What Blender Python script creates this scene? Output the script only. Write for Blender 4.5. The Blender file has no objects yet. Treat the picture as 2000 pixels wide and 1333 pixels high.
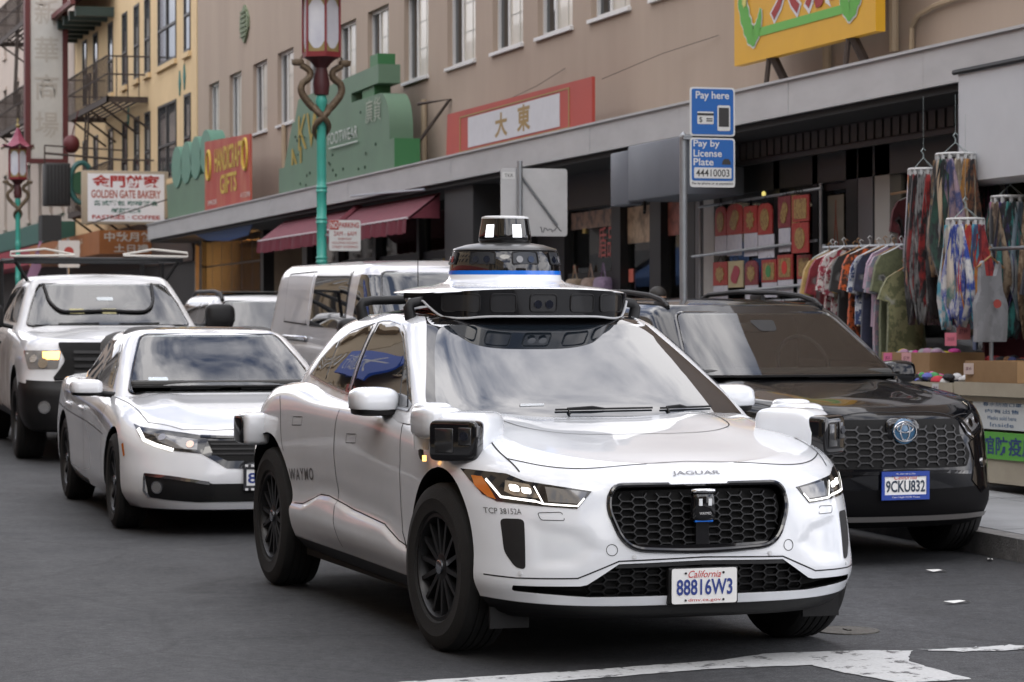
import bpy, bmesh, math, random
import numpy as np
from mathutils import Vector, Matrix
from mathutils.bvhtree import BVHTree
from mathutils.geometry import delaunay_2d_cdt

random.seed(7)
rng = np.random.default_rng(7)
R = math.radians
SC = bpy.context.scene
COL = SC.collection
SLOPE = 0.016552                      # the street climbs away from the camera
PITCH = math.atan(SLOPE)
def gz(x): return SLOPE * x           # height of the roadway

# ------------------------------------------------------------------ camera
CAM_POS = (-12.1909, 4.2785, 1.4370)
cd = bpy.data.cameras.new('camera'); cam = bpy.data.objects.new('camera', cd); COL.objects.link(cam)
cd.sensor_width = 36.0; cd.sensor_fit = 'HORIZONTAL'; cd.lens = 36.0 * 5442.89 / 2000.0
cd.clip_start = 0.2; cd.clip_end = 2000
_a, _b, _r = -0.296534, -0.0028287, -0.0020937
_F = Vector((math.cos(_a) * math.cos(_b), math.sin(_a) * math.cos(_b), math.sin(_b)))
_R = Vector((math.sin(_a), -math.cos(_a), 0)); _U = _R.cross(_F)
_R2 = math.cos(_r) * _R + math.sin(_r) * _U; _U2 = -math.sin(_r) * _R + math.cos(_r) * _U
cam.matrix_world = Matrix(((_R2.x, _U2.x, -_F.x, CAM_POS[0]), (_R2.y, _U2.y, -_F.y, CAM_POS[1]),
                           (_R2.z, _U2.z, -_F.z, CAM_POS[2]), (0, 0, 0, 1)))
cd.dof.use_dof = True; cd.dof.focus_distance = 12.2; cd.dof.aperture_fstop = 8.0
SC.camera = cam

# ------------------------------------------------------------------ sky and sun
SUN_EL, SUN_AZ = R(47), R(163)        # behind thin cloud, over the camera's shoulder
w = bpy.data.worlds.new('World'); SC.world = w; w.use_nodes = True
nt = w.node_tree; nt.nodes.clear()
def wn(t, **k):
    n = nt.nodes.new(t)
    for a_, b_ in k.items(): setattr(n, a_, b_)
    return n
out = wn('ShaderNodeOutputWorld'); bg = wn('ShaderNodeBackground')
sky = wn('ShaderNodeTexSky', sky_type='NISHITA'); sky.sun_disc = False
sky.sun_elevation = SUN_EL; sky.sun_rotation = R(90) - SUN_AZ; sky.air_density = 1.0; sky.dust_density = 1.2
tc = wn('ShaderNodeTexCoord'); mp = wn('ShaderNodeMapping'); mp.inputs['Scale'].default_value = (1.1, 2.4, 2.0)
mp.inputs['Rotation'].default_value = (0, 0, R(35)); mp.inputs['Location'].default_value = (.3, -.4, .8)
nz = wn('ShaderNodeTexNoise'); nz.inputs['Scale'].default_value = 2.6; nz.inputs['Detail'].default_value = 7
nz.inputs['Roughness'].default_value = .52; nz.inputs['Distortion'].default_value = .25
cr = wn('ShaderNodeValToRGB'); cr.color_ramp.elements[0].position = .385; cr.color_ramp.elements[1].position = .56
mx = wn('ShaderNodeMix', data_type='RGBA')
mx.inputs[7].default_value = (61.0, 59.6, 60.4, 1)
ln = nt.links.new
ln(tc.outputs['Generated'], mp.inputs['Vector']); ln(mp.outputs['Vector'], nz.inputs['Vector']); ln(nz.outputs['Fac'], cr.inputs['Fac'])
veil = wn('ShaderNodeMix', data_type='RGBA'); veil.inputs[0].default_value = .36; veil.inputs[7].default_value = (18., 22., 34., 1); ln(sky.outputs['Color'], veil.inputs[6])   # thin high cloud
ln(cr.outputs['Color'], mx.inputs[0]); ln(veil.outputs[2], mx.inputs[6]); ln(mx.outputs[2], bg.inputs['Color'])
bg.inputs['Strength'].default_value = .12
ln(bg.outputs['Background'], out.inputs['Surface'])
sd = bpy.data.lights.new('sun', 'SUN'); so = bpy.data.objects.new('sun', sd); COL.objects.link(so)
sd.energy = 0.8; sd.angle = R(18); sd.color = (1, .95, .87)
so.rotation_euler = Vector((-math.cos(SUN_EL) * math.cos(SUN_AZ), -math.cos(SUN_EL) * math.sin(SUN_AZ), -math.sin(SUN_EL))).to_track_quat('-Z', 'Y').to_euler()
so.location = (0, 0, 60)
SC.view_settings.view_transform = 'Standard'; SC.view_settings.look = 'None'
SC.view_settings.exposure = -1.28; SC.view_settings.gamma = 1.0; SC.view_settings.use_curve_mapping = False
SC.cycles.max_bounces = 8; SC.cycles.diffuse_bounces = 3; SC.cycles.glossy_bounces = 4; SC.cycles.transparent_max_bounces = 12
SC.cycles.caustics_reflective = False; SC.cycles.caustics_refractive = False
SC.cycles.use_denoising = True; SC.cycles.sample_clamp_indirect = 6

# ------------------------------------------------------------------ materials
MATS = {}
def mat(name, col=(.5, .5, .5), rough=.5, metal=0., coat=0., spec=.5, ior=1.5, var=0., vscale=6., bump=0., bscale=40., emit=None, estr=0., col2=None, detail=5, stretch=(1, 1, 1), sheen=0., thr=None, alpha=1., trans=0., coat_rough=.03):
    if name in MATS: return MATS[name]
    m = bpy.data.materials.new(name); m.use_nodes = True; t = m.node_tree; b = t.nodes['Principled BSDF']
    def I(k, v):
        if k in b.inputs: b.inputs[k].default_value = v
    I('Base Color', (*col, 1)); I('Roughness', rough); I('Metallic', metal); I('Coat Weight', coat); I('Coat Roughness', coat_rough)
    I('Specular IOR Level', spec); I('IOR', ior); I('Sheen Weight', sheen); I('Alpha', alpha); I('Transmission Weight', trans)
    if emit: I('Emission Color', (*emit, 1)); I('Emission Strength', estr)
    if var or col2 or bump:
        tcn = t.nodes.new('ShaderNodeTexCoord'); mpn = t.nodes.new('ShaderNodeMapping'); mpn.inputs['Scale'].default_value = stretch
        t.links.new(tcn.outputs['Object'], mpn.inputs['Vector'])
    if var or col2:
        n = t.nodes.new('ShaderNodeTexNoise'); n.inputs['Scale'].default_value = vscale; n.inputs['Detail'].default_value = detail
        n.inputs['Roughness'].default_value = .62
        t.links.new(mpn.outputs['Vector'], n.inputs['Vector'])
        r = t.nodes.new('ShaderNodeValToRGB'); e = r.color_ramp.elements
        e[0].position, e[1].position = thr if thr else (.3, .72)
        c2 = col2 if col2 else tuple(min(1, c * (1 + var)) for c in col); c1 = col if col2 else tuple(c * (1 - var) for c in col)
        e[0].color = (*c1, 1); e[1].color = (*c2, 1)
        t.links.new(n.outputs['Fac'], r.inputs['Fac']); t.links.new(r.outputs['Color'], b.inputs['Base Color'])
    if bump:
        n2 = t.nodes.new('ShaderNodeTexNoise'); n2.inputs['Scale'].default_value = bscale; n2.inputs['Detail'].default_value = 6
        t.links.new(mpn.outputs['Vector'], n2.inputs['Vector'])
        bp = t.nodes.new('ShaderNodeBump'); bp.inputs['Strength'].default_value = bump; bp.inputs['Distance'].default_value = .02
        t.links.new(n2.outputs['Fac'], bp.inputs['Height']); t.links.new(bp.outputs['Normal'], b.inputs['Normal'])
    MATS[name] = m
    return m
def flat(c, rough=.6, key='paint', **k):          # a plain material for each printed colour
    nm = '%s_%02x%02x%02x' % (key, *[int(max(0, min(1, x)) * 255) for x in c])
    return mat(nm, c, rough, **k)
def srgb(r, g, b):
    f = lambda v: (v / 255 / 12.92) if v / 255 <= .04045 else ((v / 255 + .055) / 1.055) ** 2.4
    return (f(r), f(g), f(b))
# ------------------------------------------------------------------ object helpers
def link(name, me, parent=None, loc=None, rot=None):
    o = bpy.data.objects.new(name, me); COL.objects.link(o)
    if parent is not None: o.parent = parent
    if loc is not None: o.location = loc
    if rot is not None: o.rotation_euler = rot
    return o
def mesh(name, V, F, mats, parent=None, fm=None, smooth=False, sharp=None, loc=None, rot=None):
    me = bpy.data.meshes.new(name)
    me.from_pydata([tuple(map(float, v)) for v in V], [], [tuple(int(i) for i in f) for f in F])
    if not isinstance(mats, (list, tuple)): mats = [mats]
    for m in mats: me.materials.append(m)
    if fm is not None: me.polygons.foreach_set('material_index', np.asarray(fm, np.int32))
    if smooth:
        me.polygons.foreach_set('use_smooth', np.ones(len(me.polygons), bool))
        if sharp: me.set_sharp_from_angle(angle=R(sharp))
    me.update()
    return link(name, me, parent, loc, rot)
def empty(name, loc=(0, 0, 0), rot=(0, 0, 0), parent=None):
    o = link(name, None, parent, loc, rot); o.empty_display_size = .2; return o
def tag(o, label=None, cat=None, group=None, kind=None):
    if label: o['label'] = label
    if cat: o['category'] = cat
    if group: o['group'] = group
    if kind: o['kind'] = kind
    return o
class MB:
    """collects simple solids into one mesh"""
    def __init__(s): s.V = []; s.F = []; s.M = []
    def add(s, V, F, m=0):
        n = len(s.V); s.V += [tuple(v) for v in V]; s.F += [tuple(i + n for i in f) for f in F]; s.M += [m] * len(F); return s
    def box(s, x0, x1, y0, y1, z0, z1, m=0, T=None):
        V = [(x, y, z) for z in (z0, z1) for y in (y0, y1) for x in (x0, x1)]
        if T is not None: V = [tuple(T @ Vector(v)) for v in V]
        return s.add(V, [(0, 2, 3, 1), (4, 5, 7, 6), (0, 1, 5, 4), (2, 6, 7, 3), (0, 4, 6, 2), (1, 3, 7, 5)], m)
    def rbox(s, x0, x1, y0, y1, z0, z1, r=.02, m=0, T=None, seg=2):
        """box with rounded edges (bevelled)"""
        b = bmesh.new(); bmesh.ops.create_cube(b, size=1)
        for v in b.verts: v.co = ((x0 + x1) / 2 + v.co.x * (x1 - x0), (y0 + y1) / 2 + v.co.y * (y1 - y0), (z0 + z1) / 2 + v.co.z * (z1 - z0))
        r = min(r, (x1 - x0) * .49, (y1 - y0) * .49, (z1 - z0) * .49)
        bmesh.ops.bevel(b, geom=b.edges[:], offset=r, segments=seg, profile=.5, affect='EDGES')
        b.verts.index_update()
        V = [tuple(T @ v.co) if T is not None else tuple(v.co) for v in b.verts]; F = [tuple(v.index for v in f.verts) for f in b.faces]
        b.free(); return s.add(V, F, m)
    def cyl(s, p, q, r, r2=None, n=12, m=0, caps=True):
        p, q = Vector(p), Vector(q); d = (q - p).normalized(); a = d.orthogonal().normalized(); b = d.cross(a)
        r2 = r if r2 is None else r2; V = []
        for c, rr in ((p, r), (q, r2)):
            for i in range(n):
                t = 2 * math.pi * i / n; V.append(c + a * (math.cos(t) * rr) + b * (math.sin(t) * rr))
        F = [(i, (i + 1) % n, n + (i + 1) % n, n + i) for i in range(n)]
        if caps: F += [tuple(range(n - 1, -1, -1)), tuple(range(n, 2 * n))]
        return s.add(V, F, m)
    def tube(s, pts, r, n=8, m=0, closed=False):
        pts = [Vector(p) for p in pts]; N = len(pts); rs = r if isinstance(r, (list, tuple)) else [r] * N
        up = None; V = []
        for i, p in enumerate(pts):
            d = (pts[(i + 1) % N] - pts[i - 1]) if closed else (pts[min(i + 1, N - 1)] - pts[max(i - 1, 0)])
            d.normalize()
            if up is None: up = d.orthogonal().normalized()
            up = (up - d * up.dot(d)).normalized(); b = d.cross(up)
            for k in range(n):
                t = 2 * math.pi * k / n; V.append(p + up * (math.cos(t) * rs[i]) + b * (math.sin(t) * rs[i]))
        F = []
        for i in range(N if closed else N - 1):
            j = (i + 1) % N
            F += [(i * n + k, i * n + (k + 1) % n, j * n + (k + 1) % n, j * n + k) for k in range(n)]
        if not closed: F += [tuple(range(n - 1, -1, -1)), tuple((N - 1) * n + k for k in range(n))]
        return s.add(V, F, m)
    def lathe(s, prof, n=24, m=0, axis='z', o=(0, 0, 0), caps=True):
        """prof: (radius, height) pairs"""
        V = []
        for r_, h in prof:
            for i in range(n):
                t = 2 * math.pi * i / n; c, d = math.cos(t) * r_, math.sin(t) * r_
                V.append({'z': (o[0] + c, o[1] + d, o[2] + h), 'y': (o[0] + c, o[1] + h, o[2] + d), 'x': (o[0] + h, o[1] + c, o[2] + d)}[axis])
        F = [(j * n + i, j * n + (i + 1) % n, (j + 1) * n + (i + 1) % n, (j + 1) * n + i) for j in range(len(prof) - 1) for i in range(n)]
        if axis != 'z': F = [f[::-1] for f in F]
        if caps and prof[0][0] > 1e-4: F.append(tuple(range(n)) if axis != 'z' else tuple(range(n - 1, -1, -1)))
        if caps and prof[-1][0] > 1e-4: F.append(tuple((len(prof) - 1) * n + i for i in (range(n) if axis == 'z' else range(n - 1, -1, -1))))
        return s.add(V, F, m)
    def prism(s, poly, d0, d1, axis='y', m=0):
        """extrude a 2-D polygon (ccw) between two positions on the axis"""
        n = len(poly)
        P = lambda a, b, d: {'y': (a, d, b), 'x': (d, a, b), 'z': (a, b, d)}[axis]
        V = [P(a, b, d0) for a, b in poly] + [P(a, b, d1) for a, b in poly]
        F = [(i, (i + 1) % n, n + (i + 1) % n, n + i) for i in range(n)] + [tuple(range(n - 1, -1, -1)), tuple(range(n, 2 * n))]
        return s.add(V, F, m)
    def build(s, name, mats, parent=None, smooth=False, sharp=35, loc=None, rot=None):
        o = mesh(name, s.V, s.F, mats, parent, s.M, smooth, sharp if smooth else None, loc, rot)
        b = bmesh.new(); b.from_mesh(o.data); bmesh.ops.recalc_face_normals(b, faces=b.faces[:]); b.to_mesh(o.data); b.free()
        return o
def box(name, x0, x1, y0, y1, z0, z1, m, parent=None, bevel=0):
    mb = MB(); (mb.rbox(x0, x1, y0, y1, z0, z1, bevel) if bevel else mb.box(x0, x1, y0, y1, z0, z1))
    return mb.build(name, m, parent, smooth=bool(bevel), sharp=50)

# ------------------------------------------------------------------ lettering
_tcache = {}
def text_geo(s, size=1., bold=0., ext=0., sx=1., align='CENTER', shear=0., spacing=1.):
    key = (s, bold, ext, align, shear, spacing)
    if key not in _tcache:
        c = bpy.data.curves.new('lettering', 'FONT'); c.body = s; c.align_x = align; c.align_y = 'CENTER'; c.size = 1.; c.resolution_u = 3
        c.offset = bold; c.extrude = ext; c.shear = shear; c.space_character = spacing; c.fill_mode = 'FRONT' if ext == 0 else 'BOTH'
        o = bpy.data.objects.new('lettering', c); COL.objects.link(o)
        dg = bpy.context.evaluated_depsgraph_get(); e = o.evaluated_get(dg); me = e.to_mesh()
        V = np.zeros(len(me.vertices) * 3); me.vertices.foreach_get('co', V); V = V.reshape(-1, 3)
        F = [tuple(p.vertices) for p in me.polygons]; e.to_mesh_clear()
        bpy.data.objects.remove(o); bpy.data.curves.remove(c)
        _tcache[key] = (V, F)
    V, F = _tcache[key]; V = V.copy(); V[:, 0] *= size * sx; V[:, 1] *= size; V[:, 2] *= size
    return V, F
def text_on(name, s, M, size, m, parent, width=None, height=None, **k):
    """lettering laid on a plane: M maps (right, up, out) to the parent's frame; fitted to width / height if given"""
    V, F = text_geo(s, size, **k)
    if len(V) == 0: return None
    if width or height:
        lo, hi = V.min(0), V.max(0)
        if width: V[:, 0] = (V[:, 0] - (lo[0] + hi[0]) / 2) * width / max(hi[0] - lo[0], 1e-6)
        if height: V[:, 1] = (V[:, 1] - (lo[1] + hi[1]) / 2) * height / max(hi[1] - lo[1], 1e-6)
    W = [tuple(M @ Vector(v)) for v in V]
    return mesh(name, W, F, m, parent)
def frame(o, right, up):
    r, u = Vector(right).normalized(), Vector(up).normalized(); n = r.cross(u); o = Vector(o)
    return Matrix(((r.x, u.x, n.x, o.x), (r.y, u.y, n.y, o.y), (r.z, u.z, n.z, o.z), (0, 0, 0, 1)))

# ------------------------------------------------------------------ curves
def pch(kn):
    """smooth monotone interpolation through (x, v) knots"""
    kn = sorted(kn); X = np.array([k[0] for k in kn], float); Y = np.array([k[1] for k in kn], float)
    if len(X) == 1: return lambda q: np.full_like(np.asarray(q, float), Y[0])
    h = np.diff(X); d = np.diff(Y) / h; m = np.zeros(len(X)); m[0], m[-1] = d[0], d[-1]
    for i in range(1, len(X) - 1):
        if d[i - 1] * d[i] > 0:
            w1, w2 = 2 * h[i] + h[i - 1], h[i] + 2 * h[i - 1]; m[i] = (w1 + w2) / (w1 / d[i - 1] + w2 / d[i])
    def f(q):
        q = np.clip(np.asarray(q, float), X[0], X[-1]); i = np.clip(np.searchsorted(X, q) - 1, 0, len(X) - 2)
        t = (q - X[i]) / h[i]
        return ((1 + 2 * t) * (1 - t) ** 2) * Y[i] + t * (1 - t) ** 2 * h[i] * m[i] + t * t * (3 - 2 * t) * Y[i + 1] + t * t * (t - 1) * h[i] * m[i + 1]
    return f
def K(*v):
    """knots from a number or pairs"""
    if len(v) == 1 and not isinstance(v[0], tuple): return pch([(0, v[0])])
    return pch(list(v))
def spl(pts, n=8, closed=False):
    """Catmull-Rom through 2-D / 3-D points"""
    P = np.array(pts, float); N = len(P); out_ = []
    for i in range(N if closed else N - 1):
        a = P[(i - 1) % N] if closed or i > 0 else 2 * P[0] - P[1]
        b, c = P[i], P[(i + 1) % N]; d = P[(i + 2) % N] if closed or i + 2 < N else 2 * P[-1] - P[-2]
        for k in range(n):
            t = k / n
            out_.append(.5 * (2 * b + (c - a) * t + (2 * a - 5 * b + 4 * c - d) * t * t + (3 * b - a - 3 * c + d) * t ** 3))
    if not closed: out_.append(P[-1])
    return [tuple(p) for p in out_]
def rpoly(pts, r=.03, n=4):
    """polygon with rounded corners; a point may carry its own radius as a third value"""
    out_ = []; N = len(pts)
    for i in range(N):
        p = Vector(pts[i][:2]); a = Vector(pts[i - 1][:2]); b = Vector(pts[(i + 1) % N][:2]); rr = pts[i][2] if len(pts[i]) > 2 else r
        u, v = a - p, b - p; rr = min(rr, u.length * .48, v.length * .48)
        if rr < 1e-4: out_.append(tuple(p)); continue
        u.normalize(); v.normalize()
        for k in range(n + 1):
            t = k / n; out_.append(tuple((p + u * rr) * (1 - t) ** 2 + p * 2 * t * (1 - t) + (p + v * rr) * t * t))
    return out_
def pip(pt, poly):
    x, y = pt; c = False; j = len(poly) - 1
    for i in range(len(poly)):
        xi, yi = poly[i]; xj, yj = poly[j]
        if (yi > y) != (yj > y) and x < (xj - xi) * (y - yi) / (yj - yi) + xi: c = not c
        j = i
    return c
def sdf(P, poly):
    """signed distance (negative inside) and nearest boundary point, vectorised"""
    Q = np.array(poly, float); A = Q; B = np.roll(Q, -1, 0); best = np.full(len(P), 1e9); near = np.zeros_like(P); ins = np.zeros(len(P), bool)
    for a, b in zip(A, B):
        ab = b - a; L = ab @ ab
        if L < 1e-12: continue
        t = np.clip(((P - a) @ ab) / L, 0, 1); c = a + t[:, None] * ab; d = np.hypot(*(P - c).T)
        m = d < best; best[m] = d[m]; near[m] = c[m]
        cond = (a[1] > P[:, 1]) != (b[1] > P[:, 1])
        if b[1] != a[1]: ins ^= cond & (P[:, 0] < (b[0] - a[0]) * (P[:, 1] - a[1]) / (b[1] - a[1]) + a[0])
    return np.where(ins, -best, best), near

# ------------------------------------------------------------------ vehicle shells: stacked plan curves closed by a crowned top
def plan(L, nose, side, tail):
    x0, x1, af, nf, ar, nr = L['x0'], L['x1'], L['af'], L['nf'], L['ar'], L['nr']
    Y, Z = L['y'], L['z']; xs, ys = [], []
    xa, xb = x0 + af, x1 - ar
    ph = np.linspace(0, math.pi / 2, nose, endpoint=False); e = 2 / nf
    x = xa - af * np.cos(ph) ** e; s = np.sin(ph) ** e; xs.append(x); ys.append(Y(x) * s)
    x = np.linspace(xa, xb, side, endpoint=False); xs.append(x); ys.append(Y(x))
    ph = np.linspace(math.pi / 2, 0, tail); e = 2 / nr
    x = xb + ar * np.cos(ph) ** e; xs.append(x); ys.append(Y(x) * np.sin(ph) ** e)
    x = np.concatenate(xs); y = np.concatenate(ys)
    return np.stack([x, y, Z(x)], 1)
def stack(levels, subs, nose=30, side=120, tail=20, top=None, ntop=18, crown=2.4, topmod=None, post=None):
    """returns grid (rows, cols, 3); levels bottom to top; a level with crease=True breaks the tangent"""
    P = np.array([plan(L, nose, side, tail) for L in levels]); n = len(P); rows = []
    cz = [bool(L.get('crease')) for L in levels]
    for i in range(n - 1):
        d = P[i + 1] - P[i]
        t0 = d if (i == 0 or cz[i]) else (P[i + 1] - P[i - 1]) / 2
        t1 = d if (i == n - 2 or cz[i + 1]) else (P[i + 2] - P[i]) / 2
        k = subs[i] if isinstance(subs, (list, tuple)) else subs
        for j in range(k):
            t = j / k
            rows.append((2 * t ** 3 - 3 * t ** 2 + 1) * P[i] + (t ** 3 - 2 * t ** 2 + t) * t0 + (-2 * t ** 3 + 3 * t ** 2) * P[i + 1] + (t ** 3 - t ** 2) * t1)
    rows.append(P[-1])
    if top is not None:
        E_ = P[-1]; zc = top(E_[:, 0])
        for j in range(1, ntop + 1):
            wv = 1 - j / ntop; q = E_.copy(); q[:, 1] = E_[:, 1] * wv
            q[:, 2] = zc + (E_[:, 2] - zc) * (abs(wv) ** crown)
            if topmod: q[:, 2] += topmod(q[:, 0], q[:, 1]) * (1 - wv ** 6)
            rows.append(q)
    G = np.array(rows)
    if post: G = post(G)
    return G
class Shell:
    """half grid -> vertices and quads, openings cut with clean edges, then mirrored"""
    def __init__(s, G):
        r, c, _ = G.shape; s.V = G.reshape(-1, 3).copy(); i = np.arange(r * c).reshape(r, c)
        a, b, d, e = i[:-1, :-1].ravel(), i[:-1, 1:].ravel(), i[1:, 1:].ravel(), i[1:, :-1].ravel()
        s.F = np.stack([a, e, d, b], 1); s.fm = np.zeros(len(s.F), int); s.extra = []
        s.normals()
        V = s.V.copy(); M = V * [1, -1, 1]; n = len(V)
        s.bvh = BVHTree.FromPolygons([tuple(v) for v in np.concatenate([V, M])], [tuple(map(int, f)) for f in s.F] + [tuple(int(k) + n for k in f[::-1]) for f in s.F])
    def normals(s):
        A, B, C_, D = (s.V[s.F[:, k]] for k in range(4)); fn = np.cross(C_ - A, D - B); N = np.zeros_like(s.V)
        for k in range(4): np.add.at(N, s.F[:, k], fn)
        s.N = N / np.maximum(np.linalg.norm(N, axis=1, keepdims=True), 1e-9)
    def cut(s, poly, axis, cond, depth=None, m_in=None, m_rim=1, rim_vec=None):
        """open the shell along a polygon seen along axis 'x' or 'y'; with m_in keep the faces in that material instead"""
        ij = [1, 2] if axis == 'x' else [0, 2]; k = 0 if axis == 'x' else 1
        mask = cond(s.V); idx = np.where(mask)[0]; P2 = s.V[idx][:, ij]
        lo, hi = np.min(poly, 0) - .2, np.max(poly, 0) + .2
        near_ = np.all((P2 > lo) & (P2 < hi), 1); idx = idx[near_]; P2 = P2[near_]
        sd_ = np.full(len(s.V), 9.); nr_ = np.zeros((len(s.V), 2)); a, b = sdf(P2, poly); sd_[idx] = a; nr_[idx] = b
        E_ = np.concatenate([s.F[:, [i, (i + 1) % 4]] for i in range(4)] + [s.F[:, [0, 2]], s.F[:, [1, 3]]])
        E_ = E_[(sd_[E_[:, 0]] * sd_[E_[:, 1]] < 0) & (np.abs(sd_[E_]).max(1) < 5)]
        pick = np.where(np.abs(sd_[E_[:, 0]]) < np.abs(sd_[E_[:, 1]]), E_[:, 0], E_[:, 1]); pick = np.unique(pick)
        d2 = nr_[pick] - s.V[pick][:, ij]; n_ = s.N[pick]; nk = np.where(np.abs(n_[:, k]) < .12, np.where(n_[:, k] < 0, -.12, .12), n_[:, k])
        dk = -(n_[:, ij[0]] * d2[:, 0] + n_[:, ij[1]] * d2[:, 1]) / nk
        s.V[pick[:, None], np.array(ij)[None]] = nr_[pick]; s.V[pick, k] += np.clip(dk, -.06, .06); sd_[pick] = 0
        fs = sd_[s.F]; inside = (fs.sum(1) < 0) & (fs.max(1) < 5) & (fs.max(1) <= 1e-9)
        if m_in is not None: s.fm[inside] = m_in; return
        cnt = {}
        for f, ins in zip(s.F, inside):
            if not ins: continue
            for q in range(4):
                e = (int(f[q]), int(f[(q + 1) % 4])); key = (min(e), max(e)); cnt[key] = None if key in cnt else e
        s.F = s.F[~inside]; s.fm = s.fm[~inside]
        keep = set()
        for f in s.F:
            for q in range(4): keep.add((min(int(f[q]), int(f[(q + 1) % 4])), max(int(f[q]), int(f[(q + 1) % 4]))))
        if depth is None: return
        vec = np.array(rim_vec if rim_vec is not None else ((depth, 0, 0) if axis == 'x' else (0, -depth, 0)), float)
        mp_ = {}; base = len(s.V); newV = []
        for key, e in cnt.items():
            if e is None or key not in keep: continue
            for v in e:
                if v not in mp_: mp_[v] = base + len(newV); newV.append(s.V[v] + vec)
            s.extra.append(((e[0], e[1], mp_[e[1]], mp_[e[0]]), m_rim))
        if newV: s.V = np.concatenate([s.V, np.array(newV)])
        s.N = np.concatenate([s.N, np.zeros((len(s.V) - len(s.N), 3))])
    def build(s, name, mats, parent, mirror=True, sharp=38, paint=None):
        F = [tuple(map(int, f)) for f in s.F]; fm = list(map(int, s.fm))
        for f, m in s.extra: F.append(f); fm.append(m)
        V = s.V; n = len(V)
        if mirror:
            V = np.concatenate([V, V * [1, -1, 1]]); F = F + [tuple(k + n for k in f[::-1]) for f in F]; fm = fm + fm
        b = bmesh.new(); me = bpy.data.meshes.new(name); me.from_pydata([tuple(v) for v in V], [], F)
        me.polygons.foreach_set('material_index', np.array(fm, np.int32)); b.from_mesh(me)
        bmesh.ops.remove_doubles(b, verts=b.verts[:], dist=2e-4)
        loose = [v for v in b.verts if not v.link_faces]; bmesh.ops.delete(b, geom=loose, context='VERTS')
        for f in b.faces: f.smooth = True
        b.to_mesh(me); b.free()
        for m in mats: me.materials.append(m)
        if sharp: me.set_sharp_from_angle(angle=R(sharp))
        return link(name, me, parent)
DIRS = {'x': ((-6, 0, 0), (1, 0, 0)), 'y': ((0, 4, 0), (0, -1, 0)), '-y': ((0, -4, 0), (0, 1, 0)), 'z': ((0, 0, 5), (0, 0, -1))}
def hit(bvh, p2, axis):
    o, d = DIRS[axis]
    o = {'x': (o[0], p2[0], p2[1]), 'y': (p2[0], o[1], p2[1]), '-y': (p2[0], o[1], p2[1]), 'z': (p2[0], p2[1], o[2])}[axis]
    l, n, i, dist = bvh.ray_cast(Vector(o), Vector(d))
    if l is not None and n.dot(Vector(d)) > 0: n = -n
    return l, n
def patch(name, bvh, poly, axis, mats, parent, off=.003, step=.04, skirt=.008, smooth=True, flatx=None, hole=None):
    """a panel with its own edge lying on a shell, outlined by a polygon seen along the axis"""
    poly = [tuple(p[:2]) for p in poly]; ed = []
    for i, p in enumerate(poly):                        # densify the outline
        q = poly[(i + 1) % len(poly)]; L = math.dist(p, q); k = max(1, int(L / step))
        ed += [(p[0] + (q[0] - p[0]) * t / k, p[1] + (q[1] - p[1]) * t / k) for t in range(k)]
    n = len(ed); lo = np.min(ed, 0); hi = np.max(ed, 0); pts = list(ed)
    P = np.array([(x, y) for x in np.arange(lo[0] + step / 2, hi[0], step) for y in np.arange(lo[1] + step / 2, hi[1], step)]).reshape(-1, 2)
    if len(P):
        s_, _ = sdf(P, ed); pts += [tuple(p) for p in P[s_ < -step * .35]]
    vo, eo, fo, *_ = delaunay_2d_cdt([Vector(p) for p in pts], [(i, (i + 1) % n) for i in range(n)], [list(range(n))], 1, 1e-5)
    V = []; N = []; last = None
    for v in vo:
        l, nn = hit(bvh, v, axis)
        if l is None:
            l, nn = (last if last else (Vector((0, 0, 0)), Vector((0, 0, 1))))
            l = Vector(l); a_ = {'x': (1, 2), 'y': (0, 2), '-y': (0, 2), 'z': (0, 1)}[axis]; l[a_[0]], l[a_[1]] = v[0], v[1]
        last = (l, nn); V.append(l); N.append(nn)
    dv = -Vector(DIRS[axis][1])
    F = []
    for f in fo:
        a, b, c = (V[i] for i in f[:3]); nn = (b - a).cross(c - a)
        F.append(tuple(f) if nn.dot(N[f[0]]) > 0 else tuple(f[::-1]))
    Vo = [v + m * off for v, m in zip(V, N)]
    if flatx is not None: Vo = [Vector((flatx(v), v.y, v.z)) for v in Vo]
    if skirt:
        cnt = {}
        for f in F:
            for q in range(len(f)):
                e = (f[q], f[(q + 1) % len(f)]); key = tuple(sorted(e)); cnt[key] = None if key in cnt else e
        mp_ = {}
        for e in [e for e in cnt.values() if e]:
            for v in e:
                if v not in mp_: mp_[v] = len(Vo); Vo.append(Vo[v] - (N[v] if flatx is None else dv) * skirt)
            F.append((e[1], e[0], mp_[e[0]], mp_[e[1]]))
    return mesh(name, Vo, F, mats, parent, None, smooth, 40)
def seam(mb, bvh, pts, axis, width=.007, off=.0015, step=.03, m=0):
    """thin shut line following the shell"""
    P = []
    for a, b in zip(pts[:-1], pts[1:]):
        k = max(1, int(math.dist(a, b) / step)); P += [(a[0] + (b[0] - a[0]) * t / k, a[1] + (b[1] - a[1]) * t / k) for t in range(k)]
    P.append(pts[-1][:2]); H = [hit(bvh, p, axis) for p in P]; H = [h for h in H if h[0] is not None]
    V = []
    for i, (l, n) in enumerate(H):
        t = (H[min(i + 1, len(H) - 1)][0] - H[max(i - 1, 0)][0]).normalized(); s = n.cross(t) * (width / 2); V += [l + n * off - s, l + n * off + s]
    mb.add(V, [(2 * i, 2 * i + 1, 2 * i + 3, 2 * i + 2) for i in range(len(H) - 1)], m)
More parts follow.
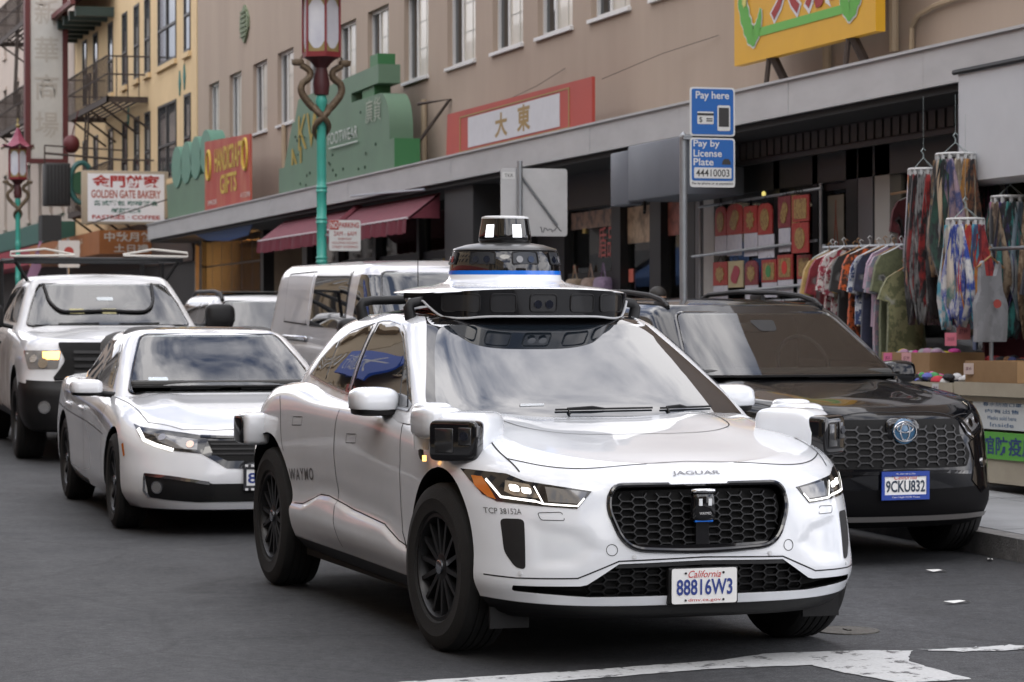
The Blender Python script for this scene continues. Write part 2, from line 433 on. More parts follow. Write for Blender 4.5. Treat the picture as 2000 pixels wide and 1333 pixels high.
def text_skin(name, s, bvh, axis, org, right, up, m, parent, width=None, height=None, off=.003, thick=0, **k):
    """lettering wrapped on a shell: org is the 2-D centre, right / up are 2-D directions"""
    V, F = text_geo(s, 1., **k); lo, hi = V.min(0), V.max(0); V = V - (lo + hi) / 2
    if width: V[:, 0] *= width / (hi[0] - lo[0])
    if height: V[:, 1] *= height / (hi[1] - lo[1])
    W = []
    for v in V:
        p = (org[0] + right[0] * v[0] + up[0] * v[1], org[1] + right[1] * v[0] + up[1] * v[1]); l, n = hit(bvh, p, axis)
        if l is None: l, n = Vector((0, 0, 0)), Vector((0, 0, 1))
        W.append(l + n * off)
    return mesh(name, W, F, m, parent)

# ------------------------------------------------------------------ wheels
def wheel(parent, x, y, r, rim_r, width, spokes, mt, mr, mc, steer=0, name='wheel', sw=.018, twist=0., double=False, mb_disc=None):
    """y > 0 is the car's right; parts: tyre, rim (with spokes), hub cap, brake disc"""
    s = 1 if y > 0 else -1
    e = empty(name, (x, y, r), (0, 0, steer), parent); h = width / 2
    t = MB(); sh = r - .012
    prof = [(rim_r - .004, -h * .8), (rim_r + .012, -h * .98), (rim_r + (r - rim_r) * .45, -h * 1.04), (sh, -h * .88), (r, -h * .66)]
    for g in (-.45, -.15, .15, .45): prof += [(r, h * (g - .04)), (r - .007, h * (g - .035)), (r - .007, h * (g + .035)), (r, h * (g + .04))]
    prof += [(r, h * .66), (sh, h * .88), (r - .028, h * .96), (rim_r + (r - rim_r) * .5, h * 1.04), (rim_r + (r - rim_r) * .47, h * 1.03), (rim_r + .012, h * .98), (rim_r - .004, h * .8)]
    t.lathe(prof, 56, axis='y', caps=False); t.build('tyre', mt, e, True, 28)
    g = MB(); o = s * h
    g.lathe([(rim_r - .005, -h * .8), (rim_r + .004, s * 0 + h * .5), (rim_r + .006, h * .88), (rim_r - .014, h * .9), (rim_r - .024, h * .74), (rim_r - .028, -h * .7)] if s > 0 else
            [(rim_r - .005, h * .8), (rim_r + .004, -h * .5), (rim_r + .006, -h * .88), (rim_r - .014, -h * .9), (rim_r - .024, -h * .74), (rim_r - .028, h * .7)], 48, axis='y', caps=False)
    g.lathe([(.07, s * h * .2), (.07, s * h * .68), (.055, s * h * .74), (.0, s * h * .74)], 20, axis='y', caps=False)
    for i in range(spokes):
        a0 = 2 * math.pi * i / spokes + twist
        for da in ((-.085, .085) if double else (0,)):
            a = a0 + da; c, d = math.cos(a), math.sin(a); q = (-d, c)
            def pt(rr, side, dep): return (c * rr + q[0] * side, s * dep, d * rr + q[1] * side)
            r0, r1 = .055, rim_r - .012
            V = [pt(r0, -sw * 1.15, h * .72), pt(r0, sw * 1.15, h * .72), pt(r1, sw * .8, h * .80), pt(r1, -sw * .8, h * .80),
                 pt(r0, -sw * 1.15, h * .3), pt(r0, sw * 1.15, h * .3), pt(r1, sw * .8, h * .5), pt(r1, -sw * .8, h * .5)]
            g.add(V, [(0, 1, 2, 3), (7, 6, 5, 4), (0, 4, 5, 1), (1, 5, 6, 2), (2, 6, 7, 3), (3, 7, 4, 0)])
    g.build('rim', mr, e, True, 30)
    d = MB(); d.lathe([(.03, s * h * .1), (rim_r * .72, s * h * .1), (rim_r * .72, -s * h * .05), (.03, -s * h * .05)], 32, axis='y')
    d.lathe([(rim_r - .03, -s * h * .2), (0, -s * h * .2)], 24, axis='y')
    d.build('brake_disc', mb_disc or MATS['shadow_black'], e)
    c = MB(); c.lathe([(.033, s * h * .76), (.033, s * h * .84), (.026, s * h * .87), (0, s * h * .87)], 20, axis='y'); c.build('hub_cap', mc, e, True, 30)
    return e
def circle(cx, cz, r, n=40, rz=None): return [(cx + r * math.cos(2 * math.pi * i / n), cz + (rz or r) * math.sin(2 * math.pi * i / n)) for i in range(n)]
def hexes(mb, poly, dx, dz, bar, place, depth=.012, m=0, squash=1.):
    """honeycomb bars inside a polygon: place(a, b) gives the 3-D point"""
    lo, hi = np.min(poly, 0), np.max(poly, 0); seen = set()
    h = dz / 2; nx = int((hi[0] - lo[0]) / dx) + 3; nz = int((hi[1] - lo[1]) / dz) + 3
    for i in range(-1, nx):
        for j in range(-1, nz):
            cx, cz = lo[0] + i * dx, lo[1] + j * dz + (h if i % 2 else 0)
            P = [(cx - dx * .62, cz), (cx - dx * .38, cz + h), (cx + dx * .38, cz + h), (cx + dx * .62, cz), (cx + dx * .38, cz - h), (cx - dx * .38, cz - h)]
            for a, b in zip(P, P[1:] + P[:1]):
                key = tuple(sorted([(round(a[0], 3), round(a[1], 3)), (round(b[0], 3), round(b[1], 3))]))
                if key in seen: continue
                seen.add(key)
                mid = ((a[0] + b[0]) / 2, (a[1] + b[1]) / 2)
                if not pip(mid, poly): continue
                d = Vector((b[0] - a[0], b[1] - a[1])); nn = Vector((-d.y, d.x)).normalized() * bar / 2
                q = [place(a[0] - nn.x, a[1] - nn.y), place(b[0] - nn.x, b[1] - nn.y), place(b[0] + nn.x, b[1] + nn.y), place(a[0] + nn.x, a[1] + nn.y)]
                bk = [(v[0] + depth, v[1], v[2]) for v in q]
                mb.add(q + bk, [(0, 1, 2, 3), (0, 4, 5, 1), (1, 5, 6, 2), (2, 6, 7, 3), (3, 7, 4, 0)], m)

# shared vehicle materials
M_TYRE = mat('tyre_rubber', (.012, .012, .012), .85, var=.25, vscale=9, bump=.15, bscale=120)
M_BLACK = mat('black_plastic', (.006, .006, .0065), .5, spec=.35, var=.25, vscale=20)
M_GREYP = mat('charcoal_plastic', (.011, .0112, .012), .55, spec=.4, var=.2, vscale=18)
M_GLOSS = mat('gloss_black', (.006, .006, .007), .06, coat=.6)
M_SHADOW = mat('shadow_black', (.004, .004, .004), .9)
M_CHROME = mat('chrome', (.62, .63, .65), .16, 1.)
M_BRIGHT = mat('bright_trim', (.5, .52, .55), .25, 1.)
M_WHEELB = mat('satin_black_alloy', (.011, .011, .012), .38, .2)
M_SEAM = mat('shut_line', (.01, .01, .011), .8)
M_GLASS = mat('tinted_glass', (.005, .006, .008), .012, ior=1.9, spec=.5)
M_WSCREEN = mat('windscreen_glass', (.008, .011, .015), .012, ior=2.4, spec=.5)
M_LAMP = mat('lamp_lens', (.20, .20, .20), .05, .2, coat=1., ior=1.6)
M_LAMPDK = mat('lamp_dark', (.015, .015, .016), .08, coat=.5)
M_REFL = mat('lamp_reflector', (.55, .55, .56), .12, 1.)
M_AMBER = mat('amber_lens', (.55, .16, .02), .12, coat=1.)
M_LIT = mat('lit_lamp', (1, 1, 1), .3, emit=(1., .97, .9), estr=12.)
M_DRL = mat('lit_daylight_strip', (1, 1, 1), .3, emit=(1., .96, .88), estr=4.5)
M_LITAMB = mat('lit_amber', (1, .6, .2), .3, emit=(1., .5, .12), estr=9.)
# ------------------------------------------------------------------ white electric SUV with roof sensors (the subject)
M_WHITE = mat('white_paint', (.73, .755, .785), .25, coat=1., var=.03, vscale=3)
def LV(x0, x1, af, nf, ar, nr, y, z, crease=False): return dict(x0=x0, x1=x1, af=af, nf=nf, ar=ar, nr=nr, y=y, z=z, crease=crease)
def jag_shells():
    lv = [
        LV(-.78, 3.66, .80, 3.1, .6, 2.6, K(.83), K((-.8, .21), (0, .21), (3.7, .24))),
        LV(-.84, 3.70, .86, 3.1, .6, 2.6, K(.87), K((-.8, .235), (-.3, .235), (0, .23), (3.7, .27)), True),
        LV(-.872, 3.74, .90, 3.2, .6, 2.6, K((-.9, .92), (0, .93), (.5, .915), (1.5, .90), (2.4, .915), (3, .935), (3.7, .90)), K((-.9, .275), (-.4, .30), (.45, .295), (2.5, .31), (3.7, .36)), True),
        LV(-.893, 3.77, .92, 3.2, .6, 2.6, K((-.9, .95), (0, .957), (.5, .945), (1.5, .94), (2.4, .945), (3, .96), (3.7, .93)), K((-.9, .36), (0, .40), (3.7, .46))),
        LV(-.895, 3.785, .93, 3.1, .6, 2.6, K((-.9, .945), (0, .955), (.5, .93), (1.5, .912), (2.4, .93), (3, .962), (3.7, .93)), K((-.9, .47), (0, .53), (3.7, .58))),
        LV(-.888, 3.785, .93, 3.0, .6, 2.6, K((-.9, .935), (0, .95), (.5, .93), (1.5, .915), (2.3, .932), (3, .965), (3.7, .93)), K((-.9, .58), (0, .66), (3.7, .70))),
        LV(-.872, 3.77, .93, 2.9, .6, 2.6, K((-.9, .925), (0, .94), (.5, .928), (1.5, .922), (2.3, .94), (3, .962), (3.7, .92)), K((-.9, .68), (-.4, .74), (0, .79), (1.5, .80), (3.7, .84))),
        LV(-.845, 3.72, .90, 2.8, .6, 2.6, K((-.9, .90), (0, .905), (.5, .905), (1.5, .915), (2.3, .925), (3, .938), (3.7, .88)), K((-.9, .775), (-.4, .845), (0, .905), (.5, .945), (1.5, .955), (2.6, 1.0), (3.7, .95))),
        LV(-.80, 3.66, .86, 2.6, .6, 2.6, K((-.9, .85), (0, .83), (.5, .855), (1.5, .89), (2.3, .88), (2.9, .885), (3.7, .82)), K((-.9, .835), (-.4, .905), (0, .965), (.5, 1.005), (1.5, 1.025), (2.2, 1.055), (2.8, 1.09), (3.7, 1.03))),
        LV(-.76, 3.60, .82, 2.4, .6, 2.6, K((-.9, .74), (0, .70), (.5, .77), (1.5, .845), (2.3, .80), (2.9, .80), (3.7, .74)), K((-.9, .855), (-.4, .935), (0, 1.0), (.4, 1.035), (1.5, 1.055), (2.2, 1.09), (2.8, 1.125), (3.7, 1.05))),
    ]
    def hood(x, y):                                   # sunken middle of the bonnet between two raised flanks
        a = np.abs(y); g = np.clip((x + .55) / .7, 0, 1) * np.clip((.75 - x) / .2, 0, 1)
        return -.012 * g * np.exp(-(a / .36) ** 4) + .010 * g * np.exp(-((a - .50) / .12) ** 2)
    zc = pch([(.30, .43), (.54, .454), (.83, .508), (1.4, .533), (1.86, .572), (2.01, .568), (2.30, .498), (2.55, .49)])
    pocket = [(.745, .660), (.53, .615), (.45, .52), (.56, .432), (.735, .425)]
    def sculpt(G):
        x, y, z = (G[..., k].copy() for k in range(3)); ss = lambda t: (lambda u: u * u * (3 - 2 * u))(np.clip(t, 0, 1))
        on = ss((x - .30) / .12) * ss((2.62 - x) / .12) * (y > .5) * (z < .75)
        d = zc(x) - z
        G[..., 1] += on * (.013 * ss(d / .03) * ss((z - .30) / .10 + .25) - .007 * np.exp(-((d + .03) / .06) ** 2))
        P = np.stack([y.ravel(), z.ravel()], 1); f_ = (x.ravel() < -.3); sd_ = np.full(len(P), 1.)
        sd_[f_] = sdf(P[f_], pocket)[0]
        G[..., 0] += (.010 * ss(-sd_ / .05)).reshape(x.shape)
        return G
    low = stack(lv, [2, 2, 10, 10, 10, 7, 6, 6, 6], 44, 150, 18, top=K((-.8, .862), (-.6, .905), (-.3, .955), (0, 1.0), (.35, 1.04), (.6, 1.055), (3.7, 1.08)), ntop=22, crown=2.2, topmod=hood, post=sculpt)
    gh = [
        LV(.36, 3.55, .32, 3.3, .7, 3.0, K((.3, .885), (1.5, .87), (2.6, .83), (3.5, .76)), K(1.0)),
        LV(.45, 3.45, .30, 3.4, .7, 3.0, K((.3, .845), (.8, .845), (1.5, .845), (2.6, .80), (3.5, .72)), K((.3, 1.065), (2, 1.08), (3.5, 1.16))),
        LV(.80, 3.30, .25, 3.5, .7, 3.0, K((.7, .76), (1.2, .765), (1.7, .765), (2.6, .735), (3.3, .65)), K((.7, 1.255), (2, 1.27), (3.3, 1.28))),
        LV(1.09, 3.16, .22, 3.4, .7, 2.8, K((1, .68), (1.4, .68), (1.8, .68), (2.6, .66), (3.2, .57)), K((1, 1.405), (1.5, 1.425), (2, 1.43), (2.6, 1.405), (3.2, 1.35))),
        LV(1.17, 3.08, .22, 3.3, .7, 2.7, K((1.1, .63), (1.5, .635), (1.8, .635), (2.6, .605), (3.1, .52)), K((1.1, 1.452), (1.5, 1.478), (2, 1.484), (2.6, 1.455), (3.1, 1.395))),
        LV(1.23, 3.03, .22, 3.0, .7, 2.6, K((1.2, .57), (1.5, .575), (1.8, .575), (2.6, .54), (3, .46)), K((1.2, 1.488), (1.5, 1.505), (2, 1.51), (2.6, 1.48), (3, 1.425))),
    ]
    green = stack(gh, [3, 8, 7, 4, 4], 40, 90, 18, top=K((1.2, 1.505), (1.6, 1.54), (2.0, 1.548), (2.6, 1.505), (3, 1.43)), ntop=10, crown=2.2)
    return Shell(low), Shell(green)
def sym(pts): return [(-a, b) for a, b in pts][::-1]
def blob(mb, c, r, e1=.5, e2=.5, nu=20, nv=12, m=0, mod=None, T=None):
    """superellipsoid; mod(x, y, z) in -1..1 space reshapes it"""
    pw = lambda v, e: math.copysign(abs(v) ** e, v)
    V = []; F = []
    for j in range(nv + 1):
        v = -math.pi / 2 + math.pi * j / nv
        for i in range(nu):
            u = 2 * math.pi * i / nu; q = (pw(math.cos(v), e1) * pw(math.cos(u), e2), pw(math.cos(v), e1) * pw(math.sin(u), e2), pw(math.sin(v), e1))
            if mod: q = mod(*q)
            p = Vector((c[0] + r[0] * q[0], c[1] + r[1] * q[1], c[2] + r[2] * q[2])); V.append(T @ p if T is not None else p)
    for j in range(nv):
        for i in range(nu): F.append((j * nu + i, j * nu + (i + 1) % nu, (j + 1) * nu + (i + 1) % nu, (j + 1) * nu + i))
    mb.add(V, F, m)
def arch(cx, cz, rx, rz, z0=.05, n=36):
    return [(cx + rx - .035, z0)] + [(cx + rx * math.cos(t), cz + rz * math.sin(t)) for t in np.linspace(0, math.pi, n)] + [(cx - rx, z0)]
def plate(parent, M, word, top, bottom, w=.305, h=.152, col=(.8, .8, .78), ink=srgb(40, 60, 130), frame_col=None, ftop=None, fbot=None, name='licence_plate'):
    """number plate with lettering; M maps (right, up, out)"""
    T = lambda p: tuple(M @ Vector(p))
    mb = MB(); pl = rpoly([(-w / 2, -h / 2), (w / 2, -h / 2), (w / 2, h / 2), (-w / 2, h / 2)], .012)
    n = len(pl); V = [T((a, b, 0)) for a, b in pl] + [T((a, b, .004)) for a, b in pl]
    mb.add(V, [tuple(range(n, 2 * n))] + [(i, (i + 1) % n, n + (i + 1) % n, n + i) for i in range(n)])
    o = mb.build(name, flat(col, .35, 'plate'), parent)
    k = h / .152
    Mo = M @ Matrix.Translation((0, -.004 * k, .0065))
    text_on('registration', word, Mo, .07, flat(ink, .5), o, width=w * .86, height=h * .46, bold=.02)
    if top: text_on('state_name', top, M @ Matrix.Translation((0, h * .34, .006)), .03, flat(srgb(190, 40, 40), .5), o, width=w * .5, height=h * .2, shear=.35)
    if bottom: text_on('web_address', bottom, M @ Matrix.Translation((0, -h * .405, .006)), .02, flat(srgb(190, 40, 40), .5), o, width=w * .5, height=h * .11)
    b = MB()
    for sx in (-.29, .29):
        for sy in (.37, -.4):
            c = M @ Vector((sx * w, sy * h, .005)); d = M.to_3x3() @ Vector((0, 0, 1)); b.cyl(c, c + d * .003, .005, n=8)
    b.build('bolt', M_BLACK, o)
    if frame_col:
        g = MB(); a, c = w / 2 + .008, h / 2 + .008
        for (x0, x1, y0, y1) in ((-a, a, h / 2 - .022, c), (-a, a, -c, -h / 2 + .022), (-a, -w / 2 + .012, -h / 2 + .022, h / 2 - .022), (w / 2 - .012, a, -h / 2 + .022, h / 2 - .022)):
            V = [T((x, y, z)) for z in (.0, .008) for y in (y0, y1) for x in (x0, x1)]
            g.add(V, [(0, 2, 3, 1), (4, 5, 7, 6), (0, 1, 5, 4), (2, 6, 7, 3), (0, 4, 6, 2), (1, 3, 7, 5)])
        g.build('plate_frame', flat(frame_col, .35), o)
        if ftop: text_on('frame_lettering', ftop, M @ Matrix.Translation((0, h / 2 - .007, .0095)), .02, flat((.75, .75, .8), .5), o, width=w * .42, height=.011)
        if fbot: text_on('frame_lettering', fbot, M @ Matrix.Translation((0, -h / 2 + .007, .0095)), .02, flat((.75, .75, .8), .5), o, width=w * .62, height=.012)
    return o
M_SENSOR = mat('sensor_window', (.022, .022, .023), .12, coat=.5)
M_LENS = mat('camera_lens', (.01, .012, .02), .04, coat=1., ior=1.9)
M_BLUE = mat('blue_band', srgb(20, 105, 205), .25, coat=.6)
M_SILV = mat('satin_graphite', (.10, .10, .10), .3, .6)
M_DARKTXT = mat('grey_lettering', (.10, .10, .10), .5)
def build_jag():
    car = empty('robotaxi', (0, 0, 0), (0, -PITCH, .0397))
    tag(car, 'white electric robotaxi with black roof sensor dome, nearest car in the street', 'car', 'vehicles in the street')
    low, green = jag_shells()
    fr = lambda V: V[:, 0] < -.05
    low.fm[:] = 0
    nc = low.F[0][3] - low.F[0][0]; cols = 44 + 150 + 18 - 1
    low.fm[:4 * cols] = 1                                                     # black lower valance and sill
    low.cut(arch(-.05, .40, .425, .437), 'y', lambda V: (V[:, 1] > .3) & (V[:, 2] < .93) & (V[:, 0] < .8), depth=.30)
    low.cut(arch(2.955, .40, .455, .445), 'y', lambda V: (V[:, 1] > .3) & (V[:, 2] < .93) & (V[:, 0] > 2.2), depth=.30)
    gr = rpoly([(-.428, .70, .2), (-.40, .795, .07), (.40, .795, .07), (.428, .70, .2), (.36, .522, .12), (.0, .503, .5), (-.36, .522, .12)], .06, 7)
    low.cut(gr, 'x', fr, depth=.05)
    lg = [(-.80, .362), (-.80, .338), (-.515, .318), (-.28, .318), (0, .318), (.28, .318), (.515, .318), (.80, .338), (.80, .362), (.53, .366), (.385, .46), (0, .468), (-.385, .46), (-.53, .366)]
    low.cut(lg, 'x', fr, depth=.05)
    body = low.build('body', [M_WHITE, M_BLACK], car)
    bv, gv = low.bvh, green.bvh
    gc = green.V[green.F].mean(1); green.fm[(np.abs(gc[:, 1]) < .55) & (gc[:, 2] > 1.462) & (gc[:, 0] > 1.1)] = 1
    roof = green.build('roof', [M_WHITE, M_GLOSS], car)
    patch('panoramic_roof', gv, rpoly([(1.25, -.50), (2.75, -.46), (2.75, .46), (1.25, .50)], .08), 'z', M_GLOSS, roof, .004, .06)
    # windscreen, its black band and wipers
    wsp = rpoly([(-.80, 1.02, .02), (.80, 1.02, .02), (.775, 1.12, .02), (.66, 1.33, .05), (.58, 1.47, .04), (.555, 1.503, .02), (-.555, 1.503, .02), (-.58, 1.47, .04), (-.66, 1.33, .05), (-.775, 1.12, .02)])
    patch('windscreen_seal', gv, wsp, 'x', M_GLOSS, roof, .002, .05)
    ws = patch('windscreen', gv, rpoly([(-.765, 1.03, .08), (.765, 1.03, .08), (.735, 1.12, .02), (.625, 1.33, .05), (.535, 1.455, .06), (-.535, 1.455, .06), (-.625, 1.33, .05), (-.735, 1.12, .02)]), 'x', M_WSCREEN, roof, .0045, .04)
    for y0, y1, zz in ((.20, -.30, 1.056), (-.34, -.62, 1.058)):
        wp = MB(); P = []
        for t in np.linspace(0, 1, 9):
            l, n = hit(gv, (y0 + (y1 - y0) * t, zz + .004 * t), 'x'); P.append(l + n * .012)
        wp.tube(P, .005, 6); wp.tube([P[1] + Vector((-.03, 0, -.02)), P[1] + Vector((0, 0, .004)), P[3] + Vector((0, 0, .010)), P[4]], .006, 6); wp.build('wiper', M_BLACK, ws)
    st = MB(); l, n = hit(gv, (.30, 1.085), 'x'); st.box(l.x - .01, l.x, .24, .36, 1.078, 1.094); st.build('toll_tag', flat((.75, .78, .8)), ws)
    # side glass
    dlo = [(2.75, 1.165), (2.3, 1.128), (1.70, 1.092), (1.2, 1.072), (.68, 1.058), (.68, 1.085), (.80, 1.158), (.94, 1.243), (1.11, 1.333), (1.275, 1.412), (1.42, 1.457), (1.65, 1.474), (1.78, 1.472), (1.92, 1.456), (2.28, 1.408), (2.5, 1.335), (2.65, 1.255)]
    cen = (1.6, 1.25)
    gl = lambda k: [(cen[0] + (x - cen[0]) * k[0], cen[1] + (z - cen[1]) * k[1]) for x, z in dlo]
    for ax, sd_ in (('y', 1), ('-y', -1)):
        tr = patch('window_surround', gv, dlo, ax, M_GLOSS, roof, .003, .06)
        panes = [('rear_quarter_glass', [(2.66, 1.178), (2.36, 1.152), (2.40, 1.36), (2.52, 1.305), (2.62, 1.235)]),
                 ('rear_door_glass', [(2.31, 1.148), (1.80, 1.115), (1.885, 1.445), (2.29, 1.39), (2.335, 1.375)]),
                 ('front_door_glass', [(1.705, 1.108), (.86, 1.078), (1.065, 1.288), (1.13, 1.324), (1.29, 1.398), (1.44, 1.442), (1.66, 1.456), (1.79, 1.455)]),
                 ('front_quarter_glass', [(.84, 1.077), (.72, 1.074), (.82, 1.148), (.955, 1.232), (1.03, 1.276)])]
        for nm, pp in panes: patch(nm, gv, rpoly(pp, .012, 2), ax, M_GLASS, tr, .0055, .05, .003)
        mb = MB(); lo_ = [p for p in dlo[:5]]
        seam(mb, gv, lo_, ax, .012, .0075)
        seam(mb, gv, [(2.76, 1.17)] + dlo[:9:-1] + dlo[9:5:-1], ax, .010, .0075)
        seam(mb, gv, [(1.745, 1.10), (1.80, 1.28), (1.845, 1.462)], ax, .03, .0072); mb.build('chrome_trim', M_BRIGHT, tr, True)
    # shut lines
    mb = MB()
    for ax in ('y', '-y'):
        seam(mb, bv, [(1.72, 1.05), (1.716, .98), (1.735, .812), (1.70, .53), (1.60, .405), (1.58, .33)], ax)
        seam(mb, bv, [(.68, 1.0), (.632, .96), (.572, .828), (.542, .589), (.52, .50), (.40, .43)], ax)
        seam(mb, bv, spl([(2.86, 1.05), (2.758, .979), (2.68, .82), (2.64, .76)], 6), ax)
        seam(mb, bv, [(2.46, .49), (2.306, .498), (2.01, .567), (1.863, .570), (1.40, .533), (.826, .508), (.543, .454), (.40, .44)], ax, .006)
        for hx, hz in ((2.50, .905), (1.52, .862)):
            seam(mb, bv, [(hx, hz), (hx - .17, hz + .008), (hx - .175, hz + .052), (hx - .005, hz + .045), (hx, hz)], ax, .004)
    for s in (1, -1):
        seam(mb, bv, [(s * .72, .99)[::-1][::-1]] and [(s * a, b) for a, b in spl([(.753, .895), (.623, .868), (.48, .862), (.25, .877), (0.0, .884)], 6)], 'x', .006)
        seam(mb, bv, [(s * a, b) for a, b in [(.885, .40), (.79, .395), (.56, .40), (.385, .472), (0, .482)]], 'x', .006)
        P = spl([(.5, s * .77), (.3, s * .755), (0, s * .722), (-.31, s * .752), (-.44, s * .752), (-.58, s * .735)], 6); seam(mb, bv, P, 'z', .007)
        seam(mb, bv, spl([(.46, s * .56), (.2, s * .55), (0, s * .51), (-.085, s * .44), (-.118, s * .34), (-.123, s * .2), (-.122, 0)], 6), 'z', .006)
        seam(mb, bv, [(s * a, b) for a, b in circle(.415, .52, .024, 20)] + [(s * .439, .52)], 'x', .003)
        seam(mb, bv, [(s * a, b) for a, b in rpoly([(.60, .645), (.69, .645), (.70, .675), (.61, .68)], .01)] , 'x', .003)
    mb.build('shut_line', M_SEAM, body)
    for s in (1, -1):
        for y, z in ((.318, .489), (.775, .415)):
            l, n = hit(bv, (s * y, z), 'x'); c = MB(); c.cyl(l - n * .004, l + n * .003, .011, n=12); c.cyl(l, l + n * .005, .007, n=12); c.build('parking_sensor', flat((.6, .61, .62), .4), body, True)
        du = patch('air_duct', bv, rpoly([(s * .826, .645), (s * .748, .647), (s * .755, .432), (s * .79, .44), (s * .822, .505)], .02), 'x', M_GREYP, body, .002, .03, .0)
    # upper grille: rim, honeycomb, badge and shield
    g = MB(); gp = [(a * .985, .65 + (b - .65) * .98) for a, b in gr]
    pl = lambda d: (lambda a, b: (lambda l: (l.x + d, a, b))((hit(bv, (a, b), 'x')[0])))
    hexes(g, [(a * .95, .640 + (b - .65) * .80) for a, b in gr], .056, .033, .0048, pl(.026), .02)
    gri = g.build('grille', M_GREYP, car)
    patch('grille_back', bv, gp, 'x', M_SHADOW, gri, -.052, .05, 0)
    rim = MB(); P = [Vector(pl(-.001 if b < .76 else -.008)(a * .99, .65 + (b - .65) * .99)) for a, b in gr]; rim.tube(P, .012, 8, closed=True); rim.build('grille_surround', M_GLOSS, gri, True)
    lowr = patch('grille_chin', bv, rpoly([(-.37, .545, .05), (-.34, .514, .05), (0, .507, .3), (.34, .514, .05), (.37, .545, .05), (.2, .538, .1), (0, .536, .3), (-.2, .538, .1)], .03), 'x', M_GLOSS, gri, -.004, .03, .03)
    bd = MB(); x0 = -.88
    blob(bd, (x0, 0, .70), (.03, .055, .062), .35, .6, 20, 10, mod=lambda x, y, z: (x, y * (1 - .08 * z), z)); bd.box(x0, x0 + .05, -.03, .03, .53, .64)
    bdo = bd.build('grille_badge', M_GLOSS, gri, True)
    cp = MB(); blob(cp, (x0 - .004, 0, .768), (.032, .058, .010), .6, .7, 20, 8); cp.build('badge_cap', M_CHROME, bdo, True)
    for sy in (-.022, .022):
        e = MB(); e.box(x0 - .0335, x0 - .0305, sy - .008, sy + .008, .705, .735); e.build('badge_eye', flat((.75, .78, .8), .4), bdo)
    text_on('badge_lettering', 'WAYMO', frame((x0 - .0325, 0, .672), (0, -1, 0), (0, 0, 1)), .02, flat((.7, .7, .7)), bdo, width=.055, height=.012)
    e = MB(); e.box(x0 - .02, x0, -.042, .042, .634, .642); e.build('badge_band', M_BLUE, bdo)
    g = MB(); hexes(g, [(a * .99, .39 + (b - .39) * .95) for a, b in lg if abs(a) < .54], .062, .034, .006, pl(.028), .02)
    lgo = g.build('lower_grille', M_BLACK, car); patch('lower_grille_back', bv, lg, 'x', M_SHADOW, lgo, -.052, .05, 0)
    t = MB(); seam(t, bv, [(-.40, .452), (0, .460), (.40, .452)], 'x', .022, -.004); t.build('lower_grille_trim', M_GREYP, lgo)
    # plate
    mount = MB(); mount.rbox(-.897, -.86, -.165, .165, .275, .44, .01); mount.build('plate_mount', M_BLACK, car)
    plate(car, frame((-.902, 0, .358), (0, -1, 0), (0, 0, 1)), '88816W3', 'California', 'dmv.ca.gov')
    # headlamps
    hp = [(.899, .842), (.868, .841), (.780, .833), (.728, .806), (.482, .768), (.548, .695), (.69, .704), (.828, .717), (.865, .742), (.889, .80)]
    for s in (1, -1):
        S_ = lambda pts: [(s * a, b) for a, b in pts]
        hl = patch('headlamp', bv, S_(hp), 'x', M_LAMPDK, car, .004, .03, .01)
        patch('lamp_reflector', bv, S_([(.79, .806), (.715, .792), (.685, .735), (.77, .742), (.80, .76)]), 'x', M_REFL, hl, .0055, .02, 0)
        for q in ([(.782, .790), (.752, .786), (.750, .760), (.780, .763)], [(.744, .780), (.712, .776), (.712, .752), (.742, .756)]):
            patch('lamp_projector', bv, S_(rpoly(q, .008, 3)), 'x', M_LIT, hl, .007, .02, 0)
        d = MB()
        seam(d, bv, S_([(.846, .806), (.812, .735), (.70, .722), (.66, .79)][:3]), 'x', .010, .008)
        seam(d, bv, S_([(.70, .722), (.672, .712), (.545, .705), (.515, .738)]), 'x', .007, .008)
        seam(d, bv, S_([(.698, .784), (.674, .715)]), 'x', .006, .008)
        d.build('daylight_strip', M_DRL, hl)
        patch('indicator_lens', bv, S_([(.881, .818), (.855, .816), (.828, .724), (.852, .733), (.88, .776)]), 'x', M_AMBER, hl, .0055, .02, 0)
        patch('lamp_lens', bv, S_([(.66, .785), (.50, .764), (.53, .715), (.655, .722)]), 'x', M_LAMP, hl, .0055, .03, 0)
    text_skin('operator_number', 'TCP 38152A', bv, 'x', (.812, .676), (-1, .02), (0, 1), M_DARKTXT, body, width=.115, height=.024)
    text_skin('maker_name', 'JAGUAR', bv, 'x', (.0, .838), (-1, 0), (0, 1), mat('dark_chrome', (.22, .22, .23), .3, 1.), body, width=.225, height=.020, bold=.01, off=.004)
    text_skin('side_lettering', 'WAYMO', bv, 'y', (2.34, .652), (-1, .07), (.0, 1), M_DARKTXT, body, width=.43, height=.066, bold=.012, spacing=1.25)
    text_skin('side_lettering', 'WAYMO', bv, '-y', (2.34, .652), (1, -.07), (.0, 1), M_DARKTXT, body, width=.43, height=.066, bold=.012, spacing=1.25)
    for s in (1, -1):
        rf = patch('tail_lamp', bv, [(3.50, .86), (3.62, .86), (3.60, .93), (3.50, .93)], 'y' if s > 0 else '-y', mat('red_lens', (.35, .01, .01), .15, coat=1.), car, .004, .04)
    # wheels
    for x, y, st_ in ((0, .822, R(5)), (0, -.822, R(5)), (2.99, .832, 0), (2.99, -.832, 0)):
        wheel(car, x, y, .381, .241, .235, 14, M_TYRE, M_WHEELB, M_BRIGHT, steer=st_, sw=.011, twist=.12)
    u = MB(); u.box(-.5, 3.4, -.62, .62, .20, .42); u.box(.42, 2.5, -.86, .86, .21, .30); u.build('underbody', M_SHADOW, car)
    for s in (1, -1): fl = MB(); fl.box(-.50, -.48, s * .75 - .09, s * .75 + .09, .155, .25); fl.build('wheel_deflector', M_BLACK, car)
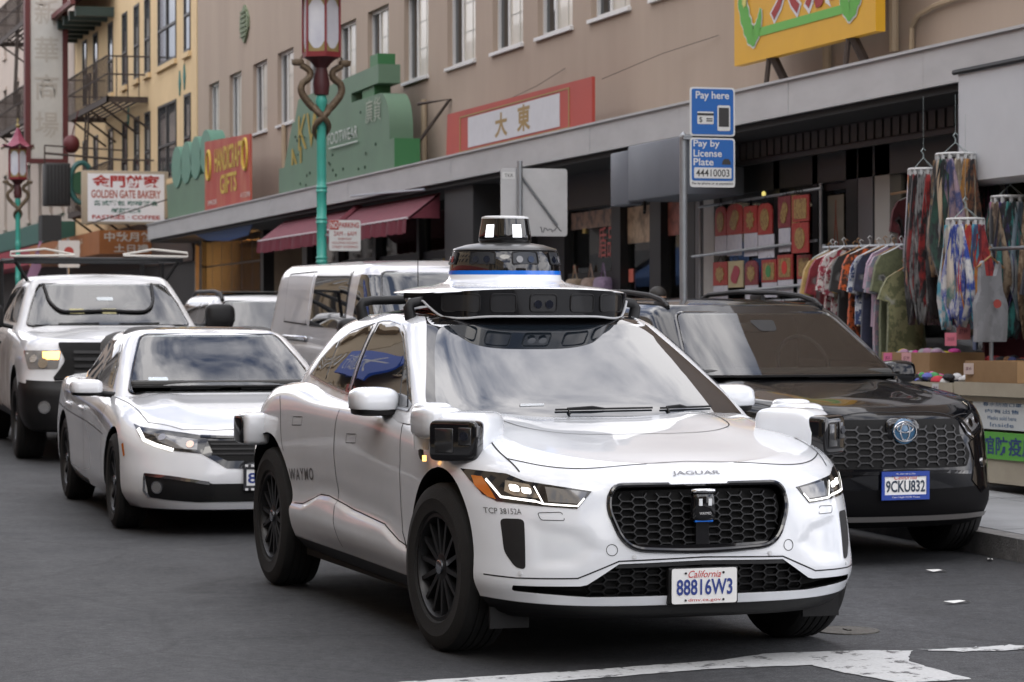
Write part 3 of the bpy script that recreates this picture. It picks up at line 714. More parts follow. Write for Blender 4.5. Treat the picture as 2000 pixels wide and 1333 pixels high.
    # door mirrors
    for s in (1, -1):
        mb = MB()
        blob(mb, (.98, s * .940, 1.094), (.11, .118, .068), .62, .62, 24, 14, mod=lambda x, y, z: (x - .1 * (1 - z), y, z if z > -.55 else -.55))
        mo = mb.build('door_mirror', M_WHITE, car, True, 60)
        mb = MB(); blob(mb, (.975, s * .932, 1.050), (.104, .112, .028), .5, .6, 24, 8); mb.tube([(.96, s * .87, 1.04), (.94, s * .82, 1.03)], .024, 8); mb.build('mirror_base', M_BLACK, mo, True, 50)
        mb = MB(); mb.box(1.06, 1.075, s * .94 - .095, s * .94 + .095, 1.055, 1.13); mb.build('mirror_glass', M_CHROME, mo)
        mb = MB(); mb.tube([(.872, s * 1.00, 1.060), (.868, s * .94, 1.057), (.88, s * .88, 1.057)], .006, 6); mb.build('mirror_indicator', flat((.5, .5, .5), .3), mo)
    # corner sensor pods, turned outwards
    for s in (1, -1):
        T = Matrix.Translation((-.125, s * .82, .965)) @ Matrix.Rotation(s * R(-41), 4, 'Z')
        mb = MB()
        blob(mb, (.03, 0, .012), (.175, .128, .112), .40, .42, 28, 14, T=T, mod=lambda x, y, z: (x + .25 * max(z, 0) * (x < 0), y * (1 - .12 * (x > 0) * x), z))
        blob(mb, (.09, s * .90, 1.03), (.15, .10, .075), .45, .5, 20, 10); blob(mb, (.15, s * .90, 1.075), (.078, .084, .045), .5, .55, 20, 10)
        pod = mb.build('corner_sensor', M_WHITE, car, True, 60)
        mb = MB(); blob(mb, (-.13, 0, 0), (.05, .118, .092), .26, .28, 28, 16, T=T); face = mb.build('sensor_face', M_GLOSS, pod, True, 60)
        mb = MB(); mb.rbox(-.186, -.176, -.004, .085, -.055, .055, .004, T=T); mb.build('radar_window', M_SENSOR, face, True, 60)
        mb = MB(); mb.rbox(-.187, -.177, -.09, -.028, -.02, .06, .004, T=T); mb.build('camera_window', M_SENSOR, face, True, 60)
        mb = MB(); mb.cyl(T @ Vector((-.187, -.058, .022)), T @ Vector((-.192, -.058, .022)), .02, n=18); mb.build('camera_lens', M_LENS, face, True)
        mb = MB(); mb.lathe([(.034, .905), (.043, 1.03), (.0, 1.03)], 18, o=(.14, s * .955, 0)); mb.build('sensor_nozzle', M_WHITE, pod, True)
        mb = MB(); mb.tube([(.12, s * .965, .905), (.10, s * .97, .885), (.08, s * .97, .868)], .012, 6); nz_ = mb.build('side_marker', M_BLACK, pod, True)
        mb = MB(); mb.box(.062, .072, s * .965 - .008, s * .965 + .008, .856, .882); mb.build('marker_lens', M_LITAMB, nz_)
        mb = MB(); blob(mb, (3.17, s * .985, .855), (.10, .075, .09), .35, .35, 20, 10); rp = mb.build('rear_sensor', M_WHITE, car, True, 60)
        mb = MB(); blob(mb, (3.20, s * 1.03, .855), (.085, .05, .08), .3, .3, 20, 10); mb.build('sensor_face', M_GLOSS, rp, True, 60)
    # roof bars and sensor dome
    for x in (1.45, 2.32):
        mb = MB(); pts = [(x, .60, 1.475), (x, .615, 1.545), (x, .60, 1.565), (x, .55, 1.575), (x, .0, 1.585)]
        pts = pts + [(a, -b, c) for a, b, c in pts[-2::-1]]
        mb.tube(pts, [.032, .028, .026, .024, .024, .024, .026, .028, .032], 10); mb.build('roof_bar', M_GREYP, car, True, 60)
    n = 64; top = []; 
    def sup(t, rx, ry, e): 
        c, d = math.cos(t), math.sin(t); return (math.copysign(abs(c) ** e, c) * rx, math.copysign(abs(d) ** e, d) * ry)
    def ring(rx, ry, z, e=.6, cx=1.72, dz=lambda x, y: 0): 
        out_ = []
        for i in range(n):
            a, b = sup(2 * math.pi * i / n, rx, ry, e); out_.append((cx + a, b, z + dz(a, b)))
        return out_
    def loft(rings, caps=(False, False)):
        V = [v for r_ in rings for v in r_]; F = [(j * n + i, j * n + (i + 1) % n, (j + 1) * n + (i + 1) % n, (j + 1) * n + i) for j in range(len(rings) - 1) for i in range(n)]
        if caps[0]: F.append(tuple(range(n - 1, -1, -1)))
        if caps[1]: F.append(tuple((len(rings) - 1) * n + i for i in range(n)))
        return V, F
    droop = lambda a, b: -.028 * (abs(b) / .6) ** 2
    CX = 1.745
    CV = 1.70
    mb = MB(); mb.add(*loft([ring(.46, .50, 1.630, .42, CV, droop), ring(.502, .530, 1.634, .42, CV, droop), ring(.507, .537, 1.638, .42, CV, droop), ring(.50, .53, 1.643, .42, CV, droop), ring(.43, .44, 1.651, .55, 1.71, lambda a, b: -.01 * abs(b)), ring(.36, .36, 1.661, .8, 1.735), ring(.315, .315, 1.674, 1., CX), ring(.297, .297, 1.690, 1., CX), ring(.293, .293, 1.712, 1., CX)], (True, False)))
    dome = mb.build('sensor_dome', M_WHITE, car, True, 50)
    mb = MB(); mb.add(*loft([ring(.293, .293, 1.711, 1., CX), ring(.292, .292, 1.733, 1., CX)])); mb.build('blue_band', M_BLUE, dome, True, 50)
    mb = MB(); mb.add(*loft([ring(.289, .289, 1.732, 1., CX), ring(.286, .286, 1.77, 1., CX), ring(.268, .268, 1.834, 1., CX), ring(.262, .262, 1.838, 1., CX)])); bandm = mb.build('camera_band', M_GLOSS, dome, True, 50)
    mb = MB(); mb.add(*loft([ring(.262, .262, 1.836, 1., CX), ring(.272, .272, 1.839, 1., CX), ring(.268, .268, 1.847, 1., CX), ring(.20, .20, 1.868, 1., CX), ring(.13, .13, 1.878, 1., CX)], (False, True))); mb.build('dome_cap', M_SILV, dome, True, 50)
    mb = MB(); mb.add(*loft([ring(.130, .130, 1.876, 1., CX), ring(.138, .138, 1.89, 1., CX), ring(.136, .136, 1.92, 1., CX), ring(.122, .122, 2.005, 1., CX), ring(.11, .11, 2.012, 1., CX)], (False, True))); lid = mb.build('lidar', M_GLOSS, dome, True, 50)
    mb = MB(); mb.add(*loft([ring(.123, .123, 2.004, 1., CX), ring(.121, .121, 2.013, 1., CX), ring(.10, .10, 2.018, 1., CX)], (False, True))); mb.build('lidar_cap', flat((.65, .66, .66), .35), lid, True, 50)
    for da in (-.62, .50, -.62 + math.pi, .50 + math.pi):
        a0 = math.pi - .345 + da; V = []
        for t in np.linspace(-.19, .19, 7):
            for z in (1.906, 1.972):
                rr = .1385 + (1.92 - z) * .165; V.append((CX + math.cos(a0 + t) * rr, math.sin(a0 + t) * rr, z))
        mb = MB(); mb.add(V, [(2 * i, 2 * i + 2, 2 * i + 3, 2 * i + 1) for i in range(6)]); mb.build('lidar_light', mat('lidar_light', (1, 1, 1), .3, emit=(.92, .95, 1), estr=3.), lid)
    for k, da in enumerate((-1.32, -.42, .40, 1.22, 2.04, 2.86, 3.68, 4.5)):
        a0 = math.pi - .345 + da; mb = MB(); w_ = .25; V = []; W = []
        P = rpoly([(-w_, 1.768), (w_, 1.768), (w_, 1.828), (-w_, 1.828)], .018, 3); k2 = len(P)
        for t, z in P:
            for lst, dr in ((V, .003), (W, -.004)): rr = .2875 - (z - 1.77) * .28 + dr; lst.append((CX + math.cos(a0 + t) * rr, math.sin(a0 + t) * rr, z))
        cw = MB()
        grid = []; nt_ = 9
        for i in range(nt_):
            t = -w_ + 2 * w_ * i / (nt_ - 1)
            for z in (1.768, 1.828): rr = .2875 - (z - 1.77) * .28 + .001; grid.append((CX + math.cos(a0 + t) * rr, math.sin(a0 + t) * rr, z))
        cw.add(grid, [(2 * i, 2 * i + 2, 2 * i + 3, 2 * i + 1) for i in range(nt_ - 1)])
        cwo = cw.build('camera_window', mat('camera_recess', (.012, .016, .022), .35), bandm)
        mb.tube(V, .004, 6, closed=True); mb.build('window_bezel', M_BLACK, cwo, True)
        for dt in (-.12, .10):
            mb = MB(); d = Vector((math.cos(a0 + dt), math.sin(a0 + dt), .2)).normalized(); c = Vector((CX, 0, 1.79)) + Vector((math.cos(a0 + dt), math.sin(a0 + dt), 0)) * .281; mb.cyl(c, c + d * .007, .018, n=16); mb.build('camera_lens', M_LENS, cwo, True)
    # front sensor bar under the dome
    HB = .55
    def barpt(y, z, d=0): return (1.15 + .26 * (abs(y) / HB) ** 4 - d + .06 * (1.63 - z), y, z)
    ys = np.linspace(-HB, HB, 61); V = []; F = []; NS = 7
    zt = lambda y: 1.641 - .028 * (abs(y) / .6) ** 2
    zb = lambda y: 1.505 - .010 * math.exp(-((abs(y) - .41) / .08) ** 2) + .075 * min(1, max(0, (abs(y) - .475) / .075)) ** 1.5
    for y in ys:
        for t in np.linspace(0, 1, NS): z = zb(y) + (zt(y) - zb(y)) * t; V.append(barpt(y, z))
    nY = len(ys)
    for i in range(nY - 1):
        for j in range(NS - 1): F.append((i * NS + j, (i + 1) * NS + j, (i + 1) * NS + j + 1, i * NS + j + 1))
    nb = len(V)
    for y in ys: V.append((1.75, y, zb(y) + .01)); V.append((1.75, y, zt(y)))
    for i in range(nY - 1): F.append((i * NS, nb + 2 * i, nb + 2 * i + 2, (i + 1) * NS)); F.append((i * NS + NS - 1, (i + 1) * NS + NS - 1, nb + 2 * i + 3, nb + 2 * i + 1))
    F += [tuple(range(0, NS)) + (nb + 1, nb), tuple(range((nY - 1) * NS, nY * NS)) + (nb + 2 * nY - 1, nb + 2 * nY - 2)]
    mb = MB(); mb.add(V, F); bar = mb.build('sensor_bar', M_GLOSS, dome, True, 40)
    for yc, wy in ((.405, .080), (.21, .064), (.0, .070), (-.21, .064), (-.395, .080)):
        pl_ = rpoly([(yc - wy, 1.524), (yc + wy, 1.524), (yc + wy, 1.612), (yc - wy, 1.612)], .022, 4); k = len(pl_); mid = barpt(yc, 1.567, .004)
        mb = MB(); grid = [barpt(yc + wy * u, 1.524 + .088 * v, .0025) for u in np.linspace(-.97, .97, 9) for v in (.04, .5, .96)]
        mb.add(grid, [(i * 3 + j, (i + 1) * 3 + j, (i + 1) * 3 + j + 1, i * 3 + j + 1) for i in range(8) for j in range(2)]); pw = mb.build('sensor_window', M_SENSOR, bar, True, 30)
        mb = MB(); mb.tube([barpt(a, b, .003) for a, b in pl_], .004, 6, closed=True); mb.build('window_bezel', M_BLACK, pw, True)
        if yc == 0:
            for dy in (-.03, .03):
                mb = MB(); c = Vector(barpt(yc + dy, 1.562, .003)); mb.cyl(c, c - Vector((.006, 0, 0)), .021, n=18); mb.build('camera_lens', M_LENS, pw, True)
    lip = MB(); lip.tube([Vector((1.62, -HB - .01, 1.585))] + [Vector(barpt(y, zb(y) - .004, .002)) for y in ys] + [Vector((1.62, HB + .01, 1.585))], .006, 8); lip.build('bar_lip', flat((.45, .46, .47), .4), bar, True)
    return car
jag = build_jag()
# ------------------------------------------------------------------ shells of the other vehicles
def zsc(k, z0=0.):
    def f(G):
        G[..., 2] = np.where(G[..., 2] > z0, z0 + (G[..., 2] - z0) * k, G[..., 2]); return G
    return f
def civic_shells():
    lv = [
        LV(-.80, 3.58, .80, 3.0, .5, 2.6, K(.78), K(.17)),
        LV(-.87, 3.62, .86, 3.0, .5, 2.6, K(.83), K((-.9, .185), (0, .19), (3.6, .22)), True),
        LV(-.90, 3.66, .88, 3.0, .5, 2.6, K((-.9, .88), (0, .885), (1.3, .86), (2.7, .885), (3.6, .85)), K((-.9, .26), (0, .29), (3.6, .32))),
        LV(-.915, 3.69, .88, 3.0, .5, 2.6, K((-.9, .885), (0, .895), (1.3, .865), (2.7, .895), (3.6, .86)), K((-.9, .38), (0, .42), (3.6, .48))),
        LV(-.90, 3.70, .86, 2.8, .5, 2.6, K((-.9, .87), (0, .89), (1.3, .87), (2.7, .898), (3.6, .86)), K((-.9, .50), (0, .55), (3.6, .62))),
        LV(-.875, 3.69, .84, 2.6, .5, 2.6, K((-.9, .85), (0, .875), (1.3, .88), (2.7, .89), (3.6, .84)), K((-.9, .60), (0, .68), (1.3, .72), (3.6, .78))),
        LV(-.82, 3.65, .82, 2.5, .5, 2.6, K((-.9, .80), (0, .83), (1.3, .865), (2.7, .865), (3.6, .80)), K((-.9, .675), (-.3, .74), (0, .79), (1.3, .84), (2.7, .92), (3.6, .95))),
        LV(-.74, 3.58, .78, 2.4, .5, 2.6, K((-.9, .70), (0, .73), (.6, .78), (1.3, .82), (2.7, .79), (3.6, .72)), K((-.9, .715), (-.3, .80), (0, .855), (.6, .905), (1.3, .915), (2.7, .97), (3.6, 1.0))),
    ]
    def hood(x, y):
        a = np.abs(y); g = np.clip((x + .6) / .5, 0, 1) * np.clip((.7 - x) / .3, 0, 1)
        return g * (.018 * np.exp(-((a - .47) / .10) ** 2) - .006 * np.exp(-(a / .3) ** 4))
    low = stack(lv, [2, 2, 4, 5, 5, 5, 5], 36, 96, 14, top=K((-.8, .725), (-.5, .79), (-.2, .845), (.2, .895), (.5, .93), (1, .93), (2.9, 1.0), (3.6, 1.02)), ntop=16, crown=2.3, topmod=hood, post=zsc(.965))
    gh = [
        LV(.34, 3.22, .36, 3.0, .6, 2.6, K((.3, .80), (1.3, .81), (2.6, .76), (3.2, .68)), K(.86)),
        LV(.44, 3.12, .34, 3.1, .6, 2.6, K((.3, .765), (1.3, .785), (2.6, .74), (3.2, .64)), K((.3, .93), (1.5, .94), (3.2, 1.01))),
        LV(.80, 2.92, .28, 3.1, .6, 2.6, K((.6, .67), (1.3, .70), (2.2, .68), (3, .56)), K((.6, 1.13), (1.5, 1.15), (3, 1.13))),
        LV(1.13, 2.66, .24, 3.1, .6, 2.6, K((1, .59), (1.5, .605), (2.1, .60), (2.7, .50)), K((1, 1.295), (1.5, 1.315), (2.1, 1.31), (2.7, 1.24))),
        LV(1.22, 2.58, .22, 3.0, .6, 2.6, K((1.1, .54), (1.5, .55), (2.1, .545), (2.6, .45)), K((1.1, 1.34), (1.5, 1.365), (2.1, 1.36), (2.6, 1.28))),
        LV(1.28, 2.53, .2, 3.0, .6, 2.6, K((1.2, .48), (1.5, .49), (2.1, .485), (2.6, .4)), K((1.2, 1.368), (1.5, 1.388), (2.1, 1.382), (2.6, 1.30))),
    ]
    green = stack(gh, [2, 6, 5, 3, 3], 32, 60, 14, top=K((1.2, 1.378), (1.6, 1.412), (2.1, 1.408), (2.6, 1.32)), ntop=8, post=zsc(.955))
    return Shell(low), Shell(green)
def suv_shells(h=0., nose=2.8):
    """upright compact SUV"""
    lv = [
        LV(-.84, 3.60, .84, 2.5, .5, 3, K(.82), K(.24 + h)),
        LV(-.88, 3.64, .88, 2.5, .5, 3, K(.87), K((-.9, .265 + h), (0, .26), (3.6, .30)), True),
        LV(-.915, 3.66, .90, 2.4, .5, 3, K((-.9, .925), (0, .935), (1.3, .90), (2.7, .935), (3.6, .90)), K((-.9, .36), (0, .38), (3.6, .42))),
        LV(-.925, 3.67, .92, 2.35, .5, 3, K((-.9, .92), (0, .94), (1.3, .905), (2.7, .94), (3.6, .90)), K((-.9, .52), (0, .54), (3.6, .56))),
        LV(-.92, 3.67, .92, 2.3, .5, 3, K((-.9, .91), (0, .935), (1.3, .91), (2.7, .94), (3.6, .90)), K((-.9, .68), (0, .70), (3.6, .74))),
        LV(-.90, 3.66, .90, 2.3, .5, 3, K((-.9, .89), (0, .915), (1.3, .91), (2.7, .925), (3.6, .88)), K((-.9, .82), (0, .86), (3.6, .90))),
        LV(-.86, 3.64, .86, 2.3, .5, 3, K((-.9, .85), (0, .87), (1.3, .89), (2.7, .895), (3.6, .86)), K((-.9, .915), (0, .985), (1.3, 1.02), (3.6, 1.06))),
        LV(-.78, 3.60, .78, 2.4, .5, 3, K((-.9, .77), (0, .78), (.6, .83), (1.3, .86), (2.7, .85), (3.6, .82)), K((-.9, .965), (0, 1.05), (.6, 1.085), (1.3, 1.085), (3.6, 1.12))),
    ]
    def hood(x, y):
        a = np.abs(y); g = np.clip((x + .7) / .3, 0, 1) * np.clip((.6 - x) / .3, 0, 1)
        return g * (.020 * np.exp(-((a - .52) / .12) ** 2) - .004)
    low = stack(lv, [2, 2, 4, 5, 5, 5, 5], 36, 96, 14, top=K((-.82, .975), (-.5, 1.03), (-.1, 1.075), (.3, 1.11), (.6, 1.12), (3.6, 1.12)), ntop=16, crown=2.3, topmod=hood, post=zsc(.965))
    gh = [
        LV(.28, 3.52, .30, 3.3, .5, 3.2, K((.2, .86), (1.3, .86), (2.7, .84), (3.5, .80)), K(1.04)),
        LV(.36, 3.50, .30, 3.4, .5, 3.2, K((.2, .82), (1.3, .835), (2.7, .82), (3.5, .78)), K((.2, 1.10), (3.5, 1.13))),
        LV(.68, 3.42, .26, 3.4, .5, 3.2, K((.5, .745), (1.3, .765), (2.7, .755), (3.5, .70)), K((.5, 1.32), (3.5, 1.34))),
        LV(.98, 3.32, .24, 3.3, .5, 3, K((.9, .675), (1.4, .695), (2.7, .685), (3.4, .62)), K((.9, 1.515), (1.6, 1.535), (2.6, 1.53), (3.4, 1.50))),
        LV(1.07, 3.26, .22, 3.2, .5, 2.8, K((1, .625), (1.4, .645), (2.7, .635), (3.4, .57)), K((1, 1.572), (1.6, 1.595), (2.6, 1.59), (3.4, 1.555))),
        LV(1.12, 3.22, .2, 3.2, .5, 2.8, K((1.1, .57), (1.4, .59), (2.7, .58), (3.3, .52)), K((1.1, 1.605), (1.6, 1.625), (2.6, 1.62), (3.3, 1.585))),
    ]
    green = stack(gh, [2, 6, 5, 3, 3], 32, 60, 14, top=K((1.1, 1.612), (1.6, 1.652), (2.4, 1.655), (3.3, 1.60)), ntop=8, post=zsc(.955))
    return Shell(low), Shell(green)
def truck_shells():
    lv = [
        LV(-.86, 4.95, .5, 4.0, .3, 4, K(.90), K((-.9, .28), (.4, .34), (5, .36))),
        LV(-.93, 4.97, .5, 4.0, .3, 4, K(.95), K((-.9, .31), (.4, .40), (5, .46)), True),
        LV(-.96, 4.99, .5, 4.0, .3, 4, K((-.9, .99), (0, 1.0), (1.5, .965), (3.7, 1.0), (5, .98)), K((-.9, .44), (5, .56))),
        LV(-.96, 5.0, .5, 4.0, .3, 4, K((-.9, .99), (0, 1.01), (1.5, .975), (3.7, 1.01), (5, .985)), K((-.9, .68), (5, .72)), True),
        LV(-.90, 5.0, .5, 3.6, .3, 4, K((-.9, .98), (0, 1.005), (1.5, .98), (3.7, 1.005), (5, .985)), K((-.9, .80), (0, .85), (5, .90))),
        LV(-.86, 5.0, .5, 3.4, .3, 4, K((-.9, .95), (0, .98), (1.5, .98), (3.7, .985), (5, .975)), K((-.9, .98), (0, 1.03), (5, 1.05))),
        LV(-.80, 4.99, .55, 3.2, .3, 4, K((-.9, .90), (0, .925), (1.5, .96), (5, .96)), K((-.9, 1.09), (0, 1.14), (1.5, 1.17), (5, 1.17))),
        LV(-.70, 4.98, .55, 3.0, .3, 4, K((-.9, .82), (0, .84), (1.0, .90), (1.5, .93), (5, .94)), K((-.9, 1.14), (0, 1.195), (1.0, 1.225), (1.5, 1.23), (5, 1.22))),
    ]
    def hood(x, y):
        a = np.abs(y); g = np.clip((x + .6) / .5, 0, 1) * np.clip((1.0 - x) / .3, 0, 1)
        return g * (.022 * np.exp(-((a / .42) ** 6)))
    low = stack(lv, [2, 2, 4, 4, 5, 5, 5], 30, 100, 12, top=K((-.75, 1.14), (-.3, 1.185), (.2, 1.215), (.8, 1.235), (1.2, 1.24), (5, 1.22)), ntop=14, crown=2.3, topmod=hood)
    gh = [
        LV(.62, 3.05, .30, 3.4, .25, 4, K((.5, .93), (2, .93), (3, .90)), K(1.20)),
        LV(.70, 3.04, .30, 3.4, .25, 4, K((.5, .88), (2, .90), (3, .88)), K(1.28)),
        LV(1.0, 3.0, .26, 3.4, .25, 4, K((.9, .80), (2, .83), (3, .81)), K(1.52)),
        LV(1.30, 2.94, .24, 3.3, .25, 4, K((1.2, .71), (2, .745), (3, .73)), K((1.2, 1.745), (2, 1.765), (3, 1.75))),
        LV(1.38, 2.92, .22, 3.2, .25, 4, K((1.2, .66), (2, .70), (3, .68)), K((1.2, 1.81), (2, 1.83), (3, 1.81))),
        LV(1.44, 2.90, .2, 3.2, .25, 4, K((1.2, .61), (2, .65), (3, .63)), K((1.2, 1.845), (2, 1.862), (3, 1.84))),
    ]
    green = stack(gh, [2, 6, 5, 3, 3], 30, 50, 12, top=K((1.2, 1.86), (1.8, 1.895), (3, 1.87)), ntop=8, post=zsc(.83, 1.22))
    return Shell(low), Shell(green)
def van_shells():
    lv = [
        LV(-.80, 4.660, .6, 3.4, .3, 4, K(.86), K(.24)),
        LV(-.86, 4.680, .6, 3.4, .3, 4, K(.91), K(.27), True),
        LV(-.90, 4.700, .62, 3.4, .3, 4, K(.955), K((-.9, .40), (4.8, .42))),
        LV(-.90, 4.710, .62, 3.2, .3, 4, K(.965), K((-.9, .60), (4.8, .64))),
        LV(-.87, 4.710, .62, 3.0, .3, 4, K((-.9, .94), (.4, .965), (4.8, .965)), K((-.9, .78), (0, .84), (4.8, .86))),
        LV(-.80, 4.700, .62, 2.8, .3, 4, K((-.9, .88), (.4, .955), (4.8, .96)), K((-.9, .93), (0, 1.00), (4.8, 1.04))),
        LV(-.68, 4.690, .62, 2.6, .3, 4, K((-.9, .80), (.0, .86), (.5, .93), (4.8, .945)), K((-.9, .99), (0, 1.10), (.5, 1.16), (4.8, 1.16))),
    ]
    low = stack(lv, [2, 2, 4, 4, 5, 5], 30, 90, 12, top=K((-.75, 1.0), (-.3, 1.10), (.1, 1.18), (.5, 1.2), (4.8, 1.2)), ntop=12, crown=2.3)
    gh = [
        LV(-.06, 4.690, .40, 3.0, .25, 5, K((-.1, .90), (.6, .94), (4.8, .94)), K(1.08)),
        LV(.02, 4.685, .40, 3.0, .25, 5, K((-.1, .87), (.6, .925), (4.8, .93)), K(1.17)),
        LV(.34, 4.660, .36, 3.0, .25, 5, K((.2, .82), (.8, .875), (4.8, .885)), K(1.42)),
        LV(.66, 4.620, .34, 3.0, .25, 5, K((.5, .77), (1.1, .825), (4.8, .835)), K((.5, 1.655), (1.4, 1.69), (4.8, 1.70))),
        LV(.80, 4.580, .30, 3.0, .25, 5, K((.7, .73), (1.2, .785), (4.8, .795)), K((.7, 1.755), (1.4, 1.80), (4.8, 1.80))),
        LV(.92, 4.550, .28, 3.0, .25, 5, K((.8, .66), (1.3, .72), (4.8, .73)), K((.8, 1.815), (1.4, 1.86), (4.8, 1.86))),
    ]
    green = stack(gh, [2, 6, 6, 3, 3], 30, 80, 12, top=K((.8, 1.825), (1.4, 1.895), (3, 1.91), (4.8, 1.89)), ntop=8)
    return Shell(low), Shell(green)
M_PEARL = mat('pearl_white_paint', (.70, .715, .735), .25, coat=1., var=.03, vscale=3)
M_NIGHT = mat('black_paint', (.003, .0035, .005), .2, spec=.1, coat=.8, var=.1, vscale=3)
M_TRUCKW = mat('road_worn_white_paint', (.64, .65, .66), .38, coat=.7, var=.08, vscale=2.5)
M_SILVER = mat('dusty_silver_paint', (.58, .585, .61), .34, .15, coat=.9, var=.07, vscale=2.2)
M_DIRT = mat('mud_splashed_paint', (.56, .56, .55), .6, col2=(.30, .275, .24), vscale=2.4, thr=(.42, .7))
def start(name, label, o, yaw, cat='car'):
    e = empty(name, (o[0], o[1], gz(o[0])), (0, -PITCH, yaw)); return tag(e, label, cat, 'vehicles in the street')
def SY(s, pts): return [(s * a, b) for a, b in pts]
def glasshouse(gv, roof, ws, sides, belt=None, seal=.03, mglass=None, mws=None):
    c = np.mean(np.array(ws), 0)
    big = [(a + math.copysign(seal, a), b + (seal * .6 if b > c[1] else -seal * .8)) for a, b in ws]
    sl_ = MB(); PP = [hit(gv, p, 'x') for p in rpoly([(a + math.copysign(.008, a), b + (.006 if b > c[1] else -.008)) for a, b in ws], .05)]; sl_.tube([l + n * .004 for l, n in PP if l is not None], .013, 6, closed=True); sl_.build('windscreen_seal', M_GLOSS, roof, True)
    w_ = patch('windscreen', gv, rpoly(ws, .05), 'x', mws or M_CLEAR, roof, .011, .035)
    for ax in ('y', '-y'):
        for nm, pts in sides:
            f = patch('window_surround', gv, pts[0], ax, M_GLOSS, roof, .006, .035)
            for q in pts[1:]: patch(nm, gv, rpoly(q, .015, 3), ax, mglass or M_GLASS, f, .0095, .035, .003)
    return w_
def car_glass():
    m = bpy.data.materials.new('clear_windscreen'); m.use_nodes = True; t = m.node_tree; t.nodes.clear(); N = t.nodes.new
    o_ = N('ShaderNodeOutputMaterial'); mx_ = N('ShaderNodeMixShader'); tr = N('ShaderNodeBsdfTransparent'); gl = N('ShaderNodeBsdfGlossy'); fr_ = N('ShaderNodeFresnel'); fr_.inputs['IOR'].default_value = 2.2
    tr.inputs['Color'].default_value = (.70, .76, .74, 1); gl.inputs['Roughness'].default_value = .012
    t.links.new(fr_.outputs[0], mx_.inputs[0]); t.links.new(tr.outputs[0], mx_.inputs[1]); t.links.new(gl.outputs[0], mx_.inputs[2]); t.links.new(mx_.outputs[0], o_.inputs[0]); return m
M_CLEAR = car_glass()
def open_ws(green, ws): green.cut(rpoly(ws, .05), 'x', lambda V: V[:, 0] < 1.75)
def cabin(car, bv, x0, x1, w_, zd, ztop, seat=(.10, .095, .085)):
    """dashboard, wheel, seats and mirror behind the windscreen"""
    e = empty('cabin', (0, 0, 0), parent=car); d = MB(); d.box(x0 + .12, x1 + 1.7, -w_, w_, zd + .004, zd + .016); d.build('dark_deck_cover', M_SHADOW, e)  # dark sheet added over the body-colour deck so it bounces no light
    d = MB(); d.rbox(x0 + .22, x0 + .62, -w_, w_, zd + .0, zd + .05, .03); d.build('dashboard', mat('dashboard_grey', (.05, .05, .048), .7), e, True)
    st = MB(); c = Vector((x0 + .80, -.37, zd + .06)); st.tube([c + Vector((.08 * math.sin(a), .185 * math.cos(a), .185 * math.sin(a))) for a in np.linspace(0, 6.28, 25)[:-1]], .014, 6, closed=True); st.build('steering_wheel', M_GREYP, e, True)
    for s in (1, -1):
        q = MB(); blob(q, (x0 + 1.35, s * .37, zd + .12), (.09, .23, .30), .5, .5, 18, 12); blob(q, (x0 + 1.40, s * .37, min(zd + .44, ztop - .06)), (.05, .13, .085), .6, .6, 14, 8); q.build('seat', mat('seat_cloth_%d' % int(seat[0] * 100), seat, .9), e, True)
    q = MB(); blob(q, (x0 + 2.3, 0, zd + .12), (.10, .62, .26), .4, .4, 18, 10); q.build('rear_bench', mat('seat_cloth_%d' % int(seat[0] * 100), seat, .9), e, True)
    q = MB(); blob(q, (x0 + .80, 0, ztop - .08), (.02, .12, .035), .5, .5, 16, 8); q.build('rear_view_mirror', M_GREYP, e, True)
    return e
def wipers(gv, ws, spec, z):
    for y0, y1 in spec:
        mb = MB(); P = []
        for t in np.linspace(0, 1, 7):
            l, n = hit(gv, (y0 + (y1 - y0) * t, z + .004 * t), 'x'); P.append(l + n * .018)
        mb.tube(P, .005, 6); mb.build('wiper', M_BLACK, ws)
def mirror(car, x, y, z, s, mshell, mbase, r=(.10, .125, .075)):
    mb = MB(); blob(mb, (x, s * y, z), r, .55, .55, 20, 12, mod=lambda a, b, c: (a - .1 * (1 - c), b, c if c > -.6 else -.6)); mo = mb.build('door_mirror', mshell, car, True, 60)
    mb = MB(); blob(mb, (x, s * y * .995, z - r[2] * .62), (r[0] * .97, r[1] * .97, r[2] * .42), .5, .6, 20, 8); mb.tube([(x, s * (y - r[1] * .7), z - r[2] * .7), (x - .03, s * (y - r[1] - .09), z - r[2] * .95)], .022, 8); mb.build('mirror_base', mbase, mo, True, 50)
    mb = MB(); mb.box(x + r[0] * .8, x + r[0] * .95, s * y - r[1] * .8, s * y + r[1] * .8, z - r[2] * .5, z + r[2] * .6); mb.build('mirror_glass', M_CHROME, mo)
def disc(name, bvh, a, b, r, m, parent, off=.006, th=.01, axis='x'):
    l, n = hit(bvh, (a, b), axis); mb = MB(); mb.cyl(l + n * (off - th), l + n * off, r, n=20); return mb.build(name, m, parent, True, 30)
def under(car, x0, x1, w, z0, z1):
    u = MB(); u.box(x0, x1, -w, w, z0, z1); u.build('underbody', M_SHADOW, car)

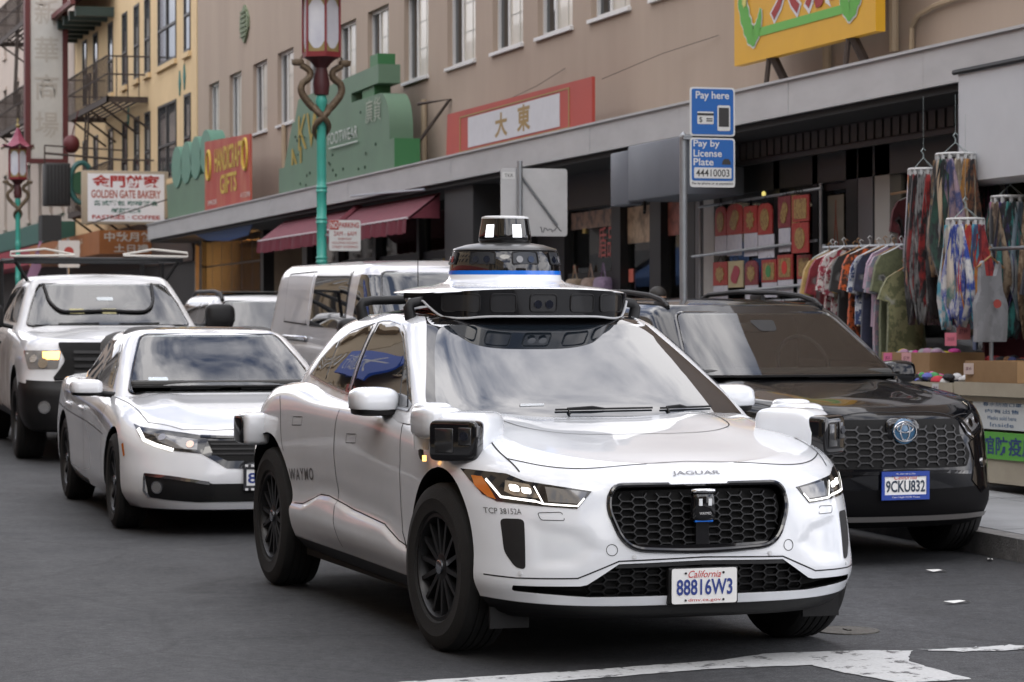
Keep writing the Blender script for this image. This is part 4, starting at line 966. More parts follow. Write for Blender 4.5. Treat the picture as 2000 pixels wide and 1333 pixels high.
# ---- white saloon behind the robotaxi
def build_civic():
    car = start('saloon_car', 'white saloon with black grille bar following close behind the robotaxi', (6.81, .45), -.02)
    low, green = civic_shells(); bv, gv = low.bvh, green.bvh
    low.fm[:2 * (36 + 96 + 14 - 1)] = 1
    fr = lambda V: V[:, 0] < -.1
    low.cut(arch(0, .325, .375, .37), 'y', lambda V: (V[:, 1] > .3) & (V[:, 2] < .8) & (V[:, 0] < .8), depth=.28)
    low.cut(arch(2.70, .325, .375, .37), 'y', lambda V: (V[:, 1] > .3) & (V[:, 2] < .8) & (V[:, 0] > 2), depth=.28)
    body = low.build('body', [M_PEARL, M_BLACK], car); open_ws(green, [(-.68, .90), (.68, .90), (.60, 1.09), (.49, 1.285), (-.49, 1.285), (-.60, 1.09)]); roof = green.build('roof', [M_PEARL], car)
    cabin(car, bv, .34, 1.2, .66, .935, 1.28, (.10, .10, .10))
    patch('sunroof', gv, rpoly([(1.42, -.36), (1.95, -.36), (1.95, .36), (1.42, .36)], .05), 'z', M_GLOSS, roof, .004, .06)
    ws = glasshouse(gv, roof, [(-.68, .90), (.68, .90), (.60, 1.09), (.49, 1.285), (-.49, 1.285), (-.60, 1.09)],
        [('door_glass', [[(.80, .925), (2.86, .975), (2.60, 1.09), (2.2, 1.225), (1.7, 1.275), (1.35, 1.235), (1.0, 1.08)],
                         [(.90, .945), (1.60, .955), (1.66, 1.255), (1.37, 1.22), (1.03, 1.075)], [(1.66, .955), (2.35, .97), (2.38, 1.14), (2.2, 1.20), (1.73, 1.255)], [(2.41, .975), (2.78, .985), (2.56, 1.08), (2.44, 1.12)]])])
    wipers(gv, ws, ((-.10, -.45), (.40, .05)), .912)
    st = patch('placard', gv, [(.54, .955), (.40, .955), (.40, .995), (.53, .995)], 'x', flat((.62, .70, .74)), ws, .0135, .03, 0)
    # black band of grille and lamp brows
    gb = [(.72, .705), (.489, .678), (.34, .655), (0, .648), (-.34, .655), (-.489, .678), (-.72, .705), (-.40, .545), (-.245, .452), (0, .443), (.245, .452), (.40, .545)]
    g = patch('grille', bv, gb, 'x', M_GLOSS, car, .004, .04, .01)
    gi = patch('grille_opening', bv, [(.36, .63), (-.36, .63), (-.33, .545), (-.24, .50), (.24, .50), (.33, .545)], 'x', M_SHADOW, g, .006, .04, 0)
    sl = MB()
    for z in (.605, .575, .545): seam(sl, bv, [(-.34, z), (.34, z)], 'x', .012, .012)
    sl.build('grille_bar', M_BLACK, gi)
    wg = MB(); seam(wg, bv, [(-.40, .655), (-.2, .648), (.2, .648), (.40, .655)], 'x', .022, .010); wg.build('grille_wing', M_GLOSS, g)
    em = MB(); l, n = hit(bv, (0, .60), 'x'); em.tube([l + n * .02 + Vector((0, a, b)) for a, b in ((-.045, .035), (-.035, -.035), (-.02, -.035), (-.018, -.005), (.018, -.005), (.02, -.035), (.035, -.035), (.045, .035))], .006, 6, closed=True); em.build('maker_badge', M_CHROME, g, True)
    for s in (1, -1):
        hl = patch('headlamp', bv, SY(s, [(.775, .722), (.741, .706), (.489, .676), (.355, .640), (.400, .548), (.587, .566), (.74, .625), (.762, .65)]), 'x', M_LAMPDK, car, .006, .03, .01)
        patch('lamp_lens', bv, SY(s, [(.68, .67), (.42, .635), (.43, .57), (.57, .58), (.66, .62)]), 'x', M_LAMP, hl, .008, .03, 0)
        disc('lamp_reflector', bv, s * .635, .645, .028, M_REFL, hl, .011); disc('lamp_reflector', bv, s * .47, .605, .026, mat('warm_reflector', (.6, .45, .38), .2, .8), hl, .011)
        d = MB(); seam(d, bv, SY(s, [(.758, .692), (.738, .625), (.68, .598), (.575, .566)]), 'x', .022, .011); d.build('daylight_strip', M_DRL, hl)
        fp = patch('fog_housing', bv, SY(s, rpoly([(.755, .408), (.60, .395), (.33, .352), (.33, .232), (.42, .230), (.61, .243), (.73, .258)], .02)), 'x', M_BLACK, car, .004, .03, .008)
        d = MB(); seam(d, bv, SY(s, [(.725, .262), (.755, .30), (.752, .405), (.60, .392), (.36, .356)]), 'x', .022, .010); d.build('chrome_strip', M_CHROME, fp)
        disc('fog_lamp', bv, s * .682, .325, .042, M_REFL, fp, .012, .02); disc('fog_lens', bv, s * .682, .325, .034, M_LAMP, fp, .014, .004)
        patch('side_marker', bv, [(-.42, .52), (-.36, .60), (-.33, .59), (-.40, .51)], 'y' if s > 0 else '-y', M_AMBER, body, .004, .03, 0)
        mirror(car, .72, .965, .935, s, M_PEARL, M_BLACK, (.085, .115, .058))
        wheel(car, 0, s * .775, .325, .220, .215, 10, M_TYRE, M_WHEELB, M_BRIGHT, sw=.016); wheel(car, 2.70, s * .775, .325, .220, .215, 10, M_TYRE, M_WHEELB, M_BRIGHT, sw=.016)
        patch('tail_lamp', bv, [(3.30, .80), (3.55, .80), (3.55, .92), (3.34, .93)], 'y' if s > 0 else '-y', MATS['red_lens'], car, .004, .05)
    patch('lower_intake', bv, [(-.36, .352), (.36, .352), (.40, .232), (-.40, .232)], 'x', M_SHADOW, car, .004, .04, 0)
    sm = MB()
    for s in (1, -1):
        ax = 'y' if s > 0 else '-y'
        for pts in ([(1.62, .90), (1.60, .6), (1.64, .42), (1.62, .27)], [(.62, .86), (.56, .6), (.55, .33)], [(2.62, .88), (2.45, .62), (2.33, .50), (2.28, .30)], [(.5, .62), (1.4, .665), (2.4, .70), (3.2, .74)]): seam(sm, bv, pts, ax, .006)
        seam(sm, bv, [(.55, s * .78), (.2, s * .745), (-.1, s * .72), (-.40, s * .69), (-.66, s * .50), (-.74, s * .30), (-.765, 0)], 'z', .006)
        h_ = MB()
        for hx in (1.45, 2.25): h_.tube([(hx, s * .887, .755), (hx + .02, s * .905, .757), (hx + .15, s * .905, .762), (hx + .17, s * .885, .764)], .012, 8)
        h_.build('door_handle', M_PEARL, body, True)
    sm.build('shut_line', M_SEAM, body)
    p_ = plate(car, frame((-.925, -.02, .392), (0, -1, 0), (0, 0, 1)), '8347', None, None, frame_col=(.03, .03, .035))
    for k in range(8):
        for zz in (.392 + .078, .392 - .078): ch = MB(); ch.box(-.9345, -.9335, -.02 - .15 + k * .04, -.02 - .13 + k * .04, zz - .008, zz + .008); ch.build('frame_check', flat((.7, .7, .7)), p_)
    under(car, -.6, 3.4, .6, .17, .4)
    return car
# ---- black SUV parked at the kerb
def build_rav():
    car = start('black_suv', 'black hybrid SUV parked at the kerb with roof rails', (3.78, -2.655), .085)
    low, green = suv_shells(); bv, gv = low.bvh, green.bvh
    nco = 36 + 96 + 14 - 1; low.fm[:7 * nco] = 1
    low.cut(arch(0, .36, .425, .42), 'y', lambda V: (V[:, 1] > .3) & (V[:, 2] < .9) & (V[:, 0] < .8), depth=.3)
    low.cut(arch(2.69, .36, .425, .42), 'y', lambda V: (V[:, 1] > .3) & (V[:, 2] < .9) & (V[:, 0] > 2), depth=.3)
    body = low.build('body', [M_NIGHT, mat('satin_black_cladding', (.004, .004, .0045), .6, spec=.08)], car); open_ws(green, [(-.74, 1.06), (.74, 1.06), (.64, 1.28), (.55, 1.475), (-.55, 1.475), (-.64, 1.28)]); roof = green.build('roof', [M_NIGHT], car)
    cabin(car, bv, .25, 1.2, .72, 1.085, 1.47, (.20, .19, .16))
    ws = glasshouse(gv, roof, [(-.74, 1.06), (.74, 1.06), (.64, 1.28), (.55, 1.475), (-.55, 1.475), (-.64, 1.28)],
        [('door_glass', [[(.72, 1.08), (3.2, 1.10), (3.15, 1.25), (2.95, 1.42), (2.4, 1.475), (1.4, 1.48), (1.05, 1.36)],
                         [(.82, 1.095), (1.62, 1.10), (1.66, 1.46), (1.42, 1.46), (1.08, 1.34)], [(1.69, 1.10), (2.5, 1.11), (2.5, 1.445), (2.4, 1.455), (1.73, 1.46)], [(2.56, 1.12), (3.1, 1.12), (2.9, 1.38), (2.56, 1.43)]])])
    wipers(gv, ws, ((-.05, -.50), (.45, .06)), 1.072)
    patch('camera_housing', gv, rpoly([(-.09, 1.43), (.09, 1.43), (.06, 1.36), (-.06, 1.36)], .02), 'x', M_GREYP, ws, .0135, .03, 0)
    cc = MB()
    for ax in ('y', '-y'): seam(cc, gv, [(.72, 1.075), (3.2, 1.095)], ax, .018, .008)
    cc.build('belt_trim', M_BRIGHT, roof)
    g = patch('grille', bv, rpoly([(.44, .855), (.40, .872), (-.40, .872), (-.44, .855), (-.43, .78), (-.52, .66), (-.48, .585), (.48, .585), (.52, .66), (.43, .78)], .02), 'x', M_SHADOW, car, .003, .04, .01)
    gb = MB(); hexes(gb, rpoly([(.42, .79), (.42, .835), (-.42, .835), (-.42, .79), (-.50, .66), (-.47, .60), (.47, .60), (.50, .66)], .01), .075, .043, .0085, lambda a_, b_: (lambda l: (l.x - .012, a_, b_))(hit(bv, (a_, b_), 'x')[0]), .02)
    gb.build('grille_mesh', mat('grille_grey', (.022, .022, .023), .45), g)
    l, n = hit(bv, (0, .805), 'x')
    ho = MB(); blob(ho, (l.x + .005, 0, .812), (.03, .115, .075), .6, .7); hod = ho.build('badge_housing', M_GLOSS, g, True)
    e = MB(); c = Vector((l.x - .03, 0, .805)); e.lathe([(.078, .012), (.074, 0), (0, -.004)], 28, axis='x', o=tuple(c)); eb = e.build('maker_badge', mat('badge_blue', (.02, .10, .20), .2, .4, coat=1.), hod, True)
    for rx, rz in ((.076, .058), (.030, .052), (.055, .024)):
        t = MB(); t.tube([c + Vector((-.005, rx * math.cos(a), rz * math.sin(a) + (.018 if rx == .055 else 0))) for a in np.linspace(0, 2 * math.pi, 25)[:-1]], .005, 6, closed=True); t.build('badge_ring', M_CHROME, eb, True)
    br = MB(); seam(br, bv, [(-.52, .548), (-.3, .562), (.3, .562), (.52, .548)], 'x', .02, .006); br.build('bumper_edge', M_GLOSS, car)
    for s in (1, -1):
        hl = patch('headlamp', bv, SY(s, [(.445, .855), (.60, .912), (.70, .895), (.70, .80), (.545, .742), (.49, .777)]), 'x', M_LAMPDK, car, .005, .03, .01)
        patch('lamp_lens', bv, SY(s, [(.48, .855), (.60, .895), (.66, .83), (.55, .785)]), 'x', M_LAMP, hl, .008, .03, 0)
        disc('lamp_reflector', bv, s * .545, .840, .028, M_REFL, hl, .012); disc('lamp_reflector', bv, s * .615, .850, .026, M_REFL, hl, .012)
        k = MB(); seam(k, bv, SY(s, [(.455, .845), (.50, .785), (.56, .755), (.68, .80)]), 'x', .012, .010); k.build('lamp_strip', M_REFL, hl)
        ck = patch('bumper_cheek', bv, SY(s, [(.515, .725), (.68, .79), (.74, .70), (.72, .45), (.63, .42), (.53, .50), (.56, .62)]), 'x', M_GLOSS, car, .006, .04, .01)
        disc('fog_lamp', bv, s * .66, .60, .03, M_REFL, ck, .014)
        mirror(car, .80, .93, 1.105, s, M_NIGHT, M_BLACK, (.09, .11, .072))
        wheel(car, 0, s * .80, .36, .235, .225, 10, M_TYRE, M_WHEELB, M_BRIGHT, sw=.016); wheel(car, 2.69, s * .80, .36, .235, .225, 10, M_TYRE, M_WHEELB, M_BRIGHT, sw=.016)
        rl = MB(); P = [(1.16, .565, 1.525), (1.26, .56, 1.565), (1.45, .56, 1.597), (1.8, .56, 1.618), (2.4, .56, 1.622), (2.85, .55, 1.60), (3.02, .54, 1.545), (3.08, .54, 1.52)]
        rl.tube([(a, s * b, c_) for a, b, c_ in P], [.012, .02, .017, .016, .016, .017, .02, .012], 8)
        for x, zt_ in ((1.28, 1.56), (2.1, 1.605), (2.95, 1.57)): rl.rbox(x - .09, x + .09, s * .56 - .02, s * .56 + .02, 1.50, zt_, .015)
        rl.build('roof_rail', M_GREYP, roof, True, 40)
    sk = MB(); seam(sk, bv, [(-.76, .285), (-.6, .292), (.6, .292), (.76, .285)], 'x', .035, .012); sk.build('skid_plate', mat('skid_silver', (.17, .165, .16), .4, .3), car)
    sm = MB()
    for s in (1, -1):
        ax = 'y' if s > 0 else '-y'
        for pts in ([(1.66, 1.05), (1.64, .5)], [(.60, 1.02), (.55, .5)], [(2.7, 1.05), (2.45, .7), (2.38, .5)]): seam(sm, bv, pts, ax, .006)
        seam(sm, bv, [(.5, s * .82), (0, s * .775), (-.4, s * .74), (-.68, s * .60), (-.80, s * .40), (-.83, 0)], 'z', .007)
    sm.build('shut_line', M_SEAM, body)
    plate(car, frame((-.936, .0, .487), (0, -1, 0), (0, 0, 1)), '9CKU832', 'California', None, ink=srgb(30, 50, 70), frame_col=srgb(20, 60, 150), ftop='My other ride is a bike', fbot='Tam High MTB Team')
    under(car, -.6, 3.4, .62, .24, .45)
    return car
# ---- white pickup with rack
def build_truck():
    car = start('pickup_truck', 'muddy white pickup truck with ladder rack, amber light on and black bumper', (14.8, .03), -.03, 'pickup truck')
    low, green = truck_shells(); bv, gv = low.bvh, green.bvh; nco = 30 + 100 + 12 - 1
    low.fm[:4 * nco] = 1
    fc = low.V[low.F].mean(1); low.fm[(fc[:, 2] < .76) & (fc[:, 0] < -.42)] = 1; low.fm[(fc[:, 0] > .45) & (fc[:, 2] < 1.12) & (fc[:, 2] > .44)] = 2
    low.cut(arch(0, .40, .47, .50), 'y', lambda V: (V[:, 1] > .3) & (V[:, 2] < 1.05) & (V[:, 0] < 1), depth=.32)
    low.cut(arch(3.70, .40, .47, .50), 'y', lambda V: (V[:, 1] > .3) & (V[:, 2] < 1.05) & (V[:, 0] > 3), depth=.32)
    body = low.build('body', [M_TRUCKW, M_BLACK, M_DIRT], car); open_ws(green, [(-.80, 1.265), (.80, 1.265), (.72, 1.47), (.62, 1.665), (-.62, 1.665), (-.72, 1.47)]); roof = green.build('cab_roof', [M_TRUCKW], car)
    cabin(car, bv, .60, 1.3, .76, 1.25, 1.66, (.13, .125, .12))
    ws = glasshouse(gv, roof, [(-.80, 1.265), (.80, 1.265), (.72, 1.47), (.62, 1.665), (-.62, 1.665), (-.72, 1.47)],
        [('door_glass', [[(1.02, 1.29), (2.85, 1.31), (2.80, 1.62), (1.62, 1.655), (1.45, 1.60)], [(1.10, 1.305), (1.86, 1.31), (1.88, 1.63), (1.63, 1.635), (1.47, 1.58)], [(1.95, 1.315), (2.75, 1.325), (2.72, 1.60), (1.97, 1.63)]])])
    hz = MB(); P = []
    for a, b in spl([(.585, 1.655), (.57, 1.56), (.55, 1.48), (.48, 1.405), (.38, 1.385), (0, 1.395), (-.30, 1.385), (-.42, 1.41), (-.48, 1.50), (-.50, 1.66)], 6):
        l, n = hit(gv, (a, b), 'x'); P.append(l + n * .016)
    hz.tube([p + Vector((-.008, 0, .004)) for p in P], .016, 8); hz.build('windscreen_loop', M_BLACK, ws, True)  # black tube following a loop across the windscreen
    for a, b in ((.30, 1.40), (-.02, 1.40)): patch('dash_paper', gv, [(a - .07, b - .03), (a + .07, b - .03), (a + .07, b + .02), (a - .07, b + .02)], 'x', flat((.45, .42, .22)), ws, .0135, .05, 0)
    patch('mirror_card', gv, [(.08, 1.50), (-.08, 1.50), (-.08, 1.535), (.08, 1.535)], 'x', flat((.55, .6, .62)), ws, .0135, .05, 0)
    wipers(gv, ws, ((.5, .1), (-.1, -.5)), 1.272)
    g = patch('grille', bv, rpoly([(-.66, 1.105), (.66, 1.105), (.60, .95), (.72, .775), (-.72, .775), (-.60, .95)], .03), 'x', M_SHADOW, car, .03, .05, .05)
    gs = MB()
    for z in (.84, .90, .96, 1.02): seam(gs, bv, [(-.52, z), (.52, z)], 'x', .03, .045)
    gs.build('grille_bar', M_BLACK, g)
    for s in (1, -1):
        hl = patch('headlamp', bv, SY(s, rpoly([(.955, 1.045), (.635, 1.052), (.67, .880), (.93, .876)], .02)), 'x', M_LAMP, car, .006, .04, .012)
        patch('indicator_lens', bv, SY(s, [(.80, 1.035), (.645, 1.04), (.66, .965), (.80, .965)]), 'x', M_LITAMB if s > 0 else M_AMBER, hl, .009, .03, 0)
        disc('lamp_reflector', bv, s * .80, .93, .05, M_REFL, hl, .012); disc('lamp_reflector', bv, s * .88, .97, .04, M_REFL, hl, .012)
        disc('fog_lamp', bv, s * .80, .525, .06, M_REFL, car, .012, .03); disc('fog_lens', bv, s * .80, .525, .045, M_LIT if False else M_LAMP, car, .016, .005)
        mirror(car, 1.02, 1.16, 1.36, s, M_BLACK, M_BLACK, (.09, .15, .12))
        wheel(car, 0, s * .86, .40, .235, .275, 5, M_TYRE, M_WHEELB, M_BRIGHT, sw=.045); wheel(car, 3.70, s * .86, .40, .235, .275, 5, M_TYRE, M_WHEELB, M_BRIGHT, sw=.045)
    sm = MB()
    for s in (1, -1):
        ax = 'y' if s > 0 else '-y'
        for pts in ([(1.92, 1.22), (1.90, .55)], [(.80, 1.2), (.62, .9), (.60, .55)], [(2.86, 1.2), (2.84, .5)]): seam(sm, bv, pts, ax, .01)
        h_ = MB()
        for hx in (1.72, 2.62): h_.tube([(hx, s * .985, 1.08), (hx + .02, s * 1.01, 1.085), (hx + .16, s * 1.01, 1.085), (hx + .18, s * .985, 1.08)], .015, 8)
        h_.build('door_handle', M_BLACK, body, True)
    sm.build('shut_line', M_SEAM, body)
    under(car, -.6, 4.7, .7, .32, .6)
    rk = MB(); z = 1.92
    for s in (1, -1):
        rk.tube([(3.1, s * .86, 1.2), (3.1, s * .86, z)], .03, 8); rk.tube([(4.7, s * .86, 1.2), (4.7, s * .86, z)], .03, 8)
        rk.tube([(1.55, s * .84, z), (4.8, s * .84, z)], .018, 8); rk.tube([(1.7, s * .84, z), (1.75, s * .70, 1.70)], .02, 6)
    for x in (1.55, 3.1, 4.7): rk.tube([(x, -.86, z + .01), (x, .86, z + .01)], .022, 8)
    ro = rk.build('ladder_rack', M_GREYP, car, True)
    for s in (1, -1):
        wr = MB(); wr.tube([(1.5, s * .90, z + .04), (1.5, s * .90, z + .08), (1.55, s * .55, z + .115), (1.6, s * .25, z + .06)], .012, 6); wr.tube([(1.5, s * .90, z + .04), (1.55, s * .25, z + .05)], .012, 6); wr.build('rack_guide', flat((.62, .60, .55), .4), ro, True)
    return car
# ---- silver van parked behind the black SUV
def build_van():
    car = start('panel_van', 'dusty silver panel van parked behind the black SUV', (11.0, -2.55), 0., 'van')
    low, green = van_shells(); bv, gv = low.bvh, green.bvh
    low.cut(arch(0, .345, .40, .40), 'y', lambda V: (V[:, 1] > .3) & (V[:, 2] < .9) & (V[:, 0] < .8), depth=.3)
    low.cut(arch(3.3, .345, .40, .40), 'y', lambda V: (V[:, 1] > .3) & (V[:, 2] < .9) & (V[:, 0] > 2), depth=.3)
    body = low.build('body', [M_SILVER, M_BLACK], car); open_ws(green, [(-.83, 1.18), (.83, 1.18), (.76, 1.50), (.68, 1.775), (-.68, 1.775), (-.76, 1.50)]); roof = green.build('roof', [M_SILVER], car)
    cabin(car, bv, -.05, 1.2, .78, 1.205, 1.78, (.05, .05, .055))
    dk = M_SILVER
    ws = glasshouse(gv, roof, [(-.83, 1.18), (.83, 1.18), (.76, 1.50), (.68, 1.775), (-.68, 1.775), (-.76, 1.50)],
        [('cab_door_glass', [[(.38, 1.30), (.40, 1.36), (.62, 1.60), (.80, 1.755), (1.18, 1.765), (1.15, 1.30)], [(.44, 1.315), (.46, 1.36), (.66, 1.585), (.83, 1.735), (1.14, 1.745), (1.11, 1.315)]]),
         ('sliding_glass', [[(1.42, 1.27), (2.82, 1.28), (2.90, 1.79), (1.52, 1.80)], [(1.45, 1.285), (2.80, 1.295), (2.88, 1.775), (1.55, 1.785)]])], seal=.03)
    for ax in ('y', '-y'):
        patch('blank_panel', gv, rpoly([(2.98, 1.30), (3.95, 1.32), (4.10, 1.77), (3.02, 1.785)], .06), ax, M_SILVER, roof, .008, .08, .012)
        q = MB(); seam(q, gv, spl([(2.93, 1.29), (3.96, 1.31), (4.12, 1.78), (2.97, 1.80)], 1), ax, .012, .004); q.build('panel_recess', M_SEAM, roof)
    for s in (1, -1):
        h_ = MB(); h_.rbox(2.75, 3.75, s * .955 - .02, s * .955 + .02, 1.13, 1.185, .015); h_.build('door_rail', M_BRIGHT, body, True, 50)
        mirror(car, .45, 1.08, 1.25, s, M_GREYP, M_BLACK, (.09, .12, .13))
        wheel(car, 0, s * .83, .345, .22, .22, 8, M_TYRE, M_BRIGHT, M_BRIGHT, sw=.03); wheel(car, 3.3, s * .83, .345, .22, .22, 8, M_TYRE, M_BRIGHT, M_BRIGHT, sw=.03)
        patch('headlamp', bv, SY(s, [(.55, .93), (.86, 1.0), (.88, .86), (.60, .80)]), 'x', M_LAMP, car, .006, .04, .01)
    patch('grille', bv, rpoly([(-.5, .9), (.5, .9), (.55, .66), (-.55, .66)], .05), 'x', M_BLACK, car, .006, .05, .01)
    at_ = MB(); at_.tube([(-.1, .62, 1.1), (-.12, .63, 1.9)], .004, 5); at_.build('aerial', M_BLACK, body)
    under(car, -.6, 4.3, .7, .24, .5)
    return car
# ---- white SUV parked behind the van
def build_suv():
    car = start('white_suv', 'white SUV with black mirrors parked behind the silver van', (19.0, -2.6), 0.)
    low, green = suv_shells(); bv, gv = low.bvh, green.bvh
    low.cut(arch(0, .36, .425, .42), 'y', lambda V: (V[:, 1] > .3) & (V[:, 2] < .9) & (V[:, 0] < .8), depth=.3)
    low.cut(arch(2.69, .36, .425, .42), 'y', lambda V: (V[:, 1] > .3) & (V[:, 2] < .9) & (V[:, 0] > 2), depth=.3)
    body = low.build('body', [M_TRUCKW, M_GREYP], car); open_ws(green, [(-.74, 1.06), (.74, 1.06), (.64, 1.28), (.55, 1.475), (-.55, 1.475), (-.64, 1.28)]); roof = green.build('roof', [M_TRUCKW], car)
    cabin(car, bv, .25, 1.2, .72, 1.085, 1.47, (.11, .11, .11))
    ws = glasshouse(gv, roof, [(-.74, 1.06), (.74, 1.06), (.64, 1.28), (.55, 1.475), (-.55, 1.475), (-.64, 1.28)],
        [('door_glass', [[(.72, 1.08), (3.2, 1.10), (3.15, 1.25), (2.95, 1.42), (2.4, 1.475), (1.4, 1.48), (1.05, 1.36)], [(.82, 1.095), (1.62, 1.10), (1.66, 1.46), (1.42, 1.46), (1.08, 1.34)], [(1.69, 1.10), (2.9, 1.11), (2.9, 1.41), (2.4, 1.455), (1.73, 1.46)]])])
    for s in (1, -1):
        rl = MB(); rl.tube([(1.05, s * .58, 1.50), (1.2, s * .57, 1.57), (1.6, s * .57, 1.60), (2.8, s * .56, 1.59), (3.05, s * .55, 1.53)], .024, 8); rl.build('roof_rail', M_BLACK, roof, True)
        mirror(car, .66, 1.02, 1.14, s, M_BLACK, M_BLACK, (.09, .125, .10))
        wheel(car, 0, s * .80, .36, .235, .225, 7, M_TYRE, M_WHEELB, M_BRIGHT, sw=.02); wheel(car, 2.69, s * .80, .36, .235, .225, 7, M_TYRE, M_WHEELB, M_BRIGHT, sw=.02)
        patch('headlamp', bv, SY(s, [(.575, .862), (.72, .905), (.80, .885), (.80, .80), (.62, .785)]), 'x', M_LAMP, car, .005, .04, .01)
    lb = MB(); lb.rbox(1.3, 3.0, -.55, .55, 1.585, 1.60, .006); lb.build('roof_panel', M_BLACK, roof)
    patch('grille', bv, rpoly([(-.5, .87), (.5, .87), (.55, .66), (-.55, .66)], .05), 'x', M_BLACK, car, .006, .05, .01)
    under(car, -.6, 3.4, .62, .24, .45)
    return car
build_civic(); build_rav(); build_truck(); build_van(); build_suv()
# ------------------------------------------------------------------ street
def gmesh(name, boxes, m, parent=None):
    """boxes (x0, x1, y0, y1, h0, h1) that follow the climbing street"""
    mb = MB()
    for x0, x1, y0, y1, h0, h1 in boxes:
        V = [(x, y, gz(x) + h) for h in (h0, h1) for y in (y0, y1) for x in (x0, x1)]
        mb.add(V, [(0, 2, 3, 1), (4, 5, 7, 6), (0, 1, 5, 4), (2, 6, 7, 3), (0, 4, 6, 2), (1, 3, 7, 5)])
    return mb.build(name, m, parent)
def asphalt():
    m = bpy.data.materials.new('worn_asphalt'); m.use_nodes = True; t = m.node_tree; b = t.nodes['Principled BSDF']; N = t.nodes.new; L = t.links.new
    tc_ = N('ShaderNodeTexCoord')
    def noise(sc, det, rough=.6, stretch=(1, 1, 1)):
        mp_ = N('ShaderNodeMapping'); mp_.inputs['Scale'].default_value = stretch; L(tc_.outputs['Object'], mp_.inputs['Vector'])
        n = N('ShaderNodeTexNoise'); n.inputs['Scale'].default_value = sc; n.inputs['Detail'].default_value = det; n.inputs['Roughness'].default_value = rough; L(mp_.outputs['Vector'], n.inputs['Vector']); return n.outputs['Fac']
    def ramp(src, p0, p1, c0, c1):
        r = N('ShaderNodeValToRGB'); e = r.color_ramp.elements; e[0].position, e[1].position = p0, p1; e[0].color = (*c0, 1); e[1].color = (*c1, 1); L(src, r.inputs['Fac']); return r.outputs['Color']
    base = ramp(noise(.5, 6, .6, (.45, 1.3, 1)), .3, .75, (.0225, .0240, .0270), (.042, .0440, .0475))
    fine = ramp(noise(110, 3, .75), .38, .68, (.5, .5, .5), (1.8, 1.78, 1.75))
    mul = N('ShaderNodeMix'); mul.data_type = 'RGBA'; mul.blend_type = 'MULTIPLY'; mul.inputs[0].default_value = 1; L(base, mul.inputs[6]); L(fine, mul.inputs[7])
    st = ramp(noise(1.7, 8, .68, (.35, 1.2, 1)), .56, .66, (1, 1, 1), (.70, .69, .68))
    mu2 = N('ShaderNodeMix'); mu2.data_type = 'RGBA'; mu2.blend_type = 'MULTIPLY'; mu2.inputs[0].default_value = .8; L(mul.outputs[2], mu2.inputs[6]); L(st, mu2.inputs[7])
    sp = N('ShaderNodeTexVoronoi'); sp.inputs['Scale'].default_value = 130; L(tc_.outputs['Object'], sp.inputs['Vector'])
    chip = ramp(sp.outputs['Distance'], .05, .10, (1, 1, 1), (0, 0, 0))
    mu3 = N('ShaderNodeMix'); mu3.data_type = 'RGBA'; mu3.inputs[7].default_value = (.10, .098, .096, 1); L(chip, mu3.inputs[0]); L(mu2.outputs[2], mu3.inputs[6])
    lane = ramp(noise(.16, 3, .5, (.1, 2.2, 1)), .38, .62, (.70, .70, .71), (1.40, 1.40, 1.40))
    mu4 = N('ShaderNodeMix'); mu4.data_type = 'RGBA'; mu4.blend_type = 'MULTIPLY'; mu4.inputs[0].default_value = 1; L(mu3.outputs[2], mu4.inputs[6]); L(lane, mu4.inputs[7])
    grain = ramp(noise(17, 8, .85), .36, .66, (.50, .50, .51), (1.62, 1.61, 1.60))
    mu5 = N('ShaderNodeMix'); mu5.data_type = 'RGBA'; mu5.blend_type = 'MULTIPLY'; mu5.inputs[0].default_value = 1; L(mu4.outputs[2], mu5.inputs[6]); L(grain, mu5.inputs[7])
    cw_ = N('ShaderNodeTexNoise'); cw_.inputs['Scale'].default_value = 1.1; cw_.inputs['Detail'].default_value = 4; L(tc_.outputs['Object'], cw_.inputs['Vector'])
    ad = N('ShaderNodeMix'); ad.data_type = 'VECTOR'; ad.inputs[0].default_value = .28; L(tc_.outputs['Object'], ad.inputs[4]); L(cw_.outputs['Color'], ad.inputs[5])
    vc = N('ShaderNodeTexVoronoi'); vc.feature = 'DISTANCE_TO_EDGE'; vc.inputs['Scale'].default_value = .42; L(ad.outputs[1], vc.inputs['Vector'])
    crk = ramp(vc.outputs['Distance'], .003, .008, (.72, .72, .72), (1, 1, 1))
    mu6 = N('ShaderNodeMix'); mu6.data_type = 'RGBA'; mu6.blend_type = 'MULTIPLY'; mu6.inputs[0].default_value = 1; L(mu5.outputs[2], mu6.inputs[6]); L(crk, mu6.inputs[7])
    L(mu6.outputs[2], b.inputs['Base Color'])
    rr = N('ShaderNodeMapRange'); rr.inputs[3].default_value = .62; rr.inputs[4].default_value = .9; L(noise(2.2, 5), rr.inputs[0]); L(rr.outputs[0], b.inputs['Roughness'])
    bp = N('ShaderNodeBump'); bp.inputs['Strength'].default_value = .7; bp.inputs['Distance'].default_value = .006; L(noise(160, 4, .7), bp.inputs['Height']); L(bp.outputs['Normal'], b.inputs['Normal'])
    return m
M_ASPH = asphalt()
road = mesh('road', [(-200, -80, gz(-200)), (500, -80, gz(500)), (500, 80, gz(500)), (-200, 80, gz(-200))], [(0, 1, 2, 3)], M_ASPH)
tag(road, 'dark worn asphalt street climbing away from the camera', 'road', kind='structure')
